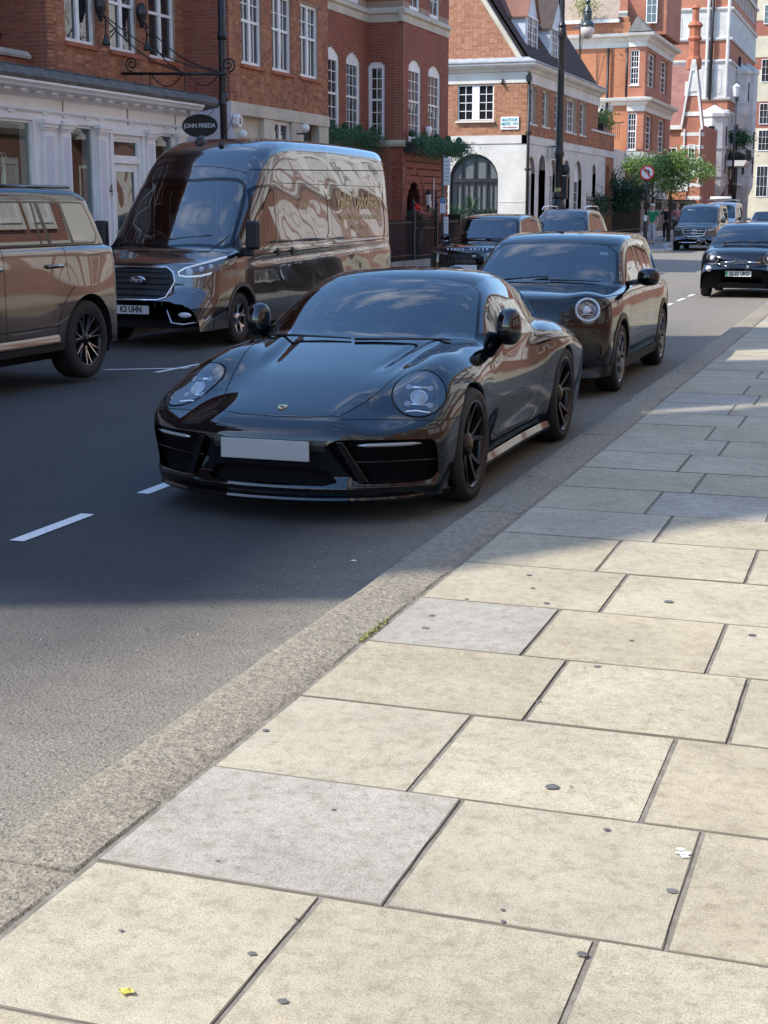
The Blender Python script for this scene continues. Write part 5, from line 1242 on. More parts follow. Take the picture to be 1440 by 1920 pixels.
def interior(root, o, s_seat, w, zf, zt, s_dash, z_dash, hs=.0, rear=True, seat=SEAT, wheelx=-.37, wr=.18, s_end=3.2):
    """dashboard, steering wheel, seats: seen faintly through the glass"""
    X, Yo, Zo = o
    fl = MB(); fl.box(X-w*.8, X+w*.8, Yo+s_dash-.2, Yo+s_end, Zo+.22, Zo+.28); fl.build('floor_pan', DARK, root)
    d = MB(); d.prism([(s_dash-.1, z_dash-.04), (s_dash+.12, z_dash), (s_dash+.36, z_dash-.05), (s_dash+.42, z_dash-.22), (s_dash-.1, z_dash-.3)], X-w*.84, X+w*.84, lambda u, v_, t: (t, Yo+u, Zo+v_))
    d.build('dashboard', SEAT, root, bevel=.02)
    for sx in (-1, 1):
        for k, ss in enumerate([s_seat]+([s_seat+.85] if rear else [])):
            m = MB(); cx = X+sx*w*.43
            for (y0, z0, y1, z1, th, wd) in ((ss-.05, zf+.16, ss+.12, zt-.22, .13, .46), (ss+.13, zt-.20, ss+.16, zt-.02, .09, .25)):
                n0 = 5
                for i in range(n0):
                    u0, u1 = i/n0, (i+1)/n0
                    yy0, yy1 = y0+(y1-y0)*u0, y0+(y1-y0)*u1; zz0, zz1 = z0+(z1-z0)*u0, z0+(z1-z0)*u1
                    ww = wd*(1-.12*u0); m.add([(cx+a*ww/2, Yo+y_+b*th/2, Zo+z_) for (y_, z_) in ((yy0, zz0), (yy1, zz1)) for a, b in ((-1, -1), (1, -1), (1, 1), (-1, 1))],
                                              [(0, 1, 5, 4), (1, 2, 6, 5), (2, 3, 7, 6), (3, 0, 4, 7), (4, 5, 6, 7)])
            m.box(cx-.24, cx+.24, Yo+ss-.55, Yo+ss+.02, Zo+zf+.04, Zo+zf+.2)
            m.build('seat', seat, root, bevel=.02)
    sw = MB(); c = (X+wheelx, Yo+s_dash+.40, Zo+z_dash+.03); pts = [(c[0]+wr*math.cos(a), c[1]-wr*.42*math.sin(a), c[2]+wr*.9*math.sin(a)) for a in np.linspace(0, 2*math.pi, 25)]
    sw.tube(pts, .013, 8, False); sw.tube([(c[0]-wr, c[1], c[2]), c, (c[0]+wr, c[1], c[2])], .016, 6); sw.tube([c, (c[0], c[1]-.15, c[2]-.14)], .03, 6)
    sw.build('steering_wheel', mat('wheel_leather', (.05, .05, .052), .4), root, True)
def wiper(root, a, b, lift=.012, m=BPLA):
    w = MB(); a, b = Vector(a), Vector(b); w.tube([a, a+(b-a)*.5+Vector((0, -.004, .004)), b], [.009, .008, .005], 6)
    w.build('wiper', m, root, True)
def door_mirror(root, c, sx, w, h, d, m, side, glassm=CHROME, arm=None):
    """shell ellipsoid cut flat behind; c centre; side +1/-1"""
    mb = MB(); mb.ball((0, 0, 0), 1, 20, 12)
    v = []
    for p in mb.v:
        x, y, z = p; e = .78
        x, z = math.copysign(abs(x)**e, x), math.copysign(abs(z)**e, z)
        y = y if y < 0 else y*.12
        v.append((c[0]+x*w/2, c[1]+y*d+side*x*0, c[2]+z*h/2))
    o = mesh_obj('door_mirror', v, mb.f, m, root, True)
    gm = MB(); gm.lathe([(.001, 0), (1, 0)], (0, 0, 0), 'Y', 20, False); v = [(c[0]+p[0]*w*.42, c[1]+d*.125, c[2]+p[2]*h*.40) for p in gm.v]
    mesh_obj('mirror_glass', v, gm.f, glassm, o)
    if arm:
        ar = MB(); ar.tube([Vector(c)+Vector((-side*w*.3, 0, -h*.25)), Vector(arm)], .024, 8); ar.build('mirror_arm', BPLA, o, True)
    return o
# ----------------------------------------------------------------- black sports coupe in the foreground
def build_sports_car():
    o = (-3.195, 7.33, 0.0)
    root = thing('sports_car', 'glossy black sports coupe with oval headlights parked nearest by the kerb', 'car', o)
    Zc = tab([-.2, .0, .10, .25, .45, .7, 1.0, 1.3, 1.55, 1.75, 2.4, 3.1, 3.6, 4.0, 4.3, 4.6],
             [.40, .505, .565, .615, .672, .737, .800, .858, .90, .915, .91, .905, .895, .86, .80, .72], .06)
    fbh = tab([-.2, .0, .2, .33, .45, .58, .72, .85, 1.0, 1.3, 1.6, 1.9, 2.3, 2.8, 3.1, 3.5, 3.9, 4.3, 4.6], [-.02, -.04, -.060, -.052, -.018, .028, .066, .082, .080, .045, .015, .0, -.02, -.01, .0, .0, -.02, -.03, -.03], .05)
    Wd = tab([-.2, .2, .5, .95, 1.35, 1.8, 2.3, 2.7, 3.1, 3.45, 3.9, 4.3, 4.6], [.86, .895, .908, .912, .885, .872, .872, .885, .918, .930, .915, .885, .85], .08)
    Wz = tab([0, .15, .3, .45, .58, .72, .85, .95, 1.1], [-.07, -.045, -.015, -.002, .0, -.022, -.075, -.125, -.20], .03)
    Zr = tab([1.2, 1.45, 1.7, 2.0, 2.25, 2.5, 2.75, 3.1, 3.5, 3.9, 4.25, 4.6], [.70, .865, 1.015, 1.172, 1.262, 1.296, 1.295, 1.245, 1.135, 1.005, .885, .72], .07)
    Wb = tab([1.2, 1.6, 2.2, 2.8, 3.3, 3.8, 4.4], [.83, .825, .815, .79, .735, .62, .46], .08)
    def F(x, s, z):
        y = np.abs(x); y2 = y*y
        fq = fbh(s); fr = np.maximum(fq, 0)*np.exp(-((y-.69)/.19)**2)+np.minimum(fq, 0)*sstep(y, .30, .62)
        hip = .045*g2(s, 3.35, .60)*np.exp(-((y-.76)/.16)**2)
        groove = -.010*np.exp(-((y-(.30+.14*(s-.5)))/.045)**2)*sstep(s, .75, 1.15)*(1-sstep(s, 1.62, 1.75))
        ridge = .012*np.exp(-((y-(.37+.14*(s-.5)))/.05)**2)*sstep(s, .75, 1.15)*(1-sstep(s, 1.62, 1.75))
        dz = Zc(s)-.055*y2-.05*y2*y2*sstep(s, 0, .8)+fr+hip+groove+ridge-.06*np.maximum(y-.80, 0)
        deck = (z-dz)*.97
        # body side with door scallop and swelling haunch
        shoulder = .060*g2(s, 3.35, .55)*sstep(z, .55, .85) + .035*g2(s, .95, .50)*sstep(z, .5, .8)
        scal = -.016*g2(z, .40, .10)*sstep(s, 1.35, 1.8)*(1-sstep(s, 2.5, 2.95)) + .012*g2(z, .26, .06)*sstep(s, 1.4, 1.7)*(1-sstep(s, 2.6, 2.9))
        side = y-(Wd(s)+Wz(z)+shoulder+scal)
        plan = .30*(y/.9)**2.8+.085*(y/.9)**2
        fz = np.interp(z, [.0, .10, .16, .20, .26, .34, .44, .52, .60, .70, .9], [.16, .085, .03, .018, .045, .03, .0, .0, .03, .09, .25])
        front = ((plan+fz)-s)*.93
        rear = (s-(4.52-.22*(y/.9)**3-.10*sstep(z, .75, .95)-.10*(1-sstep(z, .2, .5))))*.95
        b = smax(deck, side, .16); b = smax(b, front, .10); b = smax(b, rear, .12)
        zr = Zr(s-.20*y2)-.10*y2-.12*y2*y2
        zc = np.maximum(z, .86); cy = y-(Wb(s)-.58*(zc-.88)-.12*np.maximum(z-1.08, 0))
        cab = smax((z-zr)*.86, cy*.86, .15)
        return smin(b, cab, .055)
    sh = Shell(F, (0, -.15, .10), (1.05, 4.65, 1.36), .0185, o, root)
    sh.keep(lambda x, s, z: z-.135)
    WF, WR, ZW = .97, 3.42, .345
    for wy, wr in ((WF, .362), (WR, .372)):
        sh.drop(lambda x, s, z: np.minimum(wr-np.hypot(s-wy, z-ZW+.0), x-.45))
    # ---- glass
    ws_plan = polyf([(-.9, 1.47), (.0, 1.40), (.735, 1.555), (.668, 1.85), (.578, 2.245), (.0, 2.175), (-.9, 2.1)], 1)
    wsf = lambda x, s, z: np.minimum(ws_plan(x, s), z-.84)
    band = sh.cut(lambda x, s, z: np.minimum(wsf(x, s, z)+.022, z-.82))
    s2 = Shell.__new__(Shell); s2.F, s2.o, s2.root = F, sh.o, root; s2.P, s2.T = band
    sh.make('windscreen', s2.cut(wsf), GLW); sh.make('windscreen_seal', (s2.P, s2.T), GBLK)
    sg = polyf([(1.66, .925), (1.72, .985), (1.99, 1.118), (2.28, 1.205), (2.58, 1.232), (2.95, 1.195), (3.28, 1.10), (3.43, 1.01), (3.20, .955), (2.6, .928), (2.0, .912)], 1)
    sgf = lambda x, s, z: np.minimum(sg(s, z), x-.35)
    fr_ = sh.cut(lambda x, s, z: sgf(x, s, z)+.020); s2.P, s2.T = fr_
    sgm = s2.cut(sgf); sh.make('window_seal', (s2.P, s2.T), GBLK, 'pair')
    s2.P, s2.T = sgm
    sh.make('window_pillar', s2.line(lambda x, s, z: s-2.90+(z-.9)*.25, .012, lambda x, s, z: s-2.5), GBLK, 'pair')
    sh.make('quarter_window', s2.cut(lambda x, s, z: s-2.86), GLS, 'pair'); sh.make('side_window', (s2.P, s2.T), GLS, 'pair')
    rw = polyf([(-.9, 2.92), (.44, 2.95), (.50, 3.3), (.40, 3.78), (-.9, 3.85)], 2)
    sh.make('rear_window', sh.cut(lambda x, s, z: np.minimum(rw(x, s), z-.95)), GLS)
    # ---- headlamps: oval, leaning back
    hc = np.array([.700, .555, .685]); hn = np.array([.22, -.62, .62]); hn /= np.linalg.norm(hn)
    hu = np.array([.88, .28, -.08]); hu -= hn*(hu@hn); hu /= np.linalg.norm(hu); hv = np.cross(hn, hu); hv *= np.sign(hv[2])
    A_, B_ = .146, .208
    def hl(x, s, z):
        p = np.stack([x, s, z], -1)-hc; a, b = p@hu, p@hv; q = p@hn
        t = np.sqrt((a/A_)**2+(b/B_)**2)+1e-9
        return np.minimum((1-t)*.5*(A_+B_), .2-np.abs(q))
    sh.refine(lambda x, s, z: .06-np.abs(hl(x, s, z)+.0), 1)
    ring = sh.cut(lambda x, s, z: hl(x, s, z)+.014); s2.P, s2.T = ring
    lens = s2.cut(hl); sh.make('headlight_ring', (s2.P, s2.T), RUB, 'pair', -.007)
    lamps = sh.make('headlight', lens, GLL, 'pair', .004)
    for lo_, sx in zip(lamps, (1, -1)):
        def W_(a, b, q):  # local to world
            p = hc+hu*a+hv*b+hn*q; return (o[0]+sx*p[0], o[1]+p[1], o[2]+p[2])
        bowl = MB(); N = 28; v = []; f = []
        for k, (t, dq) in enumerate([(1.0, -.012), (.97, -.03), (.85, -.075), (.5, -.10), (.01, -.105)]):
            for j in range(N):
                a = 2*math.pi*j/N; p = hc+hu*A_*t*math.cos(a)+hv*B_*t*math.sin(a)
                if k <= 1:   # follow the body surface
                    for _ in range(4):
                        pv = p[None]; fv = F(pv[:, 0], pv[:, 1], pv[:, 2])[0]; gg = grad(F, pv)[0]; p = p-hn*fv/max(gg@hn, .3)
                    p = p+hn*(dq+.008)
                else: p = p+hn*dq
                v.append((o[0]+sx*p[0], o[1]+p[1], o[2]+p[2]))
        for i in range(4):
            for j in range(N): f.append((i*N+j, i*N+(j+1) % N, (i+1)*N+(j+1) % N, (i+1)*N+j))
        mesh_obj('lamp_bowl', v, f, mat('lamp_bowl_dark', (.04, .042, .048), .25, .4), lo_, True)
        # main projector and the four small lamps in a cross
        def disc(nm, a, b, r, q, m, n=16, dome=.02):
            mb = MB(); v = [W_(a, b, q+dome)]; 
            for t, dq in ((.6, .75), (1, 0)):
                for j in range(n): an = 2*math.pi*j/n; v.append(W_(a+r*t*math.cos(an), b+r*t*math.sin(an), q+dome*dq))
            f = [(0, 1+j, 1+(j+1) % n) for j in range(n)]+[(1+j, 1+n+j, 1+n+(j+1) % n, 1+(j+1) % n) for j in range(n)]
            mesh_obj(nm, v, f, m, lo_, True)
            rg = MB(); rg.tube([W_(a+r*1.08*math.cos(t), b+r*1.08*math.sin(t), q) for t in np.linspace(0, 2*math.pi, n+1)], .005, 6, False); rg.build('bezel_ring', ALUD if r < .04 else ALU, lo_, True)
        disc('projector', 0, .0, .043, -.045, mat('dim_lens', (.30, .32, .36), .08, spec=.9))
        for a in (-.062, .062):
            for b in (-.052, .066): disc('small_lamp', a, b, .021, -.045, mat('drl_lens', (.22, .24, .27), .08), 12, .012)
        for zb_, r_ in ((.066, .010), (-.052, .007)): br = MB(); br.tube([W_(-.062, zb_, -.046), W_(.062, zb_, -.046)], r_, 6); br.build('lamp_bar', ALU, lo_, True)
        sp_ = MB(); sp_.tube([W_(-.07, -.115, -.03), W_(-.01, -.105, -.03), W_(.07, -.112, -.03)], .0035, 6); sp_.build('light_strip', DRL, lo_, True)
    # ---- lower front openings (front view, half)
    def fv(poly, it=1, depth=.75):
        p = polyf(poly, it); return lambda x, s, z: np.minimum(p(x, z), depth-s)
    big = fv([(.40, .475), (.84, .465), (.865, .44), (.862, .27), (.83, .225), (.52, .222), (.455, .25), (.36, .40), (.345, .45)])
    ctr = fv([(-.5, .315), (.32, .315), (.40, .215), (-.5, .205)])
    topb = fv([(-.5, .468), (.36, .468), (.33, .452), (.33, .405), (-.5, .405)], 0)
    sh.refine(lambda x, s, z: np.minimum(.6-s, np.minimum(z-.17, .52-z)), 1)
    sh.cut(big); sh.cut(ctr)
    sh.make('plate_recess', sh.cut(topb), BPLA, off=-.004)
    # dark recess behind the openings
    rc = Shell.__new__(Shell); rc.F, rc.o, rc.root = F, sh.o, root; rc.P, rc.T = surface(F, (0, -.1, .14), (1.0, .85, .6), .03)
    (rc.P, rc.T), _ = clip(rc.P, rc.T, rc.P[:, 0]+1e-9); rc.keep(lambda x, s, z: np.minimum(np.minimum(.52-z, z-.17), .75-s))
    rc.make('intake_recess', (rc.P, rc.T), mat('intake_black', (.004, .004, .005), .9, spec=.1), off=-.055)
    for sx in (1, -1):
        # slatted insert, blade, fin and lamp bar of each intake
        def at(x, z, d=.0): s_ = surf_s(F, x, z); return (o[0]+sx*x, o[1]+s_+d, o[2]+z)
        for k in range(9):
            z = .255+k*.020; mb = MB(); mb.tube([at(x, z, .035) for x in np.linspace(.56, .80, 6)], .0035, 4); mb.build('grille_slat', mat('slat_black', (.006, .006, .007), .9, spec=.05), root)
        mb = MB(); pts = [at(x, .345, .012) for x in np.linspace(.42, .85, 8)]; mb.tube(pts, .006, 6); mb.build('intake_blade', GBLK, root, True)
        mb = MB()
        P_ = [(.385, .462), (.425, .462), (.545, .232), (.50, .226)]
        v = [at(x, z, -.004) for x, z in P_]+[at(x, z, .05) for x, z in P_]
        mb.add(v, [(0, 1, 2, 3), (4, 7, 6, 5), (0, 4, 5, 1), (1, 5, 6, 2), (2, 6, 7, 3), (3, 7, 4, 0)]); mb.build('intake_fin', GBLK, root, bevel=.005)
        mb = MB(); pts = [at(x, .442-.0*x, .004) for x in np.linspace(.50, .80, 8)]; mb.tube(pts, [.004, .010, .011, .011, .011, .011, .010, .004], 8); mb.build('running_light_bar', mat('bar_lens', (.35, .36, .38), .1, .5), root, True)
        mb = MB(); mb.tube([at(x, .207, -.004) for x in np.linspace(.44, .86, 8)], [.004, .009, .010, .010, .010, .009, .008, .003], 6); mb.build('lower_winglet', P911, root, True)
    # front splitter lip
    lip = MB(); v = []; f = []; N = 33
    for i in range(N):
        x = -.885+1.77*i/(N-1); s_ = surf_s(F, min(abs(x), .80), .19) if abs(x) < .80 else surf_s(F, .80, .19)+(abs(x)-.80)*3.2
        for ds, z in ((-.022, .150), (-.028, .138), (-.02, .126), (.16, .120), (.14, .165)): v.append((o[0]+x, o[1]+s_+ds, o[2]+z+.012*(abs(x)/.9)**2))
    for i in range(N-1):
        for j in range(5): f.append((i*5+j, i*5+(j+1) % 5, (i+1)*5+(j+1) % 5, (i+1)*5+j))
    mesh_obj('front_splitter', v, f, P911, root, 'auto')
    # ---- panels: lines first, then doors / bonnet
    sh.refine(lambda x, s, z: np.minimum(1.7-s, z-.4), 1) if False else None
    bon = polyf([(-.9, .13), (.0, .13), (.20, .142), (.36, .185), (.46, .50), (.575, 1.05), (.625, 1.40), (.60, 1.50), (.0, 1.375), (-.9, 1.4)], 0)
    bonf = lambda x, s, z: np.minimum(bon(x, s), z-.5)
    bl = sh.line(lambda x, s, z: bon(x, s), .0032, lambda x, s, z: np.minimum(1.33-s, z-.5)); sh.make('panel_gap', bl, DARK, off=-.003)
    sh.make('bonnet', sh.cut(bonf), P911)
    door = polyf([(1.52, .86), (1.50, .5), (1.58, .285), (2.62, .285), (2.78, .42), (2.90, .70), (2.90, .925), (2.75, .95), (1.66, .91)], 1)
    sh.make('panel_gap', sh.line(lambda x, s, z: door(s, z), .0032, lambda x, s, z: np.minimum(x-.5, .955-z)), DARK, 'pair', -.003)
    sh.make('door', sh.cut(lambda x, s, z: np.minimum(np.minimum(door(s, z), x-.5), .96-z)), P911, 'pair')
    bump_l = linef([(.215, .0), (.232, .35), (.30, .48), (.36, .60)])
    sh.make('panel_gap', sh.line(lambda x, s, z: z-.575+.05*s, .0022, lambda x, s, z: np.minimum(x-.38, .66-s)), DARK, 'pair', -.002)
    sh.make('panel_gap', sh.line(lambda x, s, z: x-.585, .003, lambda x, s, z: np.minimum(np.minimum(z-1.1, s-2.2), 2.9-s)), DARK, 'pair', -.003)
    sh.make('body', (sh.P, sh.T), P911)
    for wy, wr in ((WF, .362), (WR, .372)): arch_liner(root, F, o, wy, ZW, wr, .52, flange=P911)
    fl = MB(); fl.box(o[0]-.80, o[0]+.80, o[1]+1.38, o[1]+3.0, .12, .2); fl.box(o[0]-.5, o[0]+.5, o[1]+.25, o[1]+4.3, .125, .21); fl.build('underbody', DARK, root)
    # side skirt blade
    for sx in (1, -1):
        mb = MB(); v = []
        for s_ in np.linspace(1.36, 3.02, 12):
            x = (surf_x(F, s_, .24) or .86)
            for dx, z in ((.0, .205), (.022, .165), (.018, .145), (-.06, .14)): v.append((o[0]+sx*(x+dx), o[1]+s_, z))
        mb.add(v, [(i*4+j, i*4+(j+1) % 4, i*4+4+(j+1) % 4, i*4+4+j) for i in range(11) for j in range(4)]); mb.build('side_skirt', P911, root, 'auto')
    # ---- wheels
    for sx in (1, -1):
        make_wheel(root, o[0]+sx*.795, o[1]+WF, .338, .338, .245, .258, 'sport', sx, ALUB, ALUB, mat('crest_cap', (.10, .07, .035), .35, .5))
        make_wheel(root, o[0]+sx*.780, o[1]+WR, .350, .350, .305, .272, 'sport', sx, ALUB, ALUB, MATS['crest_cap'])
    # ---- mirrors, wipers, plate, crest, sensors
    for sx in (1, -1): door_mirror(root, (o[0]+sx*.87, o[1]+1.93, .955), sx, .165, .235, .11, P911, sx, arm=(o[0]+sx*.78, o[1]+1.92, .86))
    def onws(x, s_): return (o[0]+x, o[1]+s_, surf_z(F, abs(x), s_)+.014)
    wiper(root, onws(-.62, 1.50), onws(-.03, 1.435)); wiper(root, onws(.0, 1.415), onws(.60, 1.515))
    pv = MB(); pv.add([], []) 
    sg_ = MB()
    for k, (x0, x1, s0, s1) in enumerate([(-.115, .115, 2.08, 2.17), (-.07, .07, 2.01, 2.08)]):
        v = [(o[0]+x, o[1]+s_, surf_z(F, abs(x), s_)-.012) for x, s_ in ((x0, s0), (x1, s0), (x1, s1), (x0, s1))]; sg_.add(v, [(0, 1, 2, 3)])
    sg_.build('rain_sensor', BPLA, root)
    mr = MB(); mr.ball((o[0], o[1]+2.0, 1.12), .1, 12, 8, (1.15, .2, .38)); mr.build('interior_mirror', BPLA, root, True)
    ps = surf_s(F, .0, .40); p_ = plate(root, o[0], o[1]-.018, .412, .52, .11, None, m=mat('plate_grey', (.27, .265, .28), .5)); p_.name = 'number_plate'  # blank plate in one plain grey
    # crest shield on the nose
    cz = .235; zz = surf_z(F, 0, cz); up_ = Vector((0, surf_z(F, 0, cz+.03)*0+.03, surf_z(F, 0, cz+.03)-zz)).normalized(); nrm = Vector((1, 0, 0)).cross(up_)
    def shd(k, q): 
        pts = [(-.024, .03), (-.012, .026), (0, .033), (.012, .026), (.024, .03), (.025, .0), (.018, -.018), (0, -.033), (-.018, -.018), (-.025, 0)]
        c0 = Vector((o[0], o[1]+cz, zz)); return [c0+Vector((1, 0, 0))*a*k+up_*b*k+nrm*q for a, b in pts]
    mb = MB(); a, b = shd(1, -.002), shd(1, .005); n = 10
    mb.add(a+b, [tuple(range(n)), tuple(range(n, 2*n))]+[(i, (i+1) % n, n+(i+1) % n, n+i) for i in range(n)]); cr = mb.build('crest', mat('crest_gold', (.75, .55, .25), .25, .9), root)
    mb = MB(); mb.add(shd(.38, .0062), [tuple(range(n))]); mb.build('shield', mat('crest_dark', (.03, .02, .02), .4), cr)
    for (x0, y0) in ((-.5, .45), (.5, -.45)):
        q = [Vector((o[0], o[1]+cz, zz))+Vector((1, 0, 0))*x*.02+up_*y*.02+nrm*.0058 for x, y in ((x0-.35, y0-.3), (x0+.35, y0-.3), (x0+.35, y0+.3), (x0-.35, y0+.3))]
        mb = MB(); mb.add(q, [(0, 1, 2, 3)]); mb.build('quarter', REDL, cr)
    interior(root, o, 2.55, .80, .22, 1.13, 1.62, .90, rear=False, s_end=3.4)
    return root, F
build_sports_car()
# ----------------------------------------------------------------- every other vehicle: one recipe, its own measures
def ground_z(x, y):
    t = np.clip((y-13+6*np.clip((-x-5)/3, 0, 1)-6*np.clip((x+4.5)/1.5, 0, 1))/12, 0, 1); return -.12*t*t*(3-2*t)
def make_F(d):
    Zc, Zr, Wd, Wz, Wb = (tab(*d[k], d.get('sm', .05)) for k in ('Zc', 'Zr', 'W', 'Wz', 'Wb'))
    fzx, fzy = d['fz']; fzt = tab(fzx, fzy, .02); L = d['L']; k = d.get('k', (.12, .08, .10, .12, .05)); zb = d['zb']; tilt = d['tilt']; pa, pb, pe = d.get('plan', (.22, .03, 2.6)); hw = d['hw']
    rr = d.get('rear', (.12, .06)); extra = d.get('extra')
    def F(x, s, z):
        y = np.abs(x); y2 = y*y
        dz = Zc(s)-d.get('crown', .06)*y2-d.get('crown4', .05)*y2*y2
        if 'fb' in d: A, c, w, s0, sw = d['fb']; dz = dz+A*np.exp(-((y-c)/w)**2)*g2(s, s0, sw)
        deck = (z-dz)*.96; W_ = Wd(s)+Wz(z)
        for (A, s0, sw, z0, zw) in d.get('bulge', ()): W_ = W_+A*g2(s, s0, sw)*g2(z, z0, zw)
        side = y-W_
        front = (pa*(y/hw)**pe+pb*(y/hw)**2+fzt(z)-s)*d.get('fk', .95)
        rear = (s-(L-rr[0]*(y/hw)**3-rr[1]*sstep(z, .9, d['H'])))*.97
        b = smax(smax(smax(deck, side, k[0]), front, k[1]), rear, k[2])
        sr = s-d.get('wcurve', .12)*y2; zr = Zr(sr)-d.get('rcrown', .05)*y2-d.get('rcrown4', .06)*y2*y2
        sl = (Zr(sr+.02)-Zr(sr-.02))/.04; c1 = (z-zr)/np.sqrt(1+sl*sl)
        cy = y-(Wb(s)-tilt*(np.maximum(z, zb)-zb)-d.get('tilt2', 0)*np.maximum(z-zb-.35, 0)**2)
        cab = smax(smax(c1, cy, k[3]), rear, k[2]); F_ = smin(b, cab, k[4])
        return F_ if extra is None else extra(F_, x, s, z)
    return F
def fpoly(poly, it=1, depth=.9):
    p = polyf(poly, it); return lambda x, s, z: np.minimum(p(x, z), depth-s)
def build_car(d):
    o = d['o']; root = thing(d['name'], d['label'], d['cat'], o, d.get('group')); F = make_F(d); paint_ = d['paint']; h = d['h']
    sh = Shell(F, (0, -.15, .12), (d['hw']+.12, d['L']+.15, d['H']+.12), h, o, root); zbot = d.get('zbot', .18); sh.keep(lambda x, s, z: z-zbot)
    R_ = d['arch']; ax = d['axles']; wr = d['wheel'][0]; near = h < .03
    if d.get('clad'):      # black trim round the arches and along the sill
        cl, m_ = d['clad']
        g_ = sh.cut(lambda x, s, z: np.minimum(np.maximum(np.maximum(R_+cl-np.hypot(s-ax[0], z-wr), R_+cl-np.hypot(s-ax[1], z-wr)), np.minimum(d.get('sill', .30)-z, s-.25)), x-.4)); cs = Shell.__new__(Shell); cs.F, cs.o, cs.root = F, sh.o, root; cs.P, cs.T = g_
        for a in ax: cs.drop(lambda x, s, z, a=a: np.minimum(R_-np.hypot(s-a, z-wr), x-.4))
        cs.make('wheel_arch_trim', (cs.P, cs.T), m_, 'pair', .006)
    for a in ax: sh.drop(lambda x, s, z, a=a: np.minimum(R_-np.hypot(s-a, z-wr), x-.4))
    s2 = Shell.__new__(Shell); s2.F, s2.o, s2.root = F, sh.o, root
    def glazed(fn, name, m, mode, seal=.018):
        s2.P, s2.T = sh.cut(lambda x, s, z: fn(x, s, z)+seal); g_ = s2.cut(fn)
        if seal: sh.make(name+'_seal', (s2.P, s2.T), GBLK, mode)
        return g_
    wp = polyf(d['ws'], 1); sh.make('windscreen', glazed(lambda x, s, z: np.minimum(wp(x, s), z-d['wsz']), 'windscreen', GLW, 'whole', d.get('seal', .03)), d.get('wsm', GLW))
    for poly, pillars in d['sides']:
        p = polyf(poly, 1); geo = glazed(lambda x, s, z: np.minimum(p(s, z), x-.35), 'window', GLS, 'pair', d.get('sseal', .02))
        s2.P, s2.T = geo
        for (s0, lean, w) in pillars: sh.make('window_pillar', s2.line(lambda x, s, z: s-s0-lean*(z-1), w, lambda x, s, z: x-.2), d.get('pilm', GBLK), 'pair')
        sh.make('side_window', (s2.P, s2.T), GLS, 'pair')
    if 'rw' in d:
        p = polyf(d['rw'], 1); sh.make('rear_window', sh.cut(lambda x, s, z: np.minimum(p(x, z), s-d['L']*.75)), GLS)
    sh.refine(lambda x, s, z: np.minimum(.55-s, .1+z), 1) if near else None
    for nm, poly, m_, off in d.get('fronts', ()):
        r = sh.cut(fpoly(poly, 1)); 
        if r is not None and len(r[1]): sh.make(nm, r, m_, 'pair' if min(q[0] for q in poly) > .02 else 'whole', off)
    for nm, fn, m_, off, mode in d.get('cuts', ()): sh.make(nm, sh.cut(fn), m_, mode, off)
    for dfn, w, mask, mode in d.get('lines', ()): sh.make('panel_gap', sh.line(dfn, w, mask), DARK, mode, -.003)
    for nm, fn, mode in d.get('panels', ()): sh.make(nm, sh.cut(fn), paint_, mode)
    sh.make('body', (sh.P, sh.T), paint_)
    for a in ax: arch_liner(root, F, o, a, wr, R_, d['hw']-.42, flange=None)
    X, Y, Z = o; fl = MB(); fl.box(X-d['hw']+.18, X+d['hw']-.18, Y+ax[0]+R_, Y+ax[1]-R_, Z+zbot-.01, Z+zbot+.1); fl.box(X-.5, X+.5, Y+.3, Y+d['L']-.3, Z+zbot, Z+zbot+.1); fl.build('underbody', DARK, root)
    st = d['style']; wr_, ww, rr_ = d['wheel']
    for sx in (1, -1):
        for a in ax: make_wheel(root, X+sx*(d['hw']-.01-ww/2-d.get('inset', 0)), Y+a, Z+wr_, wr_, ww, rr_, st, sx, d['rim'][0], d['rim'][1])
    if 'mirror' in d:
        mx, ms, mz, mw, mh, md = d['mirror']
        for sx in (1, -1): door_mirror(root, (X+sx*mx, Y+ms, Z+mz), sx, mw, mh, md, d.get('mirm', paint_), sx, arm=(X+sx*(d['hw']-.12), Y+ms+.02, Z+mz-mh*.4))
    if 'int' in d: interior(root, o, *d['int'][0], **d['int'][1])
    if 'wipe' in d:
        for a, b in d['wipe']: P = lambda q: (X+q[0], Y+q[1], Z+surf_z(F, abs(q[0]), q[1])+.014); wiper(root, P(a), P(b))
    return root, F, o
def on_front(F, o, x, z, d=0.): return (o[0]+x, o[1]+surf_s(F, min(abs(x), .96*1.0), z)+d, o[2]+z)
def front_bar(root, F, o, pts, r, m, name, d=0., smooth=True):
    mb = MB(); mb.tube([on_front(F, o, x, z, d) for x, z in pts], r, 6); return mb.build(name, m, root, smooth)

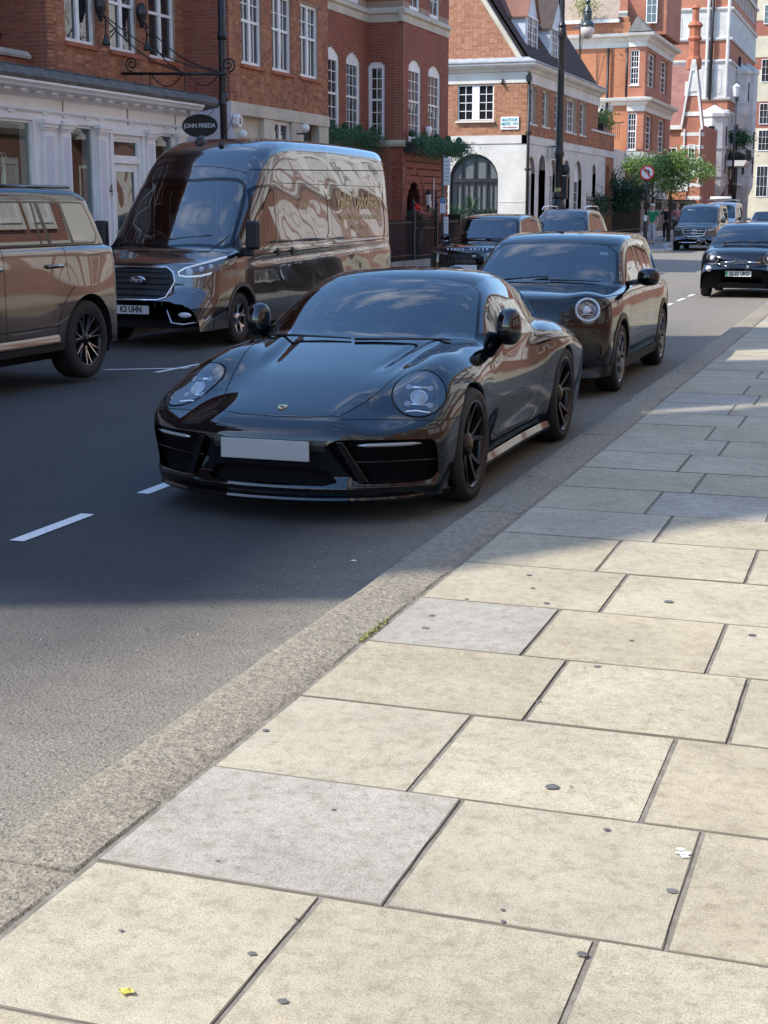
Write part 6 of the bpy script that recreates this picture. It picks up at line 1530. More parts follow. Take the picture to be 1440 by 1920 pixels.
# ---- black small hatchback behind the sports car
def hatchback():
    hc = np.array([.655, .155, .80]); hn = np.array([.30, -.88, .36]); hn /= np.linalg.norm(hn); hu = np.cross(hn, [0, 0, 1.]); hu /= np.linalg.norm(hu); hv = np.cross(hu, hn)
    def hl(r): return lambda x, s, z: np.minimum(r-np.hypot((np.stack([x, s, z], -1)-hc)@hu, (np.stack([x, s, z], -1)-hc)@hv), .25-np.abs((np.stack([x, s, z], -1)-hc)@hn))
    bonl = lambda x, s, z: z-(.905-.0*s)
    d = dict(name='hatchback_car', label='black compact hatchback with round ringed headlights parked behind the sports car', cat='car', o=(-3.27, 13.13, float(ground_z(-3.2, 14.5))), L=4.03, H=1.46, hw=.872, h=.024, paint=PMINI, sm=.04,
        Zc=([-.1, .0, .06, .15, .3, .6, 1.0, 1.3, 1.6, 2.6, 3.6, 4.1], [.60, .78, .865, .905, .935, .965, .995, 1.01, 1.02, 1.02, 1.0, .93]),
        Zr=([.9, 1.15, 1.35, 1.6, 1.82, 2.1, 2.5, 3.0, 3.5, 3.72, 3.9, 4.05], [.82, .985, 1.12, 1.275, 1.385, 1.44, 1.46, 1.458, 1.435, 1.38, 1.15, .80]),
        W=([-.1, .1, .4, .8, 1.3, 2.6, 3.3, 3.8, 4.1], [.80, .83, .855, .872, .866, .866, .872, .85, .80]), Wz=([0, .2, .45, .7, .85, 1.0, 1.1], [-.06, -.035, .0, -.002, -.02, -.055, -.10]),
        Wb=([.9, 1.3, 2.2, 3.2, 3.9], [.775, .775, .775, .755, .70]), zb=.98, tilt=.30, fz=([0, .15, .25, .4, .65, .78, .88, 1.2], [.12, .06, .01, .0, .0, .025, .08, .3]), plan=(.24, .04, 3.0), rear=(.10, .10), fb=(.035, .62, .16, .35, .30), k=(.10, .10, .12, .12, .04), wcurve=.16,
        ws=[(-.9, 1.12), (.0, 1.11), (.715, 1.225), (.60, 1.77), (.0, 1.74), (-.9, 1.76)], wsz=.96, zbot=.19,
        sides=[([(1.28, 1.0), (1.72, 1.31), (2.0, 1.365), (3.0, 1.37), (3.52, 1.345), (3.70, 1.10), (3.66, 1.03), (2.4, 1.0)], [(2.28, -.06, .03), (3.22, -.25, .025)])],
        fronts=[('grille', [(-.5, .60), (.44, .60), (.50, .52), (.44, .32), (.30, .29), (-.5, .29)], BPLA, -.02), ('lower_bumper', [(-.5, .27), (.62, .27), (.80, .30), (.80, .1), (-.5, .1)], BPLA, .004), ('fog_recess', [(.62, .50), (.78, .50), (.78, .36), (.64, .34)], GBLK, -.01)],
        cuts=[('headlight_ring', lambda x, s, z: np.minimum(hl(.150)(x, s, z), -hl(.122)(x, s, z)), GBLK, .006, 'pair'), ('headlight', hl(.122), GLL, .004, 'pair')],
        lines=[(bonl, .003, lambda x, s, z: np.minimum(1.2-s, x-.5), 'pair'), (lambda x, s, z: s-2.28-.05*(z-1), .003, lambda x, s, z: np.minimum(x-.5, np.minimum(1.0-z, z-.33)), 'pair'), (lambda x, s, z: s-1.24, .003, lambda x, s, z: np.minimum(x-.5, np.minimum(.98-z, z-.33)), 'pair'), (lambda x, s, z: s-3.15-.15*(z-.6), .003, lambda x, s, z: np.minimum(x-.5, np.minimum(1.0-z, z-.6)), 'pair')],
        panels=[('roof', lambda x, s, z: z-1.385, 'whole')],
        arch=.365, axles=(.80, 3.367), wheel=(.318, .215, .235), style='mini', rim=(ALUD, mat('alloy_mid', (.16, .16, .165), .25, .9)), clad=(.055, BPLA), sill=.29,
        mirror=(.98, 1.52, 1.04, .22, .17, .11), int=((2.0, .78, .35, 1.38, 1.40, .98), dict(s_end=3.5)), wipe=[((-.42, 1.16), (.05, 1.22)), ((.08, 1.13), (.56, 1.22))])
    root, F, o = build_car(d)
    for ob in [c for c in root.children if c.name.startswith('headlight') and 'ring' not in c.name]:
        sx = 1 if np.mean([v.co.x for v in ob.data.vertices]) > 0 else -1
        W_ = lambda a, b, q: (o[0]+sx*(hc+hu*a+hv*b+hn*q)[0], o[1]+(hc+hu*a+hv*b+hn*q)[1], o[2]+(hc+hu*a+hv*b+hn*q)[2])
        mb = MB(); mb.tube([W_(.104*math.cos(t), .104*math.sin(t), -.0+.0) for t in np.linspace(0, 2*math.pi, 33)], .011, 6, False); mb.build('light_ring', mat('ring_light', (.55, .6, .65), .2), ob, True)
        mb = MB(); n = 24; v = [W_(0, 0, -.09)]+[W_(.115*math.cos(2*math.pi*j/n), .115*math.sin(2*math.pi*j/n), -.02) for j in range(n)]; mb.add(v, [(0, 1+j, 1+(j+1) % n) for j in range(n)]); mb.build('lamp_bowl', mat('lamp_bowl_grey', (.10, .105, .12), .3, .4), ob, True)
        mb = MB(); mb.ball(W_(0, .015, -.05), .042, 14, 8); mb.build('projector', LAMPW, ob, True)
        mb = MB(); mb.tube([W_(-.08, -.035, -.03), W_(.08, -.035, -.03)], .006, 6); mb.build('light_bar', ALU, ob, True)
    for k in range(5): front_bar(root, F, o, [(x, .33+.055*k) for x in np.linspace(-.42, .42, 9)], .006, GBLK, 'grille_slat', .012)
    front_bar(root, F, o, [(x, .285) for x in np.linspace(-.6, .6, 9)], .010, BPLA, 'lower_lip')
    plate(root, o[0], o[1]-.022, o[2]+.44, .52, .11, None)
    sn = MB(); sn.box(o[0]-.10, o[0]+.10, o[1]+1.72, o[1]+1.80, o[2]+1.30, o[2]+1.335); sn.build('rain_sensor', BPLA, root)
    tx = MB(); q = [(o[0]+x, o[1]+s_, o[2]+surf_z(F, abs(x), s_)-.006) for x, s_ in ((.47, 1.62), (.55, 1.64), (.545, 1.68), (.465, 1.665))]; tx.add(q, [(0, 1, 2, 3)]); tx.build('permit_sticker', mat('pale_green_paper', (.6, .7, .62), .6), root)
hatchback()

# ---- grey high roof panel van
def van():
    o = (-9.36, 17.36, -.10)
    hlp = [(.50, .985), (.60, 1.055), (.92, 1.17), (1.12, 1.235), (1.12, 1.15), (1.02, .99), (.80, .905), (.58, .905)]
    hp = polyf(hlp, 1)
    d = dict(name='panel_van', label='grey high roof panel van with gold lettering and plate K3 UHN across the street', cat='van', o=o, L=7.42, H=2.83, hw=1.03, h=.034, paint=PVAN, sm=.05,
        Zc=([-.2, .0, .08, .25, .5, .8, 1.1, 1.6, 3, 7.5], [.80, .99, 1.06, 1.12, 1.19, 1.27, 1.33, 1.36, 1.36, 1.36]),
        Zr=([.3, .75, 1.05, 1.4, 1.75, 2.05, 2.4, 2.8, 3.3, 5, 7.2, 7.36, 7.5], [.95, 1.26, 1.52, 1.87, 2.19, 2.48, 2.68, 2.775, 2.81, 2.825, 2.79, 2.66, 2.3]),
        W=([-.2, .0, .3, .7, 1.2, 2, 7.0, 7.5], [.90, .93, .985, 1.02, 1.03, 1.03, 1.03, 1.0]), Wz=([0, .25, .45, .6, .95, 1.0, 1.25, 1.5, 3], [-.05, -.03, .0, .004, -.004, -.004, -.015, -.03, -.03]),
        Wb=([.3, 1.0, 1.5, 2, 7.0, 7.5], [.97, .985, .99, 1.0, 1.0, .97]), zb=1.35, tilt=.055, tilt2=.055, k=(.12, .12, .10, .34, .05), plan=(.26, .05, 3.2), rear=(.04, .05), wcurve=.14, rcrown=.03, rcrown4=.03, crown=.03,
        fz=([0, .2, .3, .45, .6, .8, 1.0, 1.2, 1.5], [.10, .03, .0, -.02, .0, .03, .07, .14, .3]), zbot=.24,
        extra=lambda F_, x, s, z: F_+.0035*np.sin(s*3.6+z*4)*np.sin(z*5+s*1.3)*sstep(s, 1.7, 2.6)*(1-sstep(z, 2.45, 2.65))*sstep(z, .5, .8)+.014*np.exp(-((z-1.06-.02*s)/.045)**2)*sstep(s, 1.2, 1.8),
        ws=[(-1.2, .80), (.0, .80), (.87, .94), (.80, 1.62), (.72, 1.80), (.0, 1.70), (-1.2, 1.74)], wsz=1.20, seal=.05, sseal=.045,
        sides=[([(1.02, 1.36), (1.16, 1.33), (1.62, 1.80), (1.80, 2.06), (2.30, 2.09), (2.32, 1.42), (2.10, 1.28), (1.7, 1.20), (1.25, 1.24)], [(1.50, .0, .03)])],
        fronts=[('headlight', hlp, GLL, .004), ('grille', [(-.5, 1.035), (.36, 1.035), (.46, .99), (.50, .86), (.44, .68), (.36, .645), (-.5, .645)], BPLA, -.015),
                ('fog_lamp_recess', [(.60, .50), (.98, .545), (1.03, .50), (.96, .385), (.66, .375)], GBLK, -.012), ('lower_bumper', [(-.5, .40), (.40, .40), (.56, .30), (.60, .1), (-.5, .1)], BPLA, .006)],
        lines=[(lambda x, s, z: s-2.42, .004, lambda x, s, z: np.minimum(x-.5, np.minimum(2.14-z, z-.30)), 'pair'), (lambda x, s, z: s-2.66, .004, lambda x, s, z: np.minimum(x-.5, np.minimum(2.36-z, z-.30)), 'pair'), (lambda x, s, z: s-4.55, .005, lambda x, s, z: np.minimum(x-.5, np.minimum(2.72-z, z-.30)), 'pair'),
               (lambda x, s, z: z-2.36-.02*(s-4), .007, lambda x, s, z: np.minimum(x-.5, s-2.0), 'pair'), (lambda x, s, z: z-2.15, .004, lambda x, s, z: np.minimum(x-.6, np.minimum(s-2.66, 7.05-s)), 'pair'), (lambda x, s, z: s-.80+.12*(z-1.2), .004, lambda x, s, z: np.minimum(np.minimum(x-.5, 1.25-z), z-.62), 'pair'), (lambda x, s, z: z-.62, .004, lambda x, s, z: np.minimum(.95-s, x-.98+1.0*0) , 'pair'),
               (lambda x, s, z: s-1.93, .004, lambda x, s, z: .72-x+.0*s+np.minimum(z-2.0, 0), 'whole')],
        cuts=[('window_recess', lambda x, s, z: np.minimum(polyf([(2.9, 2.05), (4.4, 2.05), (4.4, 1.35), (2.9, 1.35)], 1)(s, z), x-.6), PVAN, -.006, 'pair'), ('side_panel', lambda x, s, z: np.minimum(polyf([(4.72, 2.10), (7.05, 2.10), (7.12, 1.34), (4.72, 1.34)], 1)(s, z), x-.6), PVAN, -.006, 'pair')],
        panels=[('bonnet', lambda x, s, z: np.minimum(np.minimum(z-1.0, .72-s+.05), .86-x), 'whole'), ('front_door', lambda x, s, z: np.minimum(polyf([(.98, .40), (1.6, .40), (2.40, .32), (2.40, 2.13), (1.7, 2.12), (.86, 1.28), (.86, .9)], 0)(s, z), x-.5), 'pair')],
        arch=.425, axles=(1.06, 4.81), wheel=(.345, .235, .215), inset=.03, style='van', rim=(ALUD, ALU), clad=(.05, mat('grey_plastic', (.05, .05, .05), .45)), sill=.36,
        int=((2.15, .95, .75, 1.95, 1.05, 1.30), dict(rear=False, s_end=2.5, wheelx=-.45)), wipe=[((-.15, .86), (.60, 1.02)), ((-.75, .9), (-.10, .98))])
    root, F, o = build_car(d)
    for ob in [c for c in root.children if c.name.startswith('headlight')]:
        sx = 1 if np.mean([v.co.x for v in ob.data.vertices]) > 0 else -1
        Q = lambda x, z, dd: (o[0]+sx*x, o[1]+surf_s(F, x, z)+dd, o[2]+z)
        mb = MB(); pts = [(.965, 1.165), (.92, 1.145), (.62, 1.035), (.545, .985), (.56, .94), (.66, .925), (.82, .935), (.93, .97)]; mb.tube([Q(x, z, .0) for x, z in pts], .013, 6); mb.build('light_strip', DRL, ob, True)
        for x, z, r in ((.66, .985, .05), (.80, 1.02, .035), (.90, 1.05, .035)): mb = MB(); p = Q(x, z, .05); mb.ball(p, r, 12, 8); mb.build('projector', LAMPW, ob, True)
        mb = MB(); v = [Q(x, z, .10 if x < 1.0 else .06) for x, z in [(min(x, .95), z) for x, z in hlp]]; mb.add(v, [tuple(range(len(v)))]); mb.build('lamp_bowl', mat('lamp_bowl_grey', (.10, .105, .12), .3, .4), ob)
    for sx in (1, -1):
        mb = MB(); p = on_front(F, o, sx*.80, .46, .02); mb.ball(p, .05, 10, 6, (1.9, .4, .7)); mb.build('fog_lamp', LAMPW, root, True)
        front_bar(root, F, o, [(sx*x, z) for x, z in ((.56, .52), (.64, .36), (.80, .345), (.96, .37), (1.0, .44))], .011, ALU, 'fog_trim')
        mb = MB(); mb.box(o[0]+sx*1.01-.012, o[0]+sx*1.01+.012, o[1]+2.62, o[1]+2.70, o[2]+.50, o[2]+.56); mb.build('side_marker', AMB, root)
        for s_ in (2.32, 2.86): mb = MB(); x = surf_x(F, s_, 1.2); mb.box(o[0]+sx*(x+.02)-.02, o[0]+sx*(x+.02)+.02, o[1]+s_-.09, o[1]+s_+.09, o[2]+1.17, o[2]+1.21); mb.ball((o[0]+sx*x, o[1]+s_, o[2]+1.19), .07, 10, 6, (.2, 1, .9)); mb.build('door_handle', BPLA, root)
        # tall mirror with black foot
        mb = MB(); c = (o[0]+sx*1.15, o[1]+1.16, o[2]+1.46); mb.box(c[0]-.10, c[0]+.10, c[1]-.06, c[1]+.05, c[2]-.21, c[2]+.17); mi = mb.build('door_mirror', BPLA, root, bevel=.04)
        mb = MB(); mb.box(c[0]-.08, c[0]+.08, c[1]+.055, c[1]+.06, c[2]-.18, c[2]+.16); mb.build('mirror_glass', CHROME, mi)
        mb = MB(); mb.box(min(c[0]-sx*.22, c[0]), max(c[0]-sx*.22, c[0]), c[1]-.02, c[1]+.06, c[2]-.30, c[2]-.18); mb.build('mirror_foot', BPLA, mi, bevel=.02)
        # black triangle ahead of the door glass
        mb = MB(); v = [(o[0]+sx*((surf_x(F, s_, z) or .95)+.004), o[1]+s_, o[2]+z) for s_, z in ((.80, 1.25), (1.02, 1.20), (1.18, 1.20), (1.22, 1.46), (1.12, 1.45))]; mb.add(v, [tuple(range(5))]); mb.build('mirror_triangle', BPLA, root)
        mb = MB(); x = surf_x(F, 5.3, 1.28); mb.tube([(o[0]+sx*(x+.012), o[1]+4.62, o[2]+1.27), (o[0]+sx*(x+.012), o[1]+6.6, o[2]+1.30)], .022, 6); mb.build('slide_rail', mat('rail_pink', (.5, .42, .38), .3, .5), root)
    for k in range(5): front_bar(root, F, o, [(x, .69+.072*k) for x in np.linspace(-.44, .44, 9)], .016, GBLK, 'grille_bar', .02)
    front_bar(root, F, o, [(-.38, 1.045), (.38, 1.045), (.475, .99), (.51, .86), (.45, .67), (.36, .635), (-.36, .635), (-.45, .67), (-.51, .86), (-.475, .99), (-.38, 1.045)], .013, CHROME, 'grille_surround', -.002)
    mb = MB(); c = on_front(F, o, 0, .885, -.03); mb.ball(c, .118, 20, 10, (1, .14, .40)); bd = mb.build('badge', CHROME, root, True); mb = MB(); mb.ball((c[0], c[1]-.006, c[2]), .106, 20, 10, (1, .14, .36)); mb.build('badge_field', mat('badge_blue', (.01, .02, .06), .2), bd, True)
    text('badge_script', 'Ford', .075, (c[0], c[1]-.0225, c[2]), (R(90), 0, 0), CHROME, bd, sx=1.1, shear=.35)
    plate(root, o[0]-.07, o[1]-.05, o[2]+.50, .52, .112, 'K3 UHN')
    for sx in (1, -1): mb = MB(); mb.add([(o[0]+sx*x, o[1]+s_, o[2]+surf_z(F, x, s_)+.004) for x, s_ in ((.16, .60), (.50, .63), (.50, .70), (.16, .66))], [(0, 1, 2, 3)]); mb.build('bonnet_vent', GBLK, root)
    an = MB(); z = surf_z(F, .15, 2.35); an.tube([(o[0]+.15, o[1]+2.35, o[2]+z), (o[0]+.22, o[1]+2.62, o[2]+z+.42)], .006, 5); an.ball((o[0]+.15, o[1]+2.35, o[2]+z+.02), .04, 8, 5); an.build('aerial', BLACK, root)
    bc = MB(); bc.ball((o[0]-.28, o[1]+2.6, o[2]+2.70), .13, 12, 8, (.5, 1.2, 1)); bc.build('roof_fin', BPLA, root, True)
    G = mat('gold_lettering', (.72, .55, .26), .5); xs = lambda s_, z: o[0]+(surf_x(F, s_, z) or 1)+.012
    for body, s_, z, sz, sx in (('Vallen Upholstery', 5.86, 1.91, .40, .74), ('Bespoke Upholstery and Curtain Making', 5.86, 1.66, .135, .86), ('Modern & Traditional', 5.85, 1.50, .11, .8), ('London', 5.85, 1.38, .11, .8)):
        text('lettering', body, sz, (xs(s_, z), o[1]+s_, o[2]+z), (R(90), 0, R(90)), G, root, sx=sx, ext=.001)
    text('lettering', 'Upholstery', .12, (xs(3.3, 1.8), o[1]+3.4, o[2]+1.83), (R(90), 0, R(90)), G, root, sx=.8, ext=.001)
van()

# ---- bronze boxy off-roader at the left edge
def offroader():
    o = (-8.82, 9.60, -.03)
    ax = (.86, 3.88)
    d = dict(name='bronze_suv', label='bronze boxy off-road SUV with a blue-black roof at the left frame edge', cat='suv', o=o, L=4.62, H=1.95, hw=.995, h=.032, paint=PDEF, sm=.03,
        Zc=([-.1, 0, .06, .3, .9, 1.3, 2, 4.8], [.85, 1.05, 1.12, 1.17, 1.22, 1.26, 1.37, 1.37]), Zr=([1.0, 1.25, 1.5, 1.75, 1.95, 2.2, 3, 3.85, 4.08, 4.22, 4.38, 4.6], [1.1, 1.35, 1.62, 1.83, 1.90, 1.925, 1.94, 1.925, 1.88, 1.65, 1.30, .9]),
        W=([-.1, .1, .3, .8, 1.5, 3.2, 3.9, 4.5, 4.8], [.93, .96, .985, .995, .975, .975, .995, .985, .95]), Wz=([0, .3, .5, .8, 1.2, 1.36, 1.5, 2], [-.04, -.02, .0, .0, -.008, -.03, -.10, -.2]), Wb=([.9, 1.5, 4.2, 4.7], [.93, .935, .935, .90]), zb=1.34, tilt=.17,
        bulge=((.022, ax[0], .55, .85, .30), (.022, ax[1], .55, .85, .30)), k=(.07, .08, .10, .10, .02), plan=(.10, .03, 3), rear=(.12, .05), wcurve=.06, rcrown=.02, rcrown4=.02, crown=.02, crown4=.01, fz=([0, .3, .6, 1.0, 1.3], [.06, 0, 0, .01, .06]), zbot=.34,
        ws=[(-1.2, 1.20), (.80, 1.25), (.74, 1.74), (-1.2, 1.74)], wsz=1.28,
        sides=[([(1.42, 1.39), (1.78, 1.775), (3.93, 1.775), (4.05, 1.765), (4.24, 1.39), (3.0, 1.385)], [(2.42, -.10, .025), (3.20, -.16, .018), (3.42, -.33, .035), (3.86, -.35, .03)])],
        fronts=[('headlight', [(.58, 1.02), (.86, 1.02), (.86, .86), (.58, .86)], GLL, .003), ('grille', [(-.5, 1.0), (.5, 1.0), (.5, .82), (-.5, .82)], BPLA, -.01)],
        lines=[(lambda x, s, z: s-2.40-.02*(z-1), .0045, lambda x, s, z: np.minimum(x-.5, np.minimum(1.38-z, z-.47)), 'pair'), (lambda x, s, z: s-3.50-.12*np.maximum(1.12-z, 0)*2.2*(z > .7), .0045, lambda x, s, z: np.minimum(x-.5, np.minimum(1.38-z, z-1.0)), 'pair'),
               (lambda x, s, z: np.hypot(s-ax[1]-.0, z-.42)-.60, .0045, lambda x, s, z: np.minimum(x-.5, np.minimum(3.62-s, 1.0-z)), 'pair'), (lambda x, s, z: z-.58, .0045, lambda x, s, z: np.minimum(x-.5, np.minimum(3.4-s, s-1.4)), 'pair'), 
               (lambda x, s, z: z-1.36, .006, lambda x, s, z: np.minimum(x-.5, s-1.3), 'pair')],
        cuts=[('roof', lambda x, s, z: z-1.802, PBLUE, 0, 'whole')],
        arch=.465, axles=ax, wheel=(.405, .275, .275), style='land', rim=(ALUB, ALUD), inset=.0, mirror=(1.12, 1.62, 1.36, .24, .2, .12), sill=.40, clad=(.0, BPLA), pilm=GBLK,
        int=((2.3, .86, .6, 1.78, 1.5, 1.32), dict(s_end=4.2)))
    root, F, o = build_car(d)
    X = o[0]
    for sx in (1, -1):
        for s_ in (2.22, 3.28): 
            x = surf_x(F, s_, 1.16); mb = MB(); mb.tube([(X+sx*(x+.0), o[1]+s_-.13, o[2]+1.165), (X+sx*(x+.035), o[1]+s_-.10, o[2]+1.17), (X+sx*(x+.035), o[1]+s_+.09, o[2]+1.17), (X+sx*x, o[1]+s_+.12, o[2]+1.165)], .02, 8); mb.build('door_handle', PDEF, root, True)
        for k in range(2): mb = MB(); mb.tube([(X+sx*(.62), o[1]+1.9, o[2]+1.94), (X+sx*.62, o[1]+4.2, o[2]+1.94)], .018, 6) if k == 0 else mb.box(0, 0, 0, 0, 0, 0); (mb.build('roof_rail', GBLK, root, True) if k == 0 else None)
        # raised sill strip
        mb = MB(); v = []
        for s_ in np.linspace(1.45, 3.3, 8):
            x = surf_x(F, s_, .46)
            for dx, z in ((.0, .50), (.018, .47), (.018, .42), (.0, .40)): v.append((X+sx*(x+dx), o[1]+s_, o[2]+z))
        mb.add(v, [(i*4+j, i*4+j+1, i*4+5+j, i*4+4+j) for i in range(7) for j in range(3)]); mb.build('sill_strip', PDEF, root, 'auto')
        wh = sorted([c for c in root.children if c.name.startswith('wheel') and 'arch' not in c.name], key=lambda c: 0)
    for c in list(root.children):
        if c.name.split('.')[0] == 'wheel':      # polished edges on the black spokes
            for q in [q for q in c.children if q.name.startswith('spoke')]:
                pass
    sw = MB()
offroader()

# ---- black sleek SUV further back across the street
def suv(name, label, o, paint_, L=4.85, H=1.70, hw=.98, rails=False, h=.045, silver=False):
    d = dict(name=name, label=label, cat='suv', o=o, L=L, H=H, hw=hw, h=h, paint=paint_, sm=.04,
        Zc=([-.1, 0, .08, .35, .9, 1.4, 2, L], [.70, .86, .93, .985, 1.05, 1.09, 1.10, 1.10]), Zr=([1.0, 1.35, 1.75, 2.05, 2.4, 3.0, L-.75, L-.35, L-.1, L], [.95, 1.12, 1.42, 1.60, H-.03, H, H-.04, H-.12, 1.15, .9]),
        W=([-.1, .1, .5, .95, 1.5, L-1, L], [.86, .91, .96, hw, hw-.02, hw, .92]), Wz=([0, .3, .6, .9, 1.05, 1.2], [-.06, -.02, .0, -.01, -.04, -.10]), Wb=([1, 1.6, L-1, L-.1], [.88, .89, .87, .80]), zb=1.06, tilt=.36,
        k=(.10, .12, .12, .12, .03), plan=(.22, .04, 3), rear=(.14, .12), fz=([0, .3, .6, .8, .95, 1.2], [.08, .0, .0, .02, .07, .25]), zbot=.27,
        ws=[(-1.2, 1.30), (0, 1.30), (.80, 1.42), (.66, 2.02), (0, 1.98), (-1.2, 2.0)], wsz=1.02,
        sides=[([(1.55, 1.10), (2.05, 1.50), (2.5, H-.13), (L-1.1, H-.14), (L-.55, H-.25), (L-.35, 1.15), (3, 1.10)], [(2.75, -.1, .04), (3.75, -.25, .035)])],
        fronts=[('headlight', [(.42, .83), (.86, .90), (.90, .84), (.46, .755)], GLL, .004), ('grille', [(-.5, .81), (.37, .81), (.34, .70), (-.5, .70)], BPLA, -.012), ('lower_intake', [(-.5, .55), (.62, .58), (.78, .40), (.55, .33), (-.5, .33)], BPLA, -.015)],
        lines=[(lambda x, s, z: s-2.72, .006, lambda x, s, z: np.minimum(x-.5, np.minimum(1.06-z, z-.4)), 'pair'), (lambda x, s, z: s-1.45, .006, lambda x, s, z: np.minimum(x-.5, np.minimum(1.06-z, z-.4)), 'pair')],
        arch=.42, axles=(.92, .92+L*.60), wheel=(.375, .26, .265), style='small', rim=(ALUB, ALUD), clad=(.03, BPLA), sill=.36, mirror=(1.04, 1.78, 1.14, .24, .17, .11), int=((2.45, .85, .5, 1.5, 1.65, 1.06), dict(s_end=4.3)), wipe=[((-.5, 1.36), (.1, 1.36)), ((.1, 1.33), (.66, 1.42))])
    root, F, o = build_car(d)
    for ob in [c for c in root.children if c.name.startswith('headlight')]:
        sx = 1 if np.mean([v.co.x for v in ob.data.vertices]) > 0 else -1
        mb = MB(); v = [(o[0]+sx*x, o[1]+surf_s(F, x, z)+.05, o[2]+z) for x, z in ((.44, .825), (.86, .89), (.89, .84), (.47, .765))]; mb.add(v, [(0, 1, 2, 3)]); mb.build('lamp_bowl', mat('lamp_bowl_pale', (.35, .37, .4), .2, .5), ob)
    plate(root, o[0], o[1]-.02, o[2]+.50, .52, .11, None)
    return root, F, o
r_, F_, o_ = suv('black_suv', 'black SUV with slim headlights and spaced bonnet lettering parked by the black railings', (-9.25, 32.7, -.12), PRR, 4.8, 1.69, .97)
for i, ch in enumerate('RANGE ROVER'):
    if ch != ' ':
        x = -.46+i*.092; s_ = surf_s(F_, abs(x), .905); t_ = text('bonnet_letter', ch, .075, (o_[0]+x, o_[1]+s_-.006, o_[2]+.90), (R(62), 0, 0), ALU, r_, ext=.003)
mb = MB(); c = on_front(F_, o_, .18, .755, -.008); mb.ball(c, .05, 14, 8, (1, .15, .5)); mb.build('badge', mat('badge_pale', (.5, .6, .55), .3), r_, True)
r_, F_, o_ = suv('dark_estate_suv', 'dark SUV with bright roof rails parked behind the black SUV', (-8.98, 39.6, -.12), PSUV, 4.95, 1.80, .98)
for sx in (1, -1): mb = MB(); mb.tube([(o_[0]+sx*.60, o_[1]+s_, o_[2]+z) for s_, z in ((2.1, 1.76), (2.25, 1.85), (3.0, 1.875), (4.0, 1.86), (4.2, 1.77))], .02, 8); mb.build('roof_rail', CHROME, r_, True)

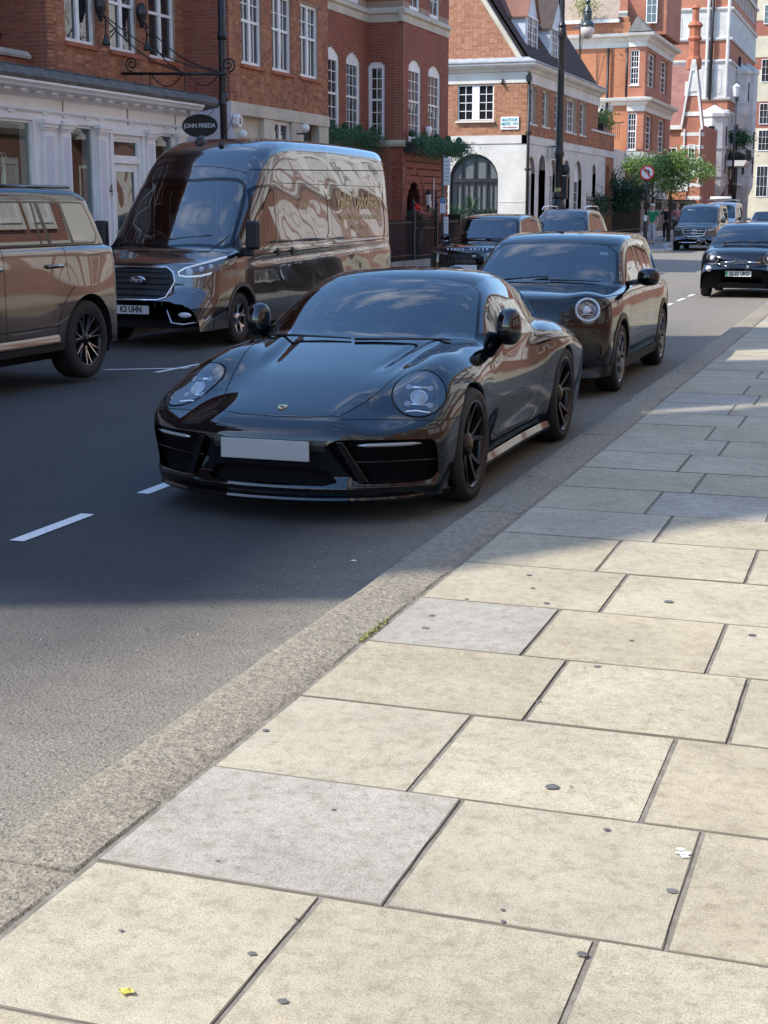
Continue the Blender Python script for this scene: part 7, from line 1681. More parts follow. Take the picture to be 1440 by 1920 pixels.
# ---- people carrier with a star badge facing us, silver van and pale saloon behind it
def mpv():
    o = (-8.42, 65.9, -.12); H = 2.02
    d = dict(name='people_carrier', label='dark grey people carrier with a star badge on its grille far down the street', cat='van', o=o, L=5.1, H=H, hw=.97, h=.055, paint=PMPV, sm=.04,
        Zc=([-.1, 0, .08, .4, .9, 1.3, 2, 5.1], [.80, .95, 1.02, 1.10, 1.18, 1.22, 1.22, 1.22]), Zr=([.5, .95, 1.4, 1.8, 2.1, 2.6, 4.7, 5.0, 5.12], [.95, 1.25, 1.60, 1.88, 1.97, H, H-.03, H-.15, 1.3]),
        W=([-.1, .1, .5, 1, 5.1], [.85, .90, .95, .97, .95]), Wz=([0, .3, .6, 1.0, 1.2, 2], [-.05, -.02, .0, -.02, -.05, -.1]), Wb=([.6, 1.5, 4.8, 5.1], [.90, .92, .92, .88]), zb=1.2, tilt=.13, k=(.10, .12, .10, .18, .03), plan=(.24, .04, 3), rear=(.06, .05),
        fz=([0, .3, .6, .9, 1.1], [.08, .0, .0, .03, .12]), zbot=.26, ws=[(-1.2, .95), (0, .95), (.82, 1.08), (.70, 1.78), (0, 1.74), (-1.2, 1.76)], wsz=1.2,
        sides=[([(1.3, 1.28), (1.85, 1.78), (4.6, 1.80), (4.7, 1.30), (2.5, 1.26)], [(2.2, 0, .06), (3.5, 0, .05)])],
        fronts=[('headlight', [(.52, .93), (.86, 1.0), (.90, .90), (.58, .83)], GLL, .004), ('grille', [(-.5, .93), (.46, .93), (.50, .86), (.40, .66), (-.5, .66)], BPLA, -.012), ('lower_intake', [(-.5, .42), (.80, .46), (.80, .34), (-.5, .30)], BPLA, -.012)],
        arch=.40, axles=(.92, 4.05), wheel=(.345, .24, .24), style='small', rim=(ALUD, ALU), mirror=(1.08, 1.35, 1.3, .24, .26, .12), mirm=PMPV, int=((2.2, .85, .6, 1.85, 1.2, 1.2), dict(s_end=4.5)))
    root, F, o = build_car(d); G = (0, .80)
    mb = MB(); c = on_front(F, o, 0, .80, -.02); pts = [(c[0]+.115*math.cos(t), c[1], c[2]+.115*math.sin(t)) for t in np.linspace(0, 2*math.pi, 25)]; mb.tube(pts, .012, 6, False)
    for t in (90, 210, 330): mb.tube([c, (c[0]+.11*math.cos(R(t)), c[1], c[2]+.11*math.sin(R(t)))], [.022, .006], 6)
    mb.build('star_badge', CHROME, root, True)
    for z in (.74, .86): front_bar(root, F, o, [(x, z) for x in np.linspace(-.44, .44, 7)], .014, CHROME, 'grille_bar')
    front_bar(root, F, o, [(-.5, .93), (-.42, .66), (-.1, .62), (.1, .62), (.42, .66), (.5, .93)], .014, CHROME, 'grille_trim'); front_bar(root, F, o, [(x, .36) for x in np.linspace(-.6, .6, 7)], .02, CHROME, 'bumper_trim')
    for ob in [c for c in root.children if c.name.startswith('headlight')]:
        sx = 1 if np.mean([v.co.x for v in ob.data.vertices]) > 0 else -1; mb = MB(); v = [(o[0]+sx*x, o[1]+surf_s(F, x, z)+.05, o[2]+z) for x, z in ((.54, .92), (.85, .985), (.88, .90), (.60, .845))]; mb.add(v, [(0, 1, 2, 3)]); mb.build('lamp_bowl', MATS['lamp_bowl_pale'], ob)
    plate(root, o[0], o[1]-.03, o[2]+.56, .52, .12, 'LB68 NUH')
    mb = MB(); mb.box(o[0]-.52, o[0]-.20, o[1]+1.62, o[1]+1.64, o[2]+1.70, o[2]+1.76); mb.build('windscreen_sticker', mat('sticker_teal', (.3, .5, .5), .5), root)
    d2 = dict(d); d2.update(name='silver_van', label='silver van with roof rack parked behind the star badged people carrier', o=(-9.05, 79.5, -.1), paint=PSIL, H=2.12, L=5.0, h=.08); d2['Zr'] = ([.5, .95, 1.4, 1.8, 2.1, 2.6, 4.7, 4.9, 5.05], [.95, 1.28, 1.68, 1.98, 2.08, 2.12, 2.1, 1.95, 1.3])
    r2, F2, o2 = build_car(d2)
    rk = MB()
    for sx in (-1, 1): rk.tube([(o2[0]+sx*.7, o2[1]+1.9, 2.12), (o2[0]+sx*.7, o2[1]+4.6, 2.12)], .025, 6)
    for s_ in (2.0, 3.2, 4.4): rk.tube([(o2[0]-.75, o2[1]+s_, 2.12), (o2[0]+.75, o2[1]+s_, 2.12)], .025, 6)
    rk.build('roof_rack', ALU, r2)
    rk = MB(); rk.tube([(o2[0]-.55, o2[1]+1.7, 2.2), (o2[0]+.55, o2[1]+1.7, 2.2)], .09, 8); rk.build('roof_tube', WHITE, r2, True)
mpv()
suv('pale_saloon', 'pale grey car far away at the right, behind the silver van', (-7.7, 92, -.1), paint('saloon_grey_paint', (.35, .36, .38), .6), 4.7, 1.55, .93, h=.08)
suv('far_dark_car', 'dark car parked furthest down the street', (-7.6, 112, -.1), PSUV, 4.6, 1.6, .93, h=.1)

# ---- small black electric car coming into view at the right edge
def city_car():
    o = (-3.05, 31.35, -.12); H = 1.52
    hlf = lambda r: (lambda x, s, z: np.minimum(r-np.hypot(x-.575, (z-.80)), .7-s))
    d = dict(name='city_car', label='small black rounded electric car with plate GL22 UKO at the right frame edge', cat='car', o=o, L=3.63, H=H, hw=.845, h=.03, paint=P500, sm=.05,
        Zc=([-.1, 0, .1, .3, .7, 1.0, 1.5, 3.7], [.62, .80, .90, .97, 1.04, 1.07, 1.06, 1.02]), Zr=([.5, .85, 1.2, 1.5, 1.8, 2.2, 2.8, 3.2, 3.5, 3.66], [.90, 1.06, 1.28, 1.42, 1.49, H, H-.04, 1.38, 1.15, .9]),
        W=([-.1, .1, .4, .7, 2.8, 3.6], [.76, .79, .83, .845, .845, .78]), Wz=([0, .2, .45, .7, .9, 1.1], [-.05, -.03, .0, .0, -.03, -.09]), Wb=([.5, 1.2, 2.5, 3.6], [.77, .77, .75, .66]), zb=1.02, tilt=.36, k=(.16, .14, .16, .16, .06), plan=(.26, .05, 2.6), rear=(.16, .14),
        fz=([0, .2, .4, .6, .8, 1.0], [.08, .0, -.01, .0, .03, .12]), zbot=.19, ws=[(-1.2, .90), (0, .90), (.70, 1.02), (.58, 1.50), (0, 1.46), (-1.2, 1.48)], wsz=1.03,
        sides=[([(1.15, 1.05), (1.55, 1.36), (2.2, 1.43), (2.9, 1.36), (3.1, 1.12), (2, 1.05)], [(2.25, -.1, .03)])],
        cuts=[('headlight_ring', lambda x, s, z: np.minimum(hlf(.128)(x, s, z), -hlf(.114)(x, s, z)), mat('ring_light_dim', (.22, .25, .28), .2), .008, 'pair'), ('headlight', hlf(.112), GLL, .006, 'pair')],
        fronts=[('lower_intake', [(-.5, .34), (.50, .34), (.58, .27), (.50, .23), (-.5, .23)], BPLA, -.01)],
        lines=[(lambda x, s, z: z-.885, .004, lambda x, s, z: .5-s, 'whole')],
        arch=.345, axles=(.68, 3.0), wheel=(.30, .2, .21), style='small', rim=(ALUD, ALU), mirror=(.97, 1.32, 1.1, .2, .16, .11), clad=(.02, BPLA), int=((1.75, .72, .35, 1.36, 1.15, 1.02), dict(rear=False, s_end=3.0)), wipe=[((-.45, .95), (.05, .96)), ((.05, .94), (.5, 1.0))])
    root, F, o = build_car(d)
    for ob in [c for c in root.children if c.name.startswith('headlight') and 'ring' not in c.name]:
        sx = 1 if np.mean([v.co.x for v in ob.data.vertices]) > 0 else -1; mb = MB(); mb.ball((o[0]+sx*.575, o[1]+surf_s(F, .575, .80)+.05, o[2]+.80), .06, 12, 8); mb.build('projector', LAMPW, ob, True)
        mb = MB(); mb.ball((o[0]+sx*.575, o[1]+surf_s(F, .575, .80)+.09, o[2]+.80), .108, 12, 8, (1, .3, 1)); mb.build('lamp_bowl', MATS['lamp_bowl_grey'], ob, True)
    for sx in (1, -1):
        mb = MB(); c = on_front(F, o, sx*.62, .60, -.004); mb.ball(c, .062, 14, 8, (1, .3, 1)); mb.build('fog_lamp', LAMPW, root, True)
        front_bar(root, F, o, [(sx*.12, .735), (sx*.40, .725)], .018, ALU, 'nose_bar', -.004)
    t_ = text('nose_lettering', '500', .14, tuple(on_front(F, o, 0, .735, -.02)), (R(90), 0, 0), CHROME, root, ext=.006, sx=1.2)
    plate(root, o[0]-.02, o[1]-.05, o[2]+.50, .52, .112, 'GL22 UKO', green=True)
city_car()
# ================================================================= street furniture, plants, people
def leafmat(name, cs, tr=.35):
    m, nt, p = base(name); g = nd(nt, 'ShaderNodeNewGeometry')
    c = ramp(nt, g.outputs['Random Per Island'], [(i/(len(cs)-1), c) for i, c in enumerate(cs)])
    nt.links.new(c, p.inputs['Base Color']); p.inputs['Roughness'].default_value = .5
    t = nd(nt, 'ShaderNodeBsdfTranslucent'); nt.links.new(c, t.inputs['Color']); mx = nd(nt, 'ShaderNodeMixShader'); mx.inputs[0].default_value = tr
    nt.links.new(p.outputs[0], mx.inputs[1]); nt.links.new(t.outputs[0], mx.inputs[2]); nt.links.new(mx.outputs[0], nt.nodes['Material Output'].inputs['Surface']); return m
LFG = leafmat('fern_green', [(.05, .14, .07), (.09, .21, .10), (.04, .11, .055), (.12, .26, .13)])
LFD = leafmat('dark_leaf', [(.03, .075, .035), (.045, .11, .045), (.02, .055, .03)])
LFL = leafmat('light_leaf', [(.15, .25, .06), (.22, .34, .09), (.12, .20, .05), (.28, .40, .15)])
BARK = mat('bark', (.05, .04, .035), .9, c2=(.03, .025, .02), sc=8, bsc=30, bst=.5)
def leaf(mb, p, l, w, r_, down=.3):
    d = Vector((r_.gauss(0, 1), r_.gauss(0, 1), r_.gauss(0, .7)-down)).normalized(); s_ = d.cross(Vector((r_.gauss(0, 1), r_.gauss(0, 1), r_.gauss(0, 1)))).normalized()*w*.5; p = Vector(p); q = p+d*l
    mb.add([p, p+d*l*.45+s_, q, p+d*l*.45-s_], [(0, 1, 2, 3)])
def fronds(name, parent, x0, x1, y0, y1, z0, z1, n, m, drop=.45, seed=1, out=.35):
    """trailing ferns spilling out of a box"""
    r_ = random.Random(seed); mb = MB()
    for i in range(n):
        x, y = r_.uniform(x0, x1), r_.uniform(y0, y1); p = Vector((x, y, r_.uniform(z0, z1))); a = r_.uniform(-1.2, 1.2); v = Vector((math.cos(a)*r_.uniform(.3, 1), math.sin(a)*.8, r_.uniform(.2, .9)))*.08; L_ = r_.uniform(.5, 1)*drop
        for k in range(9):
            q = p+v; v += Vector((0, 0, -.022*L_/.45))
            if (q.x-x1) > out: break
            for s_ in (-1, 1): leaf(mb, q, .055, .028, r_, .5)
            p = q
    o = mb.build(name, m, parent); return o
# wrought iron bracket with the oval sign
t = thing('hanging_sign_bracket', 'black wrought iron bracket with scrolls and rods over the shopfront', 'bracket', (-14, 28.05, 3.8)); YB = 28.05
mb = MB(); mb.tube([(-15.3, YB, 4.40), (-12.95, YB, 4.33)], .03, 8); mb.build('bar', BLACK, t, True)
for cx, cz, s_ in ((-15.05, 4.42, 1), (-12.93, 4.34, -1)):
    pts = [(cx, YB, cz)]; 
    for i in range(26):
        a = -math.pi/2-s_*i*.42; r_ = .15-.0048*i; c0 = (cx-.02*s_, cz+.165); pts.append((c0[0]+r_*math.cos(a), YB, c0[1]+r_*math.sin(a)))
    mb = MB(); mb.tube(pts[1:], .018, 6); mb.build('scroll', BLACK, t, True)
for x0, x1 in ((-14.62, -13.93), (-13.80, -13.10)):
    mb = MB(); mb.tube([(x0+(x1-x0)*i/12, YB, 4.36-.24*math.sin(math.pi*i/12)**.8) for i in range(13)], .013, 6); mb.build('swag', BLACK, t, True)
for x, zb in ((-14.66, 3.55), (-13.88, 3.98), (-13.06, 3.95)):
    mb = MB(); mb.tube([(x, YB, 4.36), (x, YB, zb)], .014, 6); mb.build('rod', BLACK, t); mb = MB(); mb.lathe([(.02, zb+.04), (.035, zb), (.085, zb-.20), (.08, zb-.22), (.01, zb-.2)], (x, YB, 0), 'Z', 10); mb.build('pendant', BLACK, t)
for (xa, ya, za), (xb, zb) in (((-15.22, 27.04, 5.5), (-13.9, 4.38)), ((-15.22, 27.04, 5.5), (-13.1, 4.36)), ((-15.22, 28.75, 5.55), (-13.9, 4.38)), ((-15.22, 28.75, 5.55), (-13.1, 4.38))):
    mb = MB(); mb.tube([(xa+(xb-xa)*u, ya+(YB-ya)*u, za+(zb-za)*u-.22*math.sin(math.pi*u)) for u in np.linspace(0, 1, 10)], .014, 6); mb.build('stay', BLACK, t, True)
for y, z in ((27.04, 5.60), (28.75, 5.66)):
    mb = MB(); mb.lathe([(.05, z+.2), (.11, z+.12), (.12, z-.02), (.07, z-.18), (.03, z-.3)], (-15.18, y, 0), 'Z', 8); mb.build('corbel', BLACK, t); mb = MB(); mb.tube([(-15.1, y+.04, z-.2), (-15.1, y+.04, z-.62)], .02, 6); mb.lathe([(.03, z-.55), (.085, z-.72), (.07, z-.75)], (-15.1, y+.04, 0), 'Z', 8); mb.build('pendant', BLACK, t)
sg = MB(); n = 48; v = [(-13.50+.395*math.cos(2*math.pi*i/n), YB-.16+dy, 3.325+.225*math.sin(2*math.pi*i/n)) for dy in (0, .03) for i in range(n)]; sg.add(v, [tuple(range(n)), tuple(range(n, 2*n))[::-1]]+[(i, (i+1) % n, n+(i+1) % n, n+i) for i in range(n)])
so = tag(sg.build('oval_sign', mat('sign_black', (.006, .009, .011), .35)), 'oval black hanging sign reading JOHN FRIEDA', 'sign')
text('lettering', 'JOHN FRIEDA', .125, (-13.50, YB-.164, 3.325), (R(90), 0, 0), WLET, so, sx=.92, ext=.001)
mb = MB(); mb.tube([(-13.72, YB-.14, 3.5), (-13.86, YB, 3.78)], .008, 5); mb.tube([(-13.3, YB-.14, 3.52), (-13.15, YB, 3.75)], .008, 5); mb.build('chain', BLACK, so)
po = MB(); po.tube([(-13.18, 28.35, .02), (-13.18, 28.35, 9)], .075, 14); po = po.build('lamp_column', BLACK, None, True); tag(po, 'plain black pole standing beside the oval sign', 'pole')
for z in (5.1, 3.9): mb = MB(); mb.tube([(-13.18, 28.35, z-.08), (-13.18, 28.35, z+.08)], .095, 12); mb.build('collar', BLACK, po, True)
# alarm box and globes on the stone house
al = MB(); hx = [(math.cos(R(60*i+30))*.13, math.sin(R(60*i+30))*.155) for i in range(6)]; al.prism(hx, -14.16, -14.02, lambda u, w, t_: (t_, 31.02+u, 3.60+w)); al = tag(al.build('alarm_box', WHITE, None, bevel=.01), 'white hexagonal alarm box with a black emblem on the stone pier', 'alarm box')
mb = MB(); mb.add([(-14.015, 31.02+y, 3.60+z) for y, z in ((-.06, -.07), (.06, -.07), (.03, .0), (.045, .02), (.0, .09), (-.045, .02), (-.03, 0))], [(0, 1, 2, 3, 4, 5, 6)]); mb.build('emblem', BLACK, al)
for y, z, lb in ((31.05, 3.30, 'white globe lamp below the hexagonal alarm box'), (34.8, 3.62, 'white lantern lamp beside the dark wooden door')):
    t = thing('globe_lamp', lb, 'lamp', (-14.0, y, z), 'white wall lamps'); mb = MB(); mb.ball((-13.98, y, z), .11, 14, 9); mb.build('globe', mat('opal_glass', (.75, .73, .68), .25), t, True); mb = MB(); mb.tube([(-14.2, y, z-.13), (-14.0, y, z-.13), (-14.0, y, z-.08)], .02, 6); mb.build('arm', BLACK, t)
# parking sign post with plates
t = thing('parking_sign_post', 'slim grey post with tall white and blue parking plates by the railings', 'sign post', (-12.6, 42.2, .0))
mb = MB(); mb.tube([(-12.66, 42.2, 0), (-12.66, 42.2, 3.2)], .045, 10); mb.build('post', mat('post_grey', (.10, .09, .085), .5), t, True)
for z0, z1, x0, w, m_ in ((2.35, 3.12, -12.62, .20, PLW), (1.55, 1.98, -12.72, .17, PLW), (.75, 1.45, -12.6, .13, PLW)):
    mb = MB(); mb.box(x0, x0+w, 42.12, 42.14, z0, z1); pl_ = mb.build('plate', m_, t)
    if z0 < 2 and z0 > 1: mb = MB(); mb.box(x0+.01, x0+w-.01, 42.112, 42.118, z1-.14, z1-.01); mb.build('blue_band', mat('sign_blue', (.02, .15, .42), .4), pl_); text('lettering', 'P', .1, (x0+w/2, 42.11, z1-.075), (R(90), 0, 0), WLET, pl_)
    else:
        mb = MB()
        for k in range(6): z = z1-.09-k*(z1-z0-.12)/6; mb.box(x0+.03, x0+w-.03, 42.114, 42.119, z-.018, z+.006)
        mb.build('print', mat('print_grey', (.35, .33, .33), .5), pl_)
# window boxes with trailing ferns and box balls
def windowbox(y0, y1, x0, x1, z, label, balls, n, seed):
    t = thing('window_box', label, 'planter', (x0, (y0+y1)/2, z)); mb = MB(); mb.box(x0, x1-.08, y0+.06, y1-.1, z-.02, z+.22); mb.build('trough', mat('trough_black', (.01, .012, .015), .4), t)
    fronds('foliage', t, x0+.05, x1, y0+.1, y1-.05, z+.12, z+.30, n, LFG, seed=seed)
    for i in range(balls):
        y = y0+.3+(y1-y0-.5)*i/(balls-1); r_ = random.Random(i); b_ = MB(); b_.ball(((x0+x1)/2, y, z+.50), .105, 10, 7)
        for k in range(60):
            a, e = r_.uniform(0, 6.3), r_.uniform(-1, 1); q = math.sqrt(1-e*e); leaf(b_, ((x0+x1)/2+.10*q*math.cos(a), y+.10*q*math.sin(a), z+.50+.10*e), .03, .02, r_, 0)
        b_.build('box_ball', LFD, t)
windowbox(41.95, 47.4, -13.82, -13.45, 3.33, 'black window box with trailing green ferns and clipped balls on the bay', 5, 620, 3)
windowbox(37.0, 42.1, -14.88, -14.55, 3.42, 'fern filled window box under the arched windows, half hidden by the van', 5, 420, 4)
# railings with gate in front of the red mansion
rl = thing('black_railings', 'black iron railings with a spiked gate before the red mansion', 'railings', (-13.5, 43, 0))
mb = MB(); mb.box(-13.6, -13.4, 37.0, 46.9, -.1, .2); mb.build('plinth', GSTONE, rl)
def railbar(parent, x, y, z0, z1, r=.012): mb = MB(); mb.tube([(x, y, z0), (x, y, z1)], r, 5); return mb.build('bar', BLACK, parent)
y = 37.1
while y < 46.8:
    gate = 42.0 < y < 44.3; u = (y-42.0)/2.3; zt = 1.36 if not gate else 1.36+.34*abs(math.cos(math.pi*u))**3
    railbar(rl, -13.5, y, .2, zt, .016); y += .125
for a, b in ((37.0, 42.0), (44.3, 46.9)): mb = MB(); mb.box(-13.52, -13.48, a, b, 1.27, 1.30); mb.box(-13.52, -13.48, a, b, .34, .37); mb.build('rail', BLACK, rl)
mb = MB(); mb.box(-13.52, -13.48, 42, 44.3, 1.1, 1.13); mb.box(-13.52, -13.48, 42, 44.3, .30, .33); mb.build('gate_rail', BLACK, rl)
for y in (42.0, 44.3):
    mb = MB(); mb.box(-13.55, -13.45, y-.05, y+.05, .2, 1.65); mb.lathe([(.06, 1.65), (.02, 1.7), (.05, 1.78), (.06, 1.84), (.0, 2.0)], (-13.5, y, 0), 'Z', 8, False); mb.build('gate_post', BLACK, rl)
    for s_ in (-1, 1):
        mb = MB(); mb.tube([(-13.5, y+s_*(.07+.10*math.sin(a)), 1.45+.10*math.cos(a)*1.5) for a in np.linspace(0, 2.8, 8)], .012, 5); mb.build('scroll', BLACK, rl)
mb = MB(); mb.box(-13.9, -13.45, 46.8, 46.95, -.1, 1.5); mb.build('return_panel', BLACK, rl)
t = thing('door_lantern', 'black framed lantern beside the arched porch', 'lantern', (-13.7, 44.0, 2)); mb = MB(); mb.lathe([(.02, 2.26), (.12, 2.12), (.09, 2.1)], (-13.66, 44.0, 0), 'Z', 6); mb.lathe([(.06, 1.78), (.03, 1.7)], (-13.66, 44.0, 0), 'Z', 6); mb.tube([(-13.83, 44, 2.05), (-13.66, 44, 2.25)], .012, 5); mb.build('frame', BLACK, t)
mb = MB(); mb.lathe([(.06, 1.78), (.09, 2.1)], (-13.66, 44.0, 0), 'Z', 6); mb.build('glass', mat('milky_glass', (.6, .6, .58), .3), t)
mb = MB(); mb.box(-13.80, -13.78, 44.4, 44.72, 1.6, 1.95); tb = tag(mb.build('menu_box', mat('dark_green_box', (.02, .035, .03), .5)), 'small dark notice box with white paper on the banded brick wall', 'notice box'); mb = MB(); mb.box(-13.775, -13.77, 44.47, 44.67, 1.72, 1.92); mb.build('paper', PLW, tb)
mb = MB(); mb.tube([(-13.76, 44.9, 1.5), (-13.76, 44.9, 2.62)], .02, 6); tag(mb.build('flag_pole', WHITE), 'thin white pipe fixed to the wall beside the porch', 'pipe')
mb = MB(); mb.lathe([(.0, 3.7), (.06, 3.85), (.11, 4.02), (.10, 4.1), (.04, 4.12)], (-13.70, 44.1, 0), 'Z', 12); tag(mb.build('wall_light', WHITE, None, True), 'white teardrop wall light between the bay windows', 'lamp')
t = thing('flower_pot', 'pot of red and pink flowers by the arched porch', 'plant', (-13.65, 42.7, 1.0)); mb = MB(); mb.lathe([(.16, .2), (.24, 1.1), (.27, 1.15)], (-13.68, 42.75, 0), 'Z', 12); mb.build('pot', mat('dark_pot', (.02, .02, .02), .5), t)
r_ = random.Random(9); mb = MB(); [leaf(mb, (-13.68+r_.gauss(0, .16), 42.75+r_.gauss(0, .3), 1.35+r_.gauss(0, .15)), .10, .05, r_, -.2) for k in range(260)]; mb.build('foliage', LFD, t)
mb = MB(); [mb.ball((-13.6+r_.gauss(0, .07), 42.62+r_.gauss(0, .16), 1.72+r_.gauss(0, .06)), .045, 6, 4) for k in range(16)]; o = mb.build('blossom', mat('red_petal', (.75, .04, .03), .6), t); o['kind'] = 'stuff'
mb = MB(); [mb.ball((-13.58+r_.gauss(0, .05), 42.98+r_.gauss(0, .12), 1.62+r_.gauss(0, .04)), .04, 6, 4) for k in range(9)]; o = mb.build('blossom', mat('pink_petal', (.8, .2, .3), .6), t); o['kind'] = 'stuff'
# spiky palms in front of the arched mews window
def palm(x, y, z, h, n, seed, label):
    t = thing('palm_plant', label, 'plant', (x, y, 0), 'palms before the arched window'); r_ = random.Random(seed)
    mb = MB(); mb.tube([(x, y, 0), (x+.03, y, z)], [.07, .05], 7); mb.build('trunk', BARK, t)
    mb = MB()
    for i in range(n):
        a = r_.uniform(0, 2*math.pi); e = r_.uniform(-.35, 1.2); L_ = h*r_.uniform(.6, 1); d = Vector((math.cos(a)*math.cos(e), math.sin(a)*math.cos(e), math.sin(e))); p = Vector((x, y, z)); s_ = d.cross(Vector((0, 0, 1))).normalized()*.02
        q = p+d*L_*.6; e_ = p+d*L_+Vector((0, 0, -.12*L_)); mb.add([p, q-s_, e_, q+s_], [(0, 1, 2, 3)])
    mb.build('crown', LFD, t)
palm(-16.75, 57.6, 1.35, .75, 80, 1, 'left spiky palm in front of the arched window'); palm(-16.05, 57.4, 1.6, .95, 110, 2, 'tallest spiky palm in front of the arched window'); palm(-15.45, 57.7, 1.3, .7, 70, 3, 'right spiky palm in front of the arched window'); palm(-17.3, 57.2, 1.5, .8, 80, 4, 'spiky palm at the far left of the arched window')
# tall street lamp in the middle
t = thing('street_lamp', 'tall black cast iron street lamp with a hanging glass lantern', 'street lamp', (-10.95, 50, 0)); X_, Y_ = -10.95, 50
mb = MB(); mb.lathe([(.30, -.1), (.30, .5), (.27, .6), (.25, 1.5), (.27, 1.6), (.27, 1.75), (.20, 1.9), (.17, 2.0), (.22, 2.06), (.22, 2.16), (.19, 2.22)], (X_, Y_, 0), 'Z', 12); mb.build('pedestal', BLACK, t)
mb = MB(); mb.lathe([(.135, 2.2), (.13, 3.35), (.17, 3.42), (.175, 3.5), (.135, 3.6), (.105, 7.1), (.14, 7.2), (.155, 7.35), (.10, 7.5), (.14, 7.58), (.08, 7.7), (.075, 8.0), (.07, 9.6)], (X_, Y_, 0), 'Z', 16); mb.build('column', BLACK, t, 'auto')
mb = MB(); mb.tube([(X_, Y_, 9.5), (X_+.3, Y_, 9.8), (X_+.7, Y_, 9.7), (X_+.84, Y_, 9.2), (X_+.84, Y_, 8.3)], .04, 8); mb.build('arm', BLACK, t, True)
lx = X_+.84; mb = MB(); mb.lathe([(.03, 8.45), (.09, 8.3), (.05, 8.2), (.13, 8.02), (.15, 7.98), (.12, 7.94), (.14, 7.90), (.13, 7.70), (.21, 7.62), (.24, 7.54), (.24, 7.50)], (lx, Y_, 0), 'Z', 16); mb.build('lantern_hood', mat('lamp_green_black', (.03, .045, .045), .35), t, 'auto')
mb = MB(); mb.lathe([(.23, 7.5), (.21, 7.3), (.15, 7.17), (.03, 7.12)], (lx, Y_, 0), 'Z', 16); mb.build('glass_bowl', mat('lamp_bowl_glass', (.55, .48, .44), .1, spec=.8), t, True)
mb = MB(); mb.tube([(lx-.42, Y_, 7.50), (lx-.1, Y_, 7.54)], .03, 6); mb.build('sensor_arm', ALU, t)
mb = MB(); mb.ball((X_+.2, Y_-.02, 2.95), .18, 12, 8, (1, .3, 1)); mb.box(X_+.12, X_+.30, Y_-.1, Y_+.1, 2.0, 2.75); mb.build('control_box', BLACK, t)
mb = MB(); mb.lathe([(.137, 2.24), (.137, 2.36)], (X_, Y_, 0), 'Z', 14, False); mb.build('yellow_band', mat('band_yellow', (.45, .40, .16), .6), t)
# far lamp posts
def farlamp(x, y, h, label):
    t = thing('far_street_lamp', label, 'street lamp', (x, y, 0), 'far street lamps'); mb = MB(); mb.tube([(x, y, -.1), (x, y, h)], [.11, .07], 8); mb.build('column', BLACK, t, True)
    mb = MB(); mb.lathe([(.05, h), (.2, h+.1), (.3, h+.75), (.33, h+.8), (.05, h+1.05)], (x, y, 0), 'Z', 8); mb.build('lantern', mat('milky_glass', (.6, .6, .58), .3), t)
farlamp(-9.6, 128, 9.0, 'farthest tall lamp post against the pale block'); farlamp(-12.4, 118.5, 9.9, 'black lamp post against the striped mansion')
# no left turn sign on its post
t = thing('no_left_turn_sign', 'round red ringed no left turn sign on a black post at the kerb', 'road sign', (-10.35, 65.0, 0)); sx_, sy_ = -10.38, 65.0
mb = MB(); mb.tube([(sx_, sy_, -.05), (sx_, sy_, 1.25)], .085, 8); mb.build('post_base', BLACK, t, True); mb = MB(); mb.tube([(sx_, sy_, 1.2), (sx_, sy_, 3.35)], .045, 8); mb.build('post', BLACK, t, True)
def disc(name, r0, r1, d, m, par):
    mb = MB(); n = 40; v = [(sx_+r*math.cos(2*math.pi*i/n), sy_-.06-d, 3.18+r*math.sin(2*math.pi*i/n)) for r in (r0, r1) for i in range(n)]
    mb.add(v, [(i, (i+1) % n, n+(i+1) % n, n+i) for i in range(n)] if r0 > 0 else [tuple(range(n, 2*n))]); return mb.build(name, m, par)
SR = mat('sign_red', (.62, .02, .03), .4); mb = MB(); mb.lathe([(.31, 0), (.31, .02)], (sx_, sy_-.06, 3.18), 'Y', 40); f_ = mb.build('sign_face', PLW, t); disc('red_ring', .245, .312, .004, SR, f_)
mb = MB(); c, s_ = math.cos(R(-50)), math.sin(R(-50)); mb.add([(sx_+a*c-b*s_, sy_-.069, 3.18+a*s_+b*c) for a, b in ((-.26, -.028), (.26, -.028), (.26, .028), (-.26, .028))], [(0, 1, 2, 3)]); 
mb2 = MB(); ar = [(.05, -.16), (.11, -.16), (.11, .06), (.06, .12), (-.06, .12), (-.06, .17), (-.17, .09), (-.06, .01), (-.06, .06), (.03, .06), (.05, .04)]; mb2.add([(sx_+a, sy_-.066, 3.18+b) for a, b in ar], [tuple(range(len(ar)))]); mb2.build('arrow', PLK, f_); mb.build('red_bar', SR, f_)
mb = MB(); mb.box(sx_-.06, sx_+.06, sy_-.1, sy_-.07, 1.15, 1.4); mb.build('reflector', PLW, t)
# black hoarding-like fence with low wall
fn = thing('black_fence', 'long black railing fence on a low pale wall beside the far pavement', 'fence', (-14.2, 90, 0))
mb = MB(); mb.box(-14.4, -14.1, 71, 122, -.1, .30); mb.build('low_wall', WSTONE, fn); mb = MB(); mb.box(-14.3, -14.26, 71, 122, .30, 2.05); mb.build('backing_panel', DARK, fn)
for k in range(190): y = 71.1+.27*k; mb = MB(); mb.tube([(-14.2, y, .3), (-14.2, y, 2.25 if k % 9 else 2.4)], .03, 4); mb.build('bar', BLACK, fn)
for z in (.5, 2.05): mb = MB(); mb.box(-14.22, -14.18, 71, 122, z, z+.05); mb.build('rail', BLACK, fn)
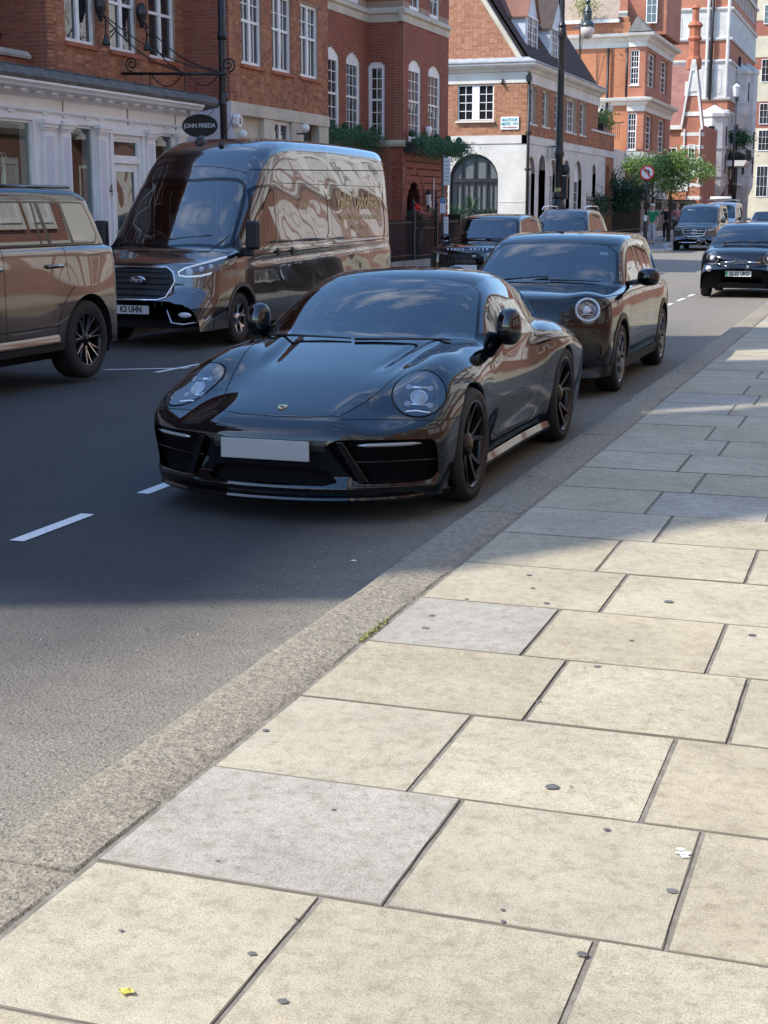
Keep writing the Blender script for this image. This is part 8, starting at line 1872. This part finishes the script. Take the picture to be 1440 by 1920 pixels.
# trees
def tree(name, label, x, y, trunk_h, c, rad, n, m, seed, tr=.09, leafs=(.22, .12), lim=9):
    t = thing(name, label, 'tree', (x, y, 0)); r_ = random.Random(seed)
    mb = MB(); mb.tube([(x, y, -.1), (x+.05, y, trunk_h*.6), (x-.03, y, trunk_h)], [tr, tr*.8, tr*.6], 8); tips = []
    for i in range(lim):
        a = r_.uniform(0, 6.28); e = r_.uniform(.1, 1.1); q = Vector((math.cos(a)*rad[0]*.75*math.cos(e), math.sin(a)*rad[1]*.75*math.cos(e), math.sin(e)*rad[2])); tgt = Vector(c)+q*r_.uniform(.5, 1)
        st_ = Vector((x, y, trunk_h*r_.uniform(.75, 1))); md = (st_+tgt)/2+Vector((0, 0, .15)); mb.tube([st_, md, tgt], [tr*.45, tr*.3, tr*.1], 5); tips.append(tgt); tips.append((md+tgt)/2)
    mb.build('trunk', BARK, t); mb = MB(); cl = []
    for i in range(26):
        a = r_.uniform(0, 6.28); u = r_.uniform(-1, 1); rr = r_.uniform(.45, 1.0); q = math.sqrt(1-u*u); cl.append((Vector(c)+Vector((rad[0]*rr*q*math.cos(a), rad[1]*rr*q*math.sin(a), rad[2]*rr*u)), r_.uniform(.22, .5)))
    cl += [(p, .35) for p in tips]
    for i in range(n):
        p, s_ = cl[r_.randrange(len(cl))]; leaf(mb, (p.x+r_.gauss(0, s_*.8), p.y+r_.gauss(0, s_*.8), p.z+r_.gauss(0, s_*.5)), leafs[0]*r_.uniform(.6, 1.3), leafs[1], r_, .5)
    mb.build('crown', m, t); return t
tree('street_tree', 'light green feathery street tree with a slender dark trunk', -11.25, 78, 3.0, (-11.0, 78, 3.5), (2.0, 1.8, 1.0), 6200, LFL, 3, .09, (.17, .08))
tree('street_tree', 'pale green loose tree between the round sign and the wing', -12.8, 82, 3.4, (-13.2, 82, 3.7), (1.7, 1.6, .75), 3600, LFL, 5, .09, (.17, .08))
tree('dark_shrub_tree', 'dark green drooping shrub tree behind the black fence', -15.0, 80, 1.6, (-14.2, 78.0, 2.35), (2.0, 2.6, 1.15), 7500, LFD, 7, .07, (.18, .08))
tree('dark_shrub_tree', 'low dark bush beyond the parked estate by the fence', -15.4, 73, .8, (-14.5, 73.0, 1.75), (.9, 2.0, .7), 3200, LFD, 9, .05, (.14, .07))
tree('balcony_tree', 'round topped dark shrub on the stone balcony of the striped mansion', -12.9, 126, 6.9, (-12.85, 126, 7.2), (.95, .9, .5), 2200, LFD, 11, .06, (.2, .1), 5)
tree('balcony_tree', 'spreading dark plants along the balcony of the striped mansion', -13.6, 127, 5.2, (-13.3, 126.5, 5.6), (1.2, 1.6, .55), 2600, LFD, 12, .05, (.2, .1), 5)
tree('roof_tree', 'small blossoming plant against the tan roof above the street lamp', -17.9, 86.5, 12.0, (-17.6, 86.4, 12.9), (.6, .5, .6), 900, leafmat('blossom_leaf', [(.45, .40, .18), (.55, .5, .3), (.25, .28, .1)]), 13, .05, (.14, .09), 4)
tree('terrace_shrub', 'small bright green shrub on the terrace of the corner house', -14.8, 76.3, 5.5, (-14.75, 76.3, 6.1), (.5, .7, .35), 1300, LFL, 14, .04, (.13, .08), 3)
mb = MB(); mb.box(-14.95, -14.35, 75.6, 77.2, 5.3, 5.85); tag(mb.build('planter_box', MATS['trough_black']), 'black planter trough on the terrace of the corner house', 'planter')

# ---------------------------------------------------------------- people (far down the pavement)
SKIN = mat('skin', (.55, .33, .24), .6)
def skinned(name, edges, m, parent, sub=2):
    """edges: chains of (x,y,z,r); shared first points are merged"""
    me = bpy.data.meshes.new(name); v = []; e = []; rad = []; key = {}
    L = absloc(parent)
    for ch in edges:
        prev = None
        for x, y, z, r in ch:
            k = (round(x, 4), round(y, 4), round(z, 4))
            if k not in key: key[k] = len(v); v.append((x-L.x, y-L.y, z-L.z)); rad.append(r)
            i = key[k]
            if prev is not None and prev != i: e.append((prev, i))
            prev = i
    me.from_pydata(v, e, []); me.materials.append(m); o = bpy.data.objects.new(name, me); COL.objects.link(o); o.parent = parent
    md = o.modifiers.new('skin', 'SKIN'); md.use_smooth_shade = True; sv = me.skin_vertices[0].data if me.skin_vertices else None
    if sv is None:
        bpy.context.view_layer.objects.active = o; sv = o.data.skin_vertices[0].data
    for i, r in enumerate(rad): sv[i].radius = (r, r) if not hasattr(r, '__len__') else r; sv[i].use_root = (i == 0)
    s_ = o.modifiers.new('sub', 'SUBSURF'); s_.levels = s_.render_levels = sub; return o
def person(x, y, H_, label, top, bottom, hair, stride=.14, sleeve='short', face=-1, shoe=None, bag=None, lean=0):
    t = thing('person', label, 'person', (x, y, 0.0)); k = H_/1.75; f = face
    P = lambda a, b, c, r: (x+a*k, y+f*b*k, c*k, r*k if not hasattr(r, '__len__') else (r[0]*k, r[1]*k))
    arms = []
    for s_ in (-1, 1):
        sw_ = s_*stride*.9; sh = P(s_*.19, 0, 1.42, .05); el = P(s_*.235, -sw_*.4-.02, 1.13, .038); wr = P(s_*.225, sw_*.3+.06, .88, .027); pm = P(s_*.222, sw_*.35+.08, .82, .033)
        arms.append([P(0, 0, 1.42, .085), sh, el, wr, pm])
        for q in range(4): arms.append([pm, P(s_*.222+(q-1.5)*.004, sw_*.35+.06+q*.018, .765, .0105), P(s_*.218+(q-1.5)*.004, sw_*.35+.065+q*.018, .72+.008*abs(q-1.5), .009)])
        arms.append([pm, P(s_*.205, sw_*.35+.12, .80, .012), P(s_*.20, sw_*.35+.135, .765, .010)])
    legs = []
    for s_ in (-1, 1): d_ = s_*stride; legs.append([P(0, 0, .96, .12), P(s_*.09, 0, .90, .095), P(s_*.095, d_*.55+.03, .49, .058), P(s_*.095, d_, .09, .038), P(s_*.10, d_+.14, .04, .035)])
    spine = [P(0, 0, .96, .12), P(0, 0, 1.10, .115), P(0, 0, 1.28, .13), P(0, 0, 1.42, .085), P(0, .01, 1.51, .05), P(0, .02, 1.58, .06), P(0, .02, 1.66, .088), P(0, .015, 1.715, .06)]
    skinned('body', [spine]+legs+arms, SKIN, t)
    tp = [[P(0, 0, .92, .135), P(0, 0, 1.05, .14), P(0, 0, 1.26, .15), P(0, 0, 1.41, .115), P(0, 0, 1.475, .065)]]
    for s_ in (-1, 1): e = [P(0, 0, 1.41, .115), P(s_*.19, 0, 1.425, .066), P(s_*.225, -s_*stride*.25, 1.24, .058)]; e += ([P(s_*.236, -s_*stride*.36-.02, 1.13, .052), P(s_*.228, s_*stride*.2+.03, .93, .042)] if sleeve == 'long' else []); tp.append(e)
    skinned('top', tp, top, t)
    bt = [[P(0, 0, 1.0, .135), P(0, 0, .95, .14)]]
    for s_ in (-1, 1): d_ = s_*stride; bt.append([P(0, 0, .95, .14), P(s_*.09, 0, .87, .105), P(s_*.096, d_*.55+.03, .49, .075), P(s_*.096, d_, .13, .056)])
    skinned('trousers', bt, bottom, t)
    for s_ in (-1, 1): d_ = s_*stride; skinned('shoe', [[P(s_*.098, d_-.04, .055, .045), P(s_*.10, d_+.08, .045, .042), P(s_*.105, d_+.17, .035, .034)]], shoe or PLK, t)
    mb = MB(); hcx = (x, y+f*.0*k, 1.675*k); mb.ball((hcx[0], hcx[1]-f*.012*k, hcx[2]+.012*k), .112*k, 14, 9, (.92, 1.0, 1.05)); ho = mb.build('hair', hair, t, True); ho.data.vertices
    for v in ho.data.vertices:      # open the face
        if (v.co.y*f) > .04*k and v.co.z < 1.70*k: v.co.y -= f*.075*k; v.co.x *= .9
    mb = MB()
    for s_ in (-1, 1): mb.ball((x+s_*.035*k, y+f*.098*k, 1.668*k), .011*k, 6, 4)
    mb.build('eyes', PLK, t); mb = MB(); mb.ball((x, y+f*.112*k, 1.635*k), .016*k, 8, 5, (.8, 1.2, 1.5)); mb.build('nose', SKIN, t, True); mb = MB(); mb.ball((x, y+f*.098*k, 1.598*k), .022*k, 8, 5, (1, .4, .35)); mb.build('mouth', mat('lips', (.4, .12, .1), .6), t, True)
    for s_ in (-1, 1): mb = MB(); mb.ball((x+s_*.092*k, y+f*.015*k, 1.655*k), .024*k, 8, 5, (.35, .7, 1.1)); mb.build('ear', SKIN, t, True)
    if bag: mb = MB(); mb.tube([P(-.15, .02, 1.46, 1)[:3], P(0, .16, 1.25, 1)[:3], P(.17, .12, .95, 1)[:3]], .018, 6); mb.build('bag_strap', PLK, t)
    return t
person(-11.18, 72.0, 1.86, 'white haired person in a green T-shirt and pale grey trousers walking towards us', mat('green_shirt', (.0, .24, .10), .8), mat('pale_trousers', (.50, .49, .50), .8), mat('white_hair', (.6, .58, .54), .8), .13)
person(-11.0, 79.0, 1.90, 'person in a pink top with a dark strap behind the tree trunk', mat('pink_shirt', (.55, .25, .28), .8), mat('dark_green_trousers', (.02, .035, .025), .8), mat('blond_hair', (.45, .36, .25), .8), .1, bag=True)
person(-11.72, 80.2, 1.88, 'person dressed all in black walking beside the pink top', mat('black_shirt', (.012, .013, .018), .8), mat('black_trousers', (.012, .012, .016), .8), mat('dark_hair', (.03, .02, .015), .7), .12)
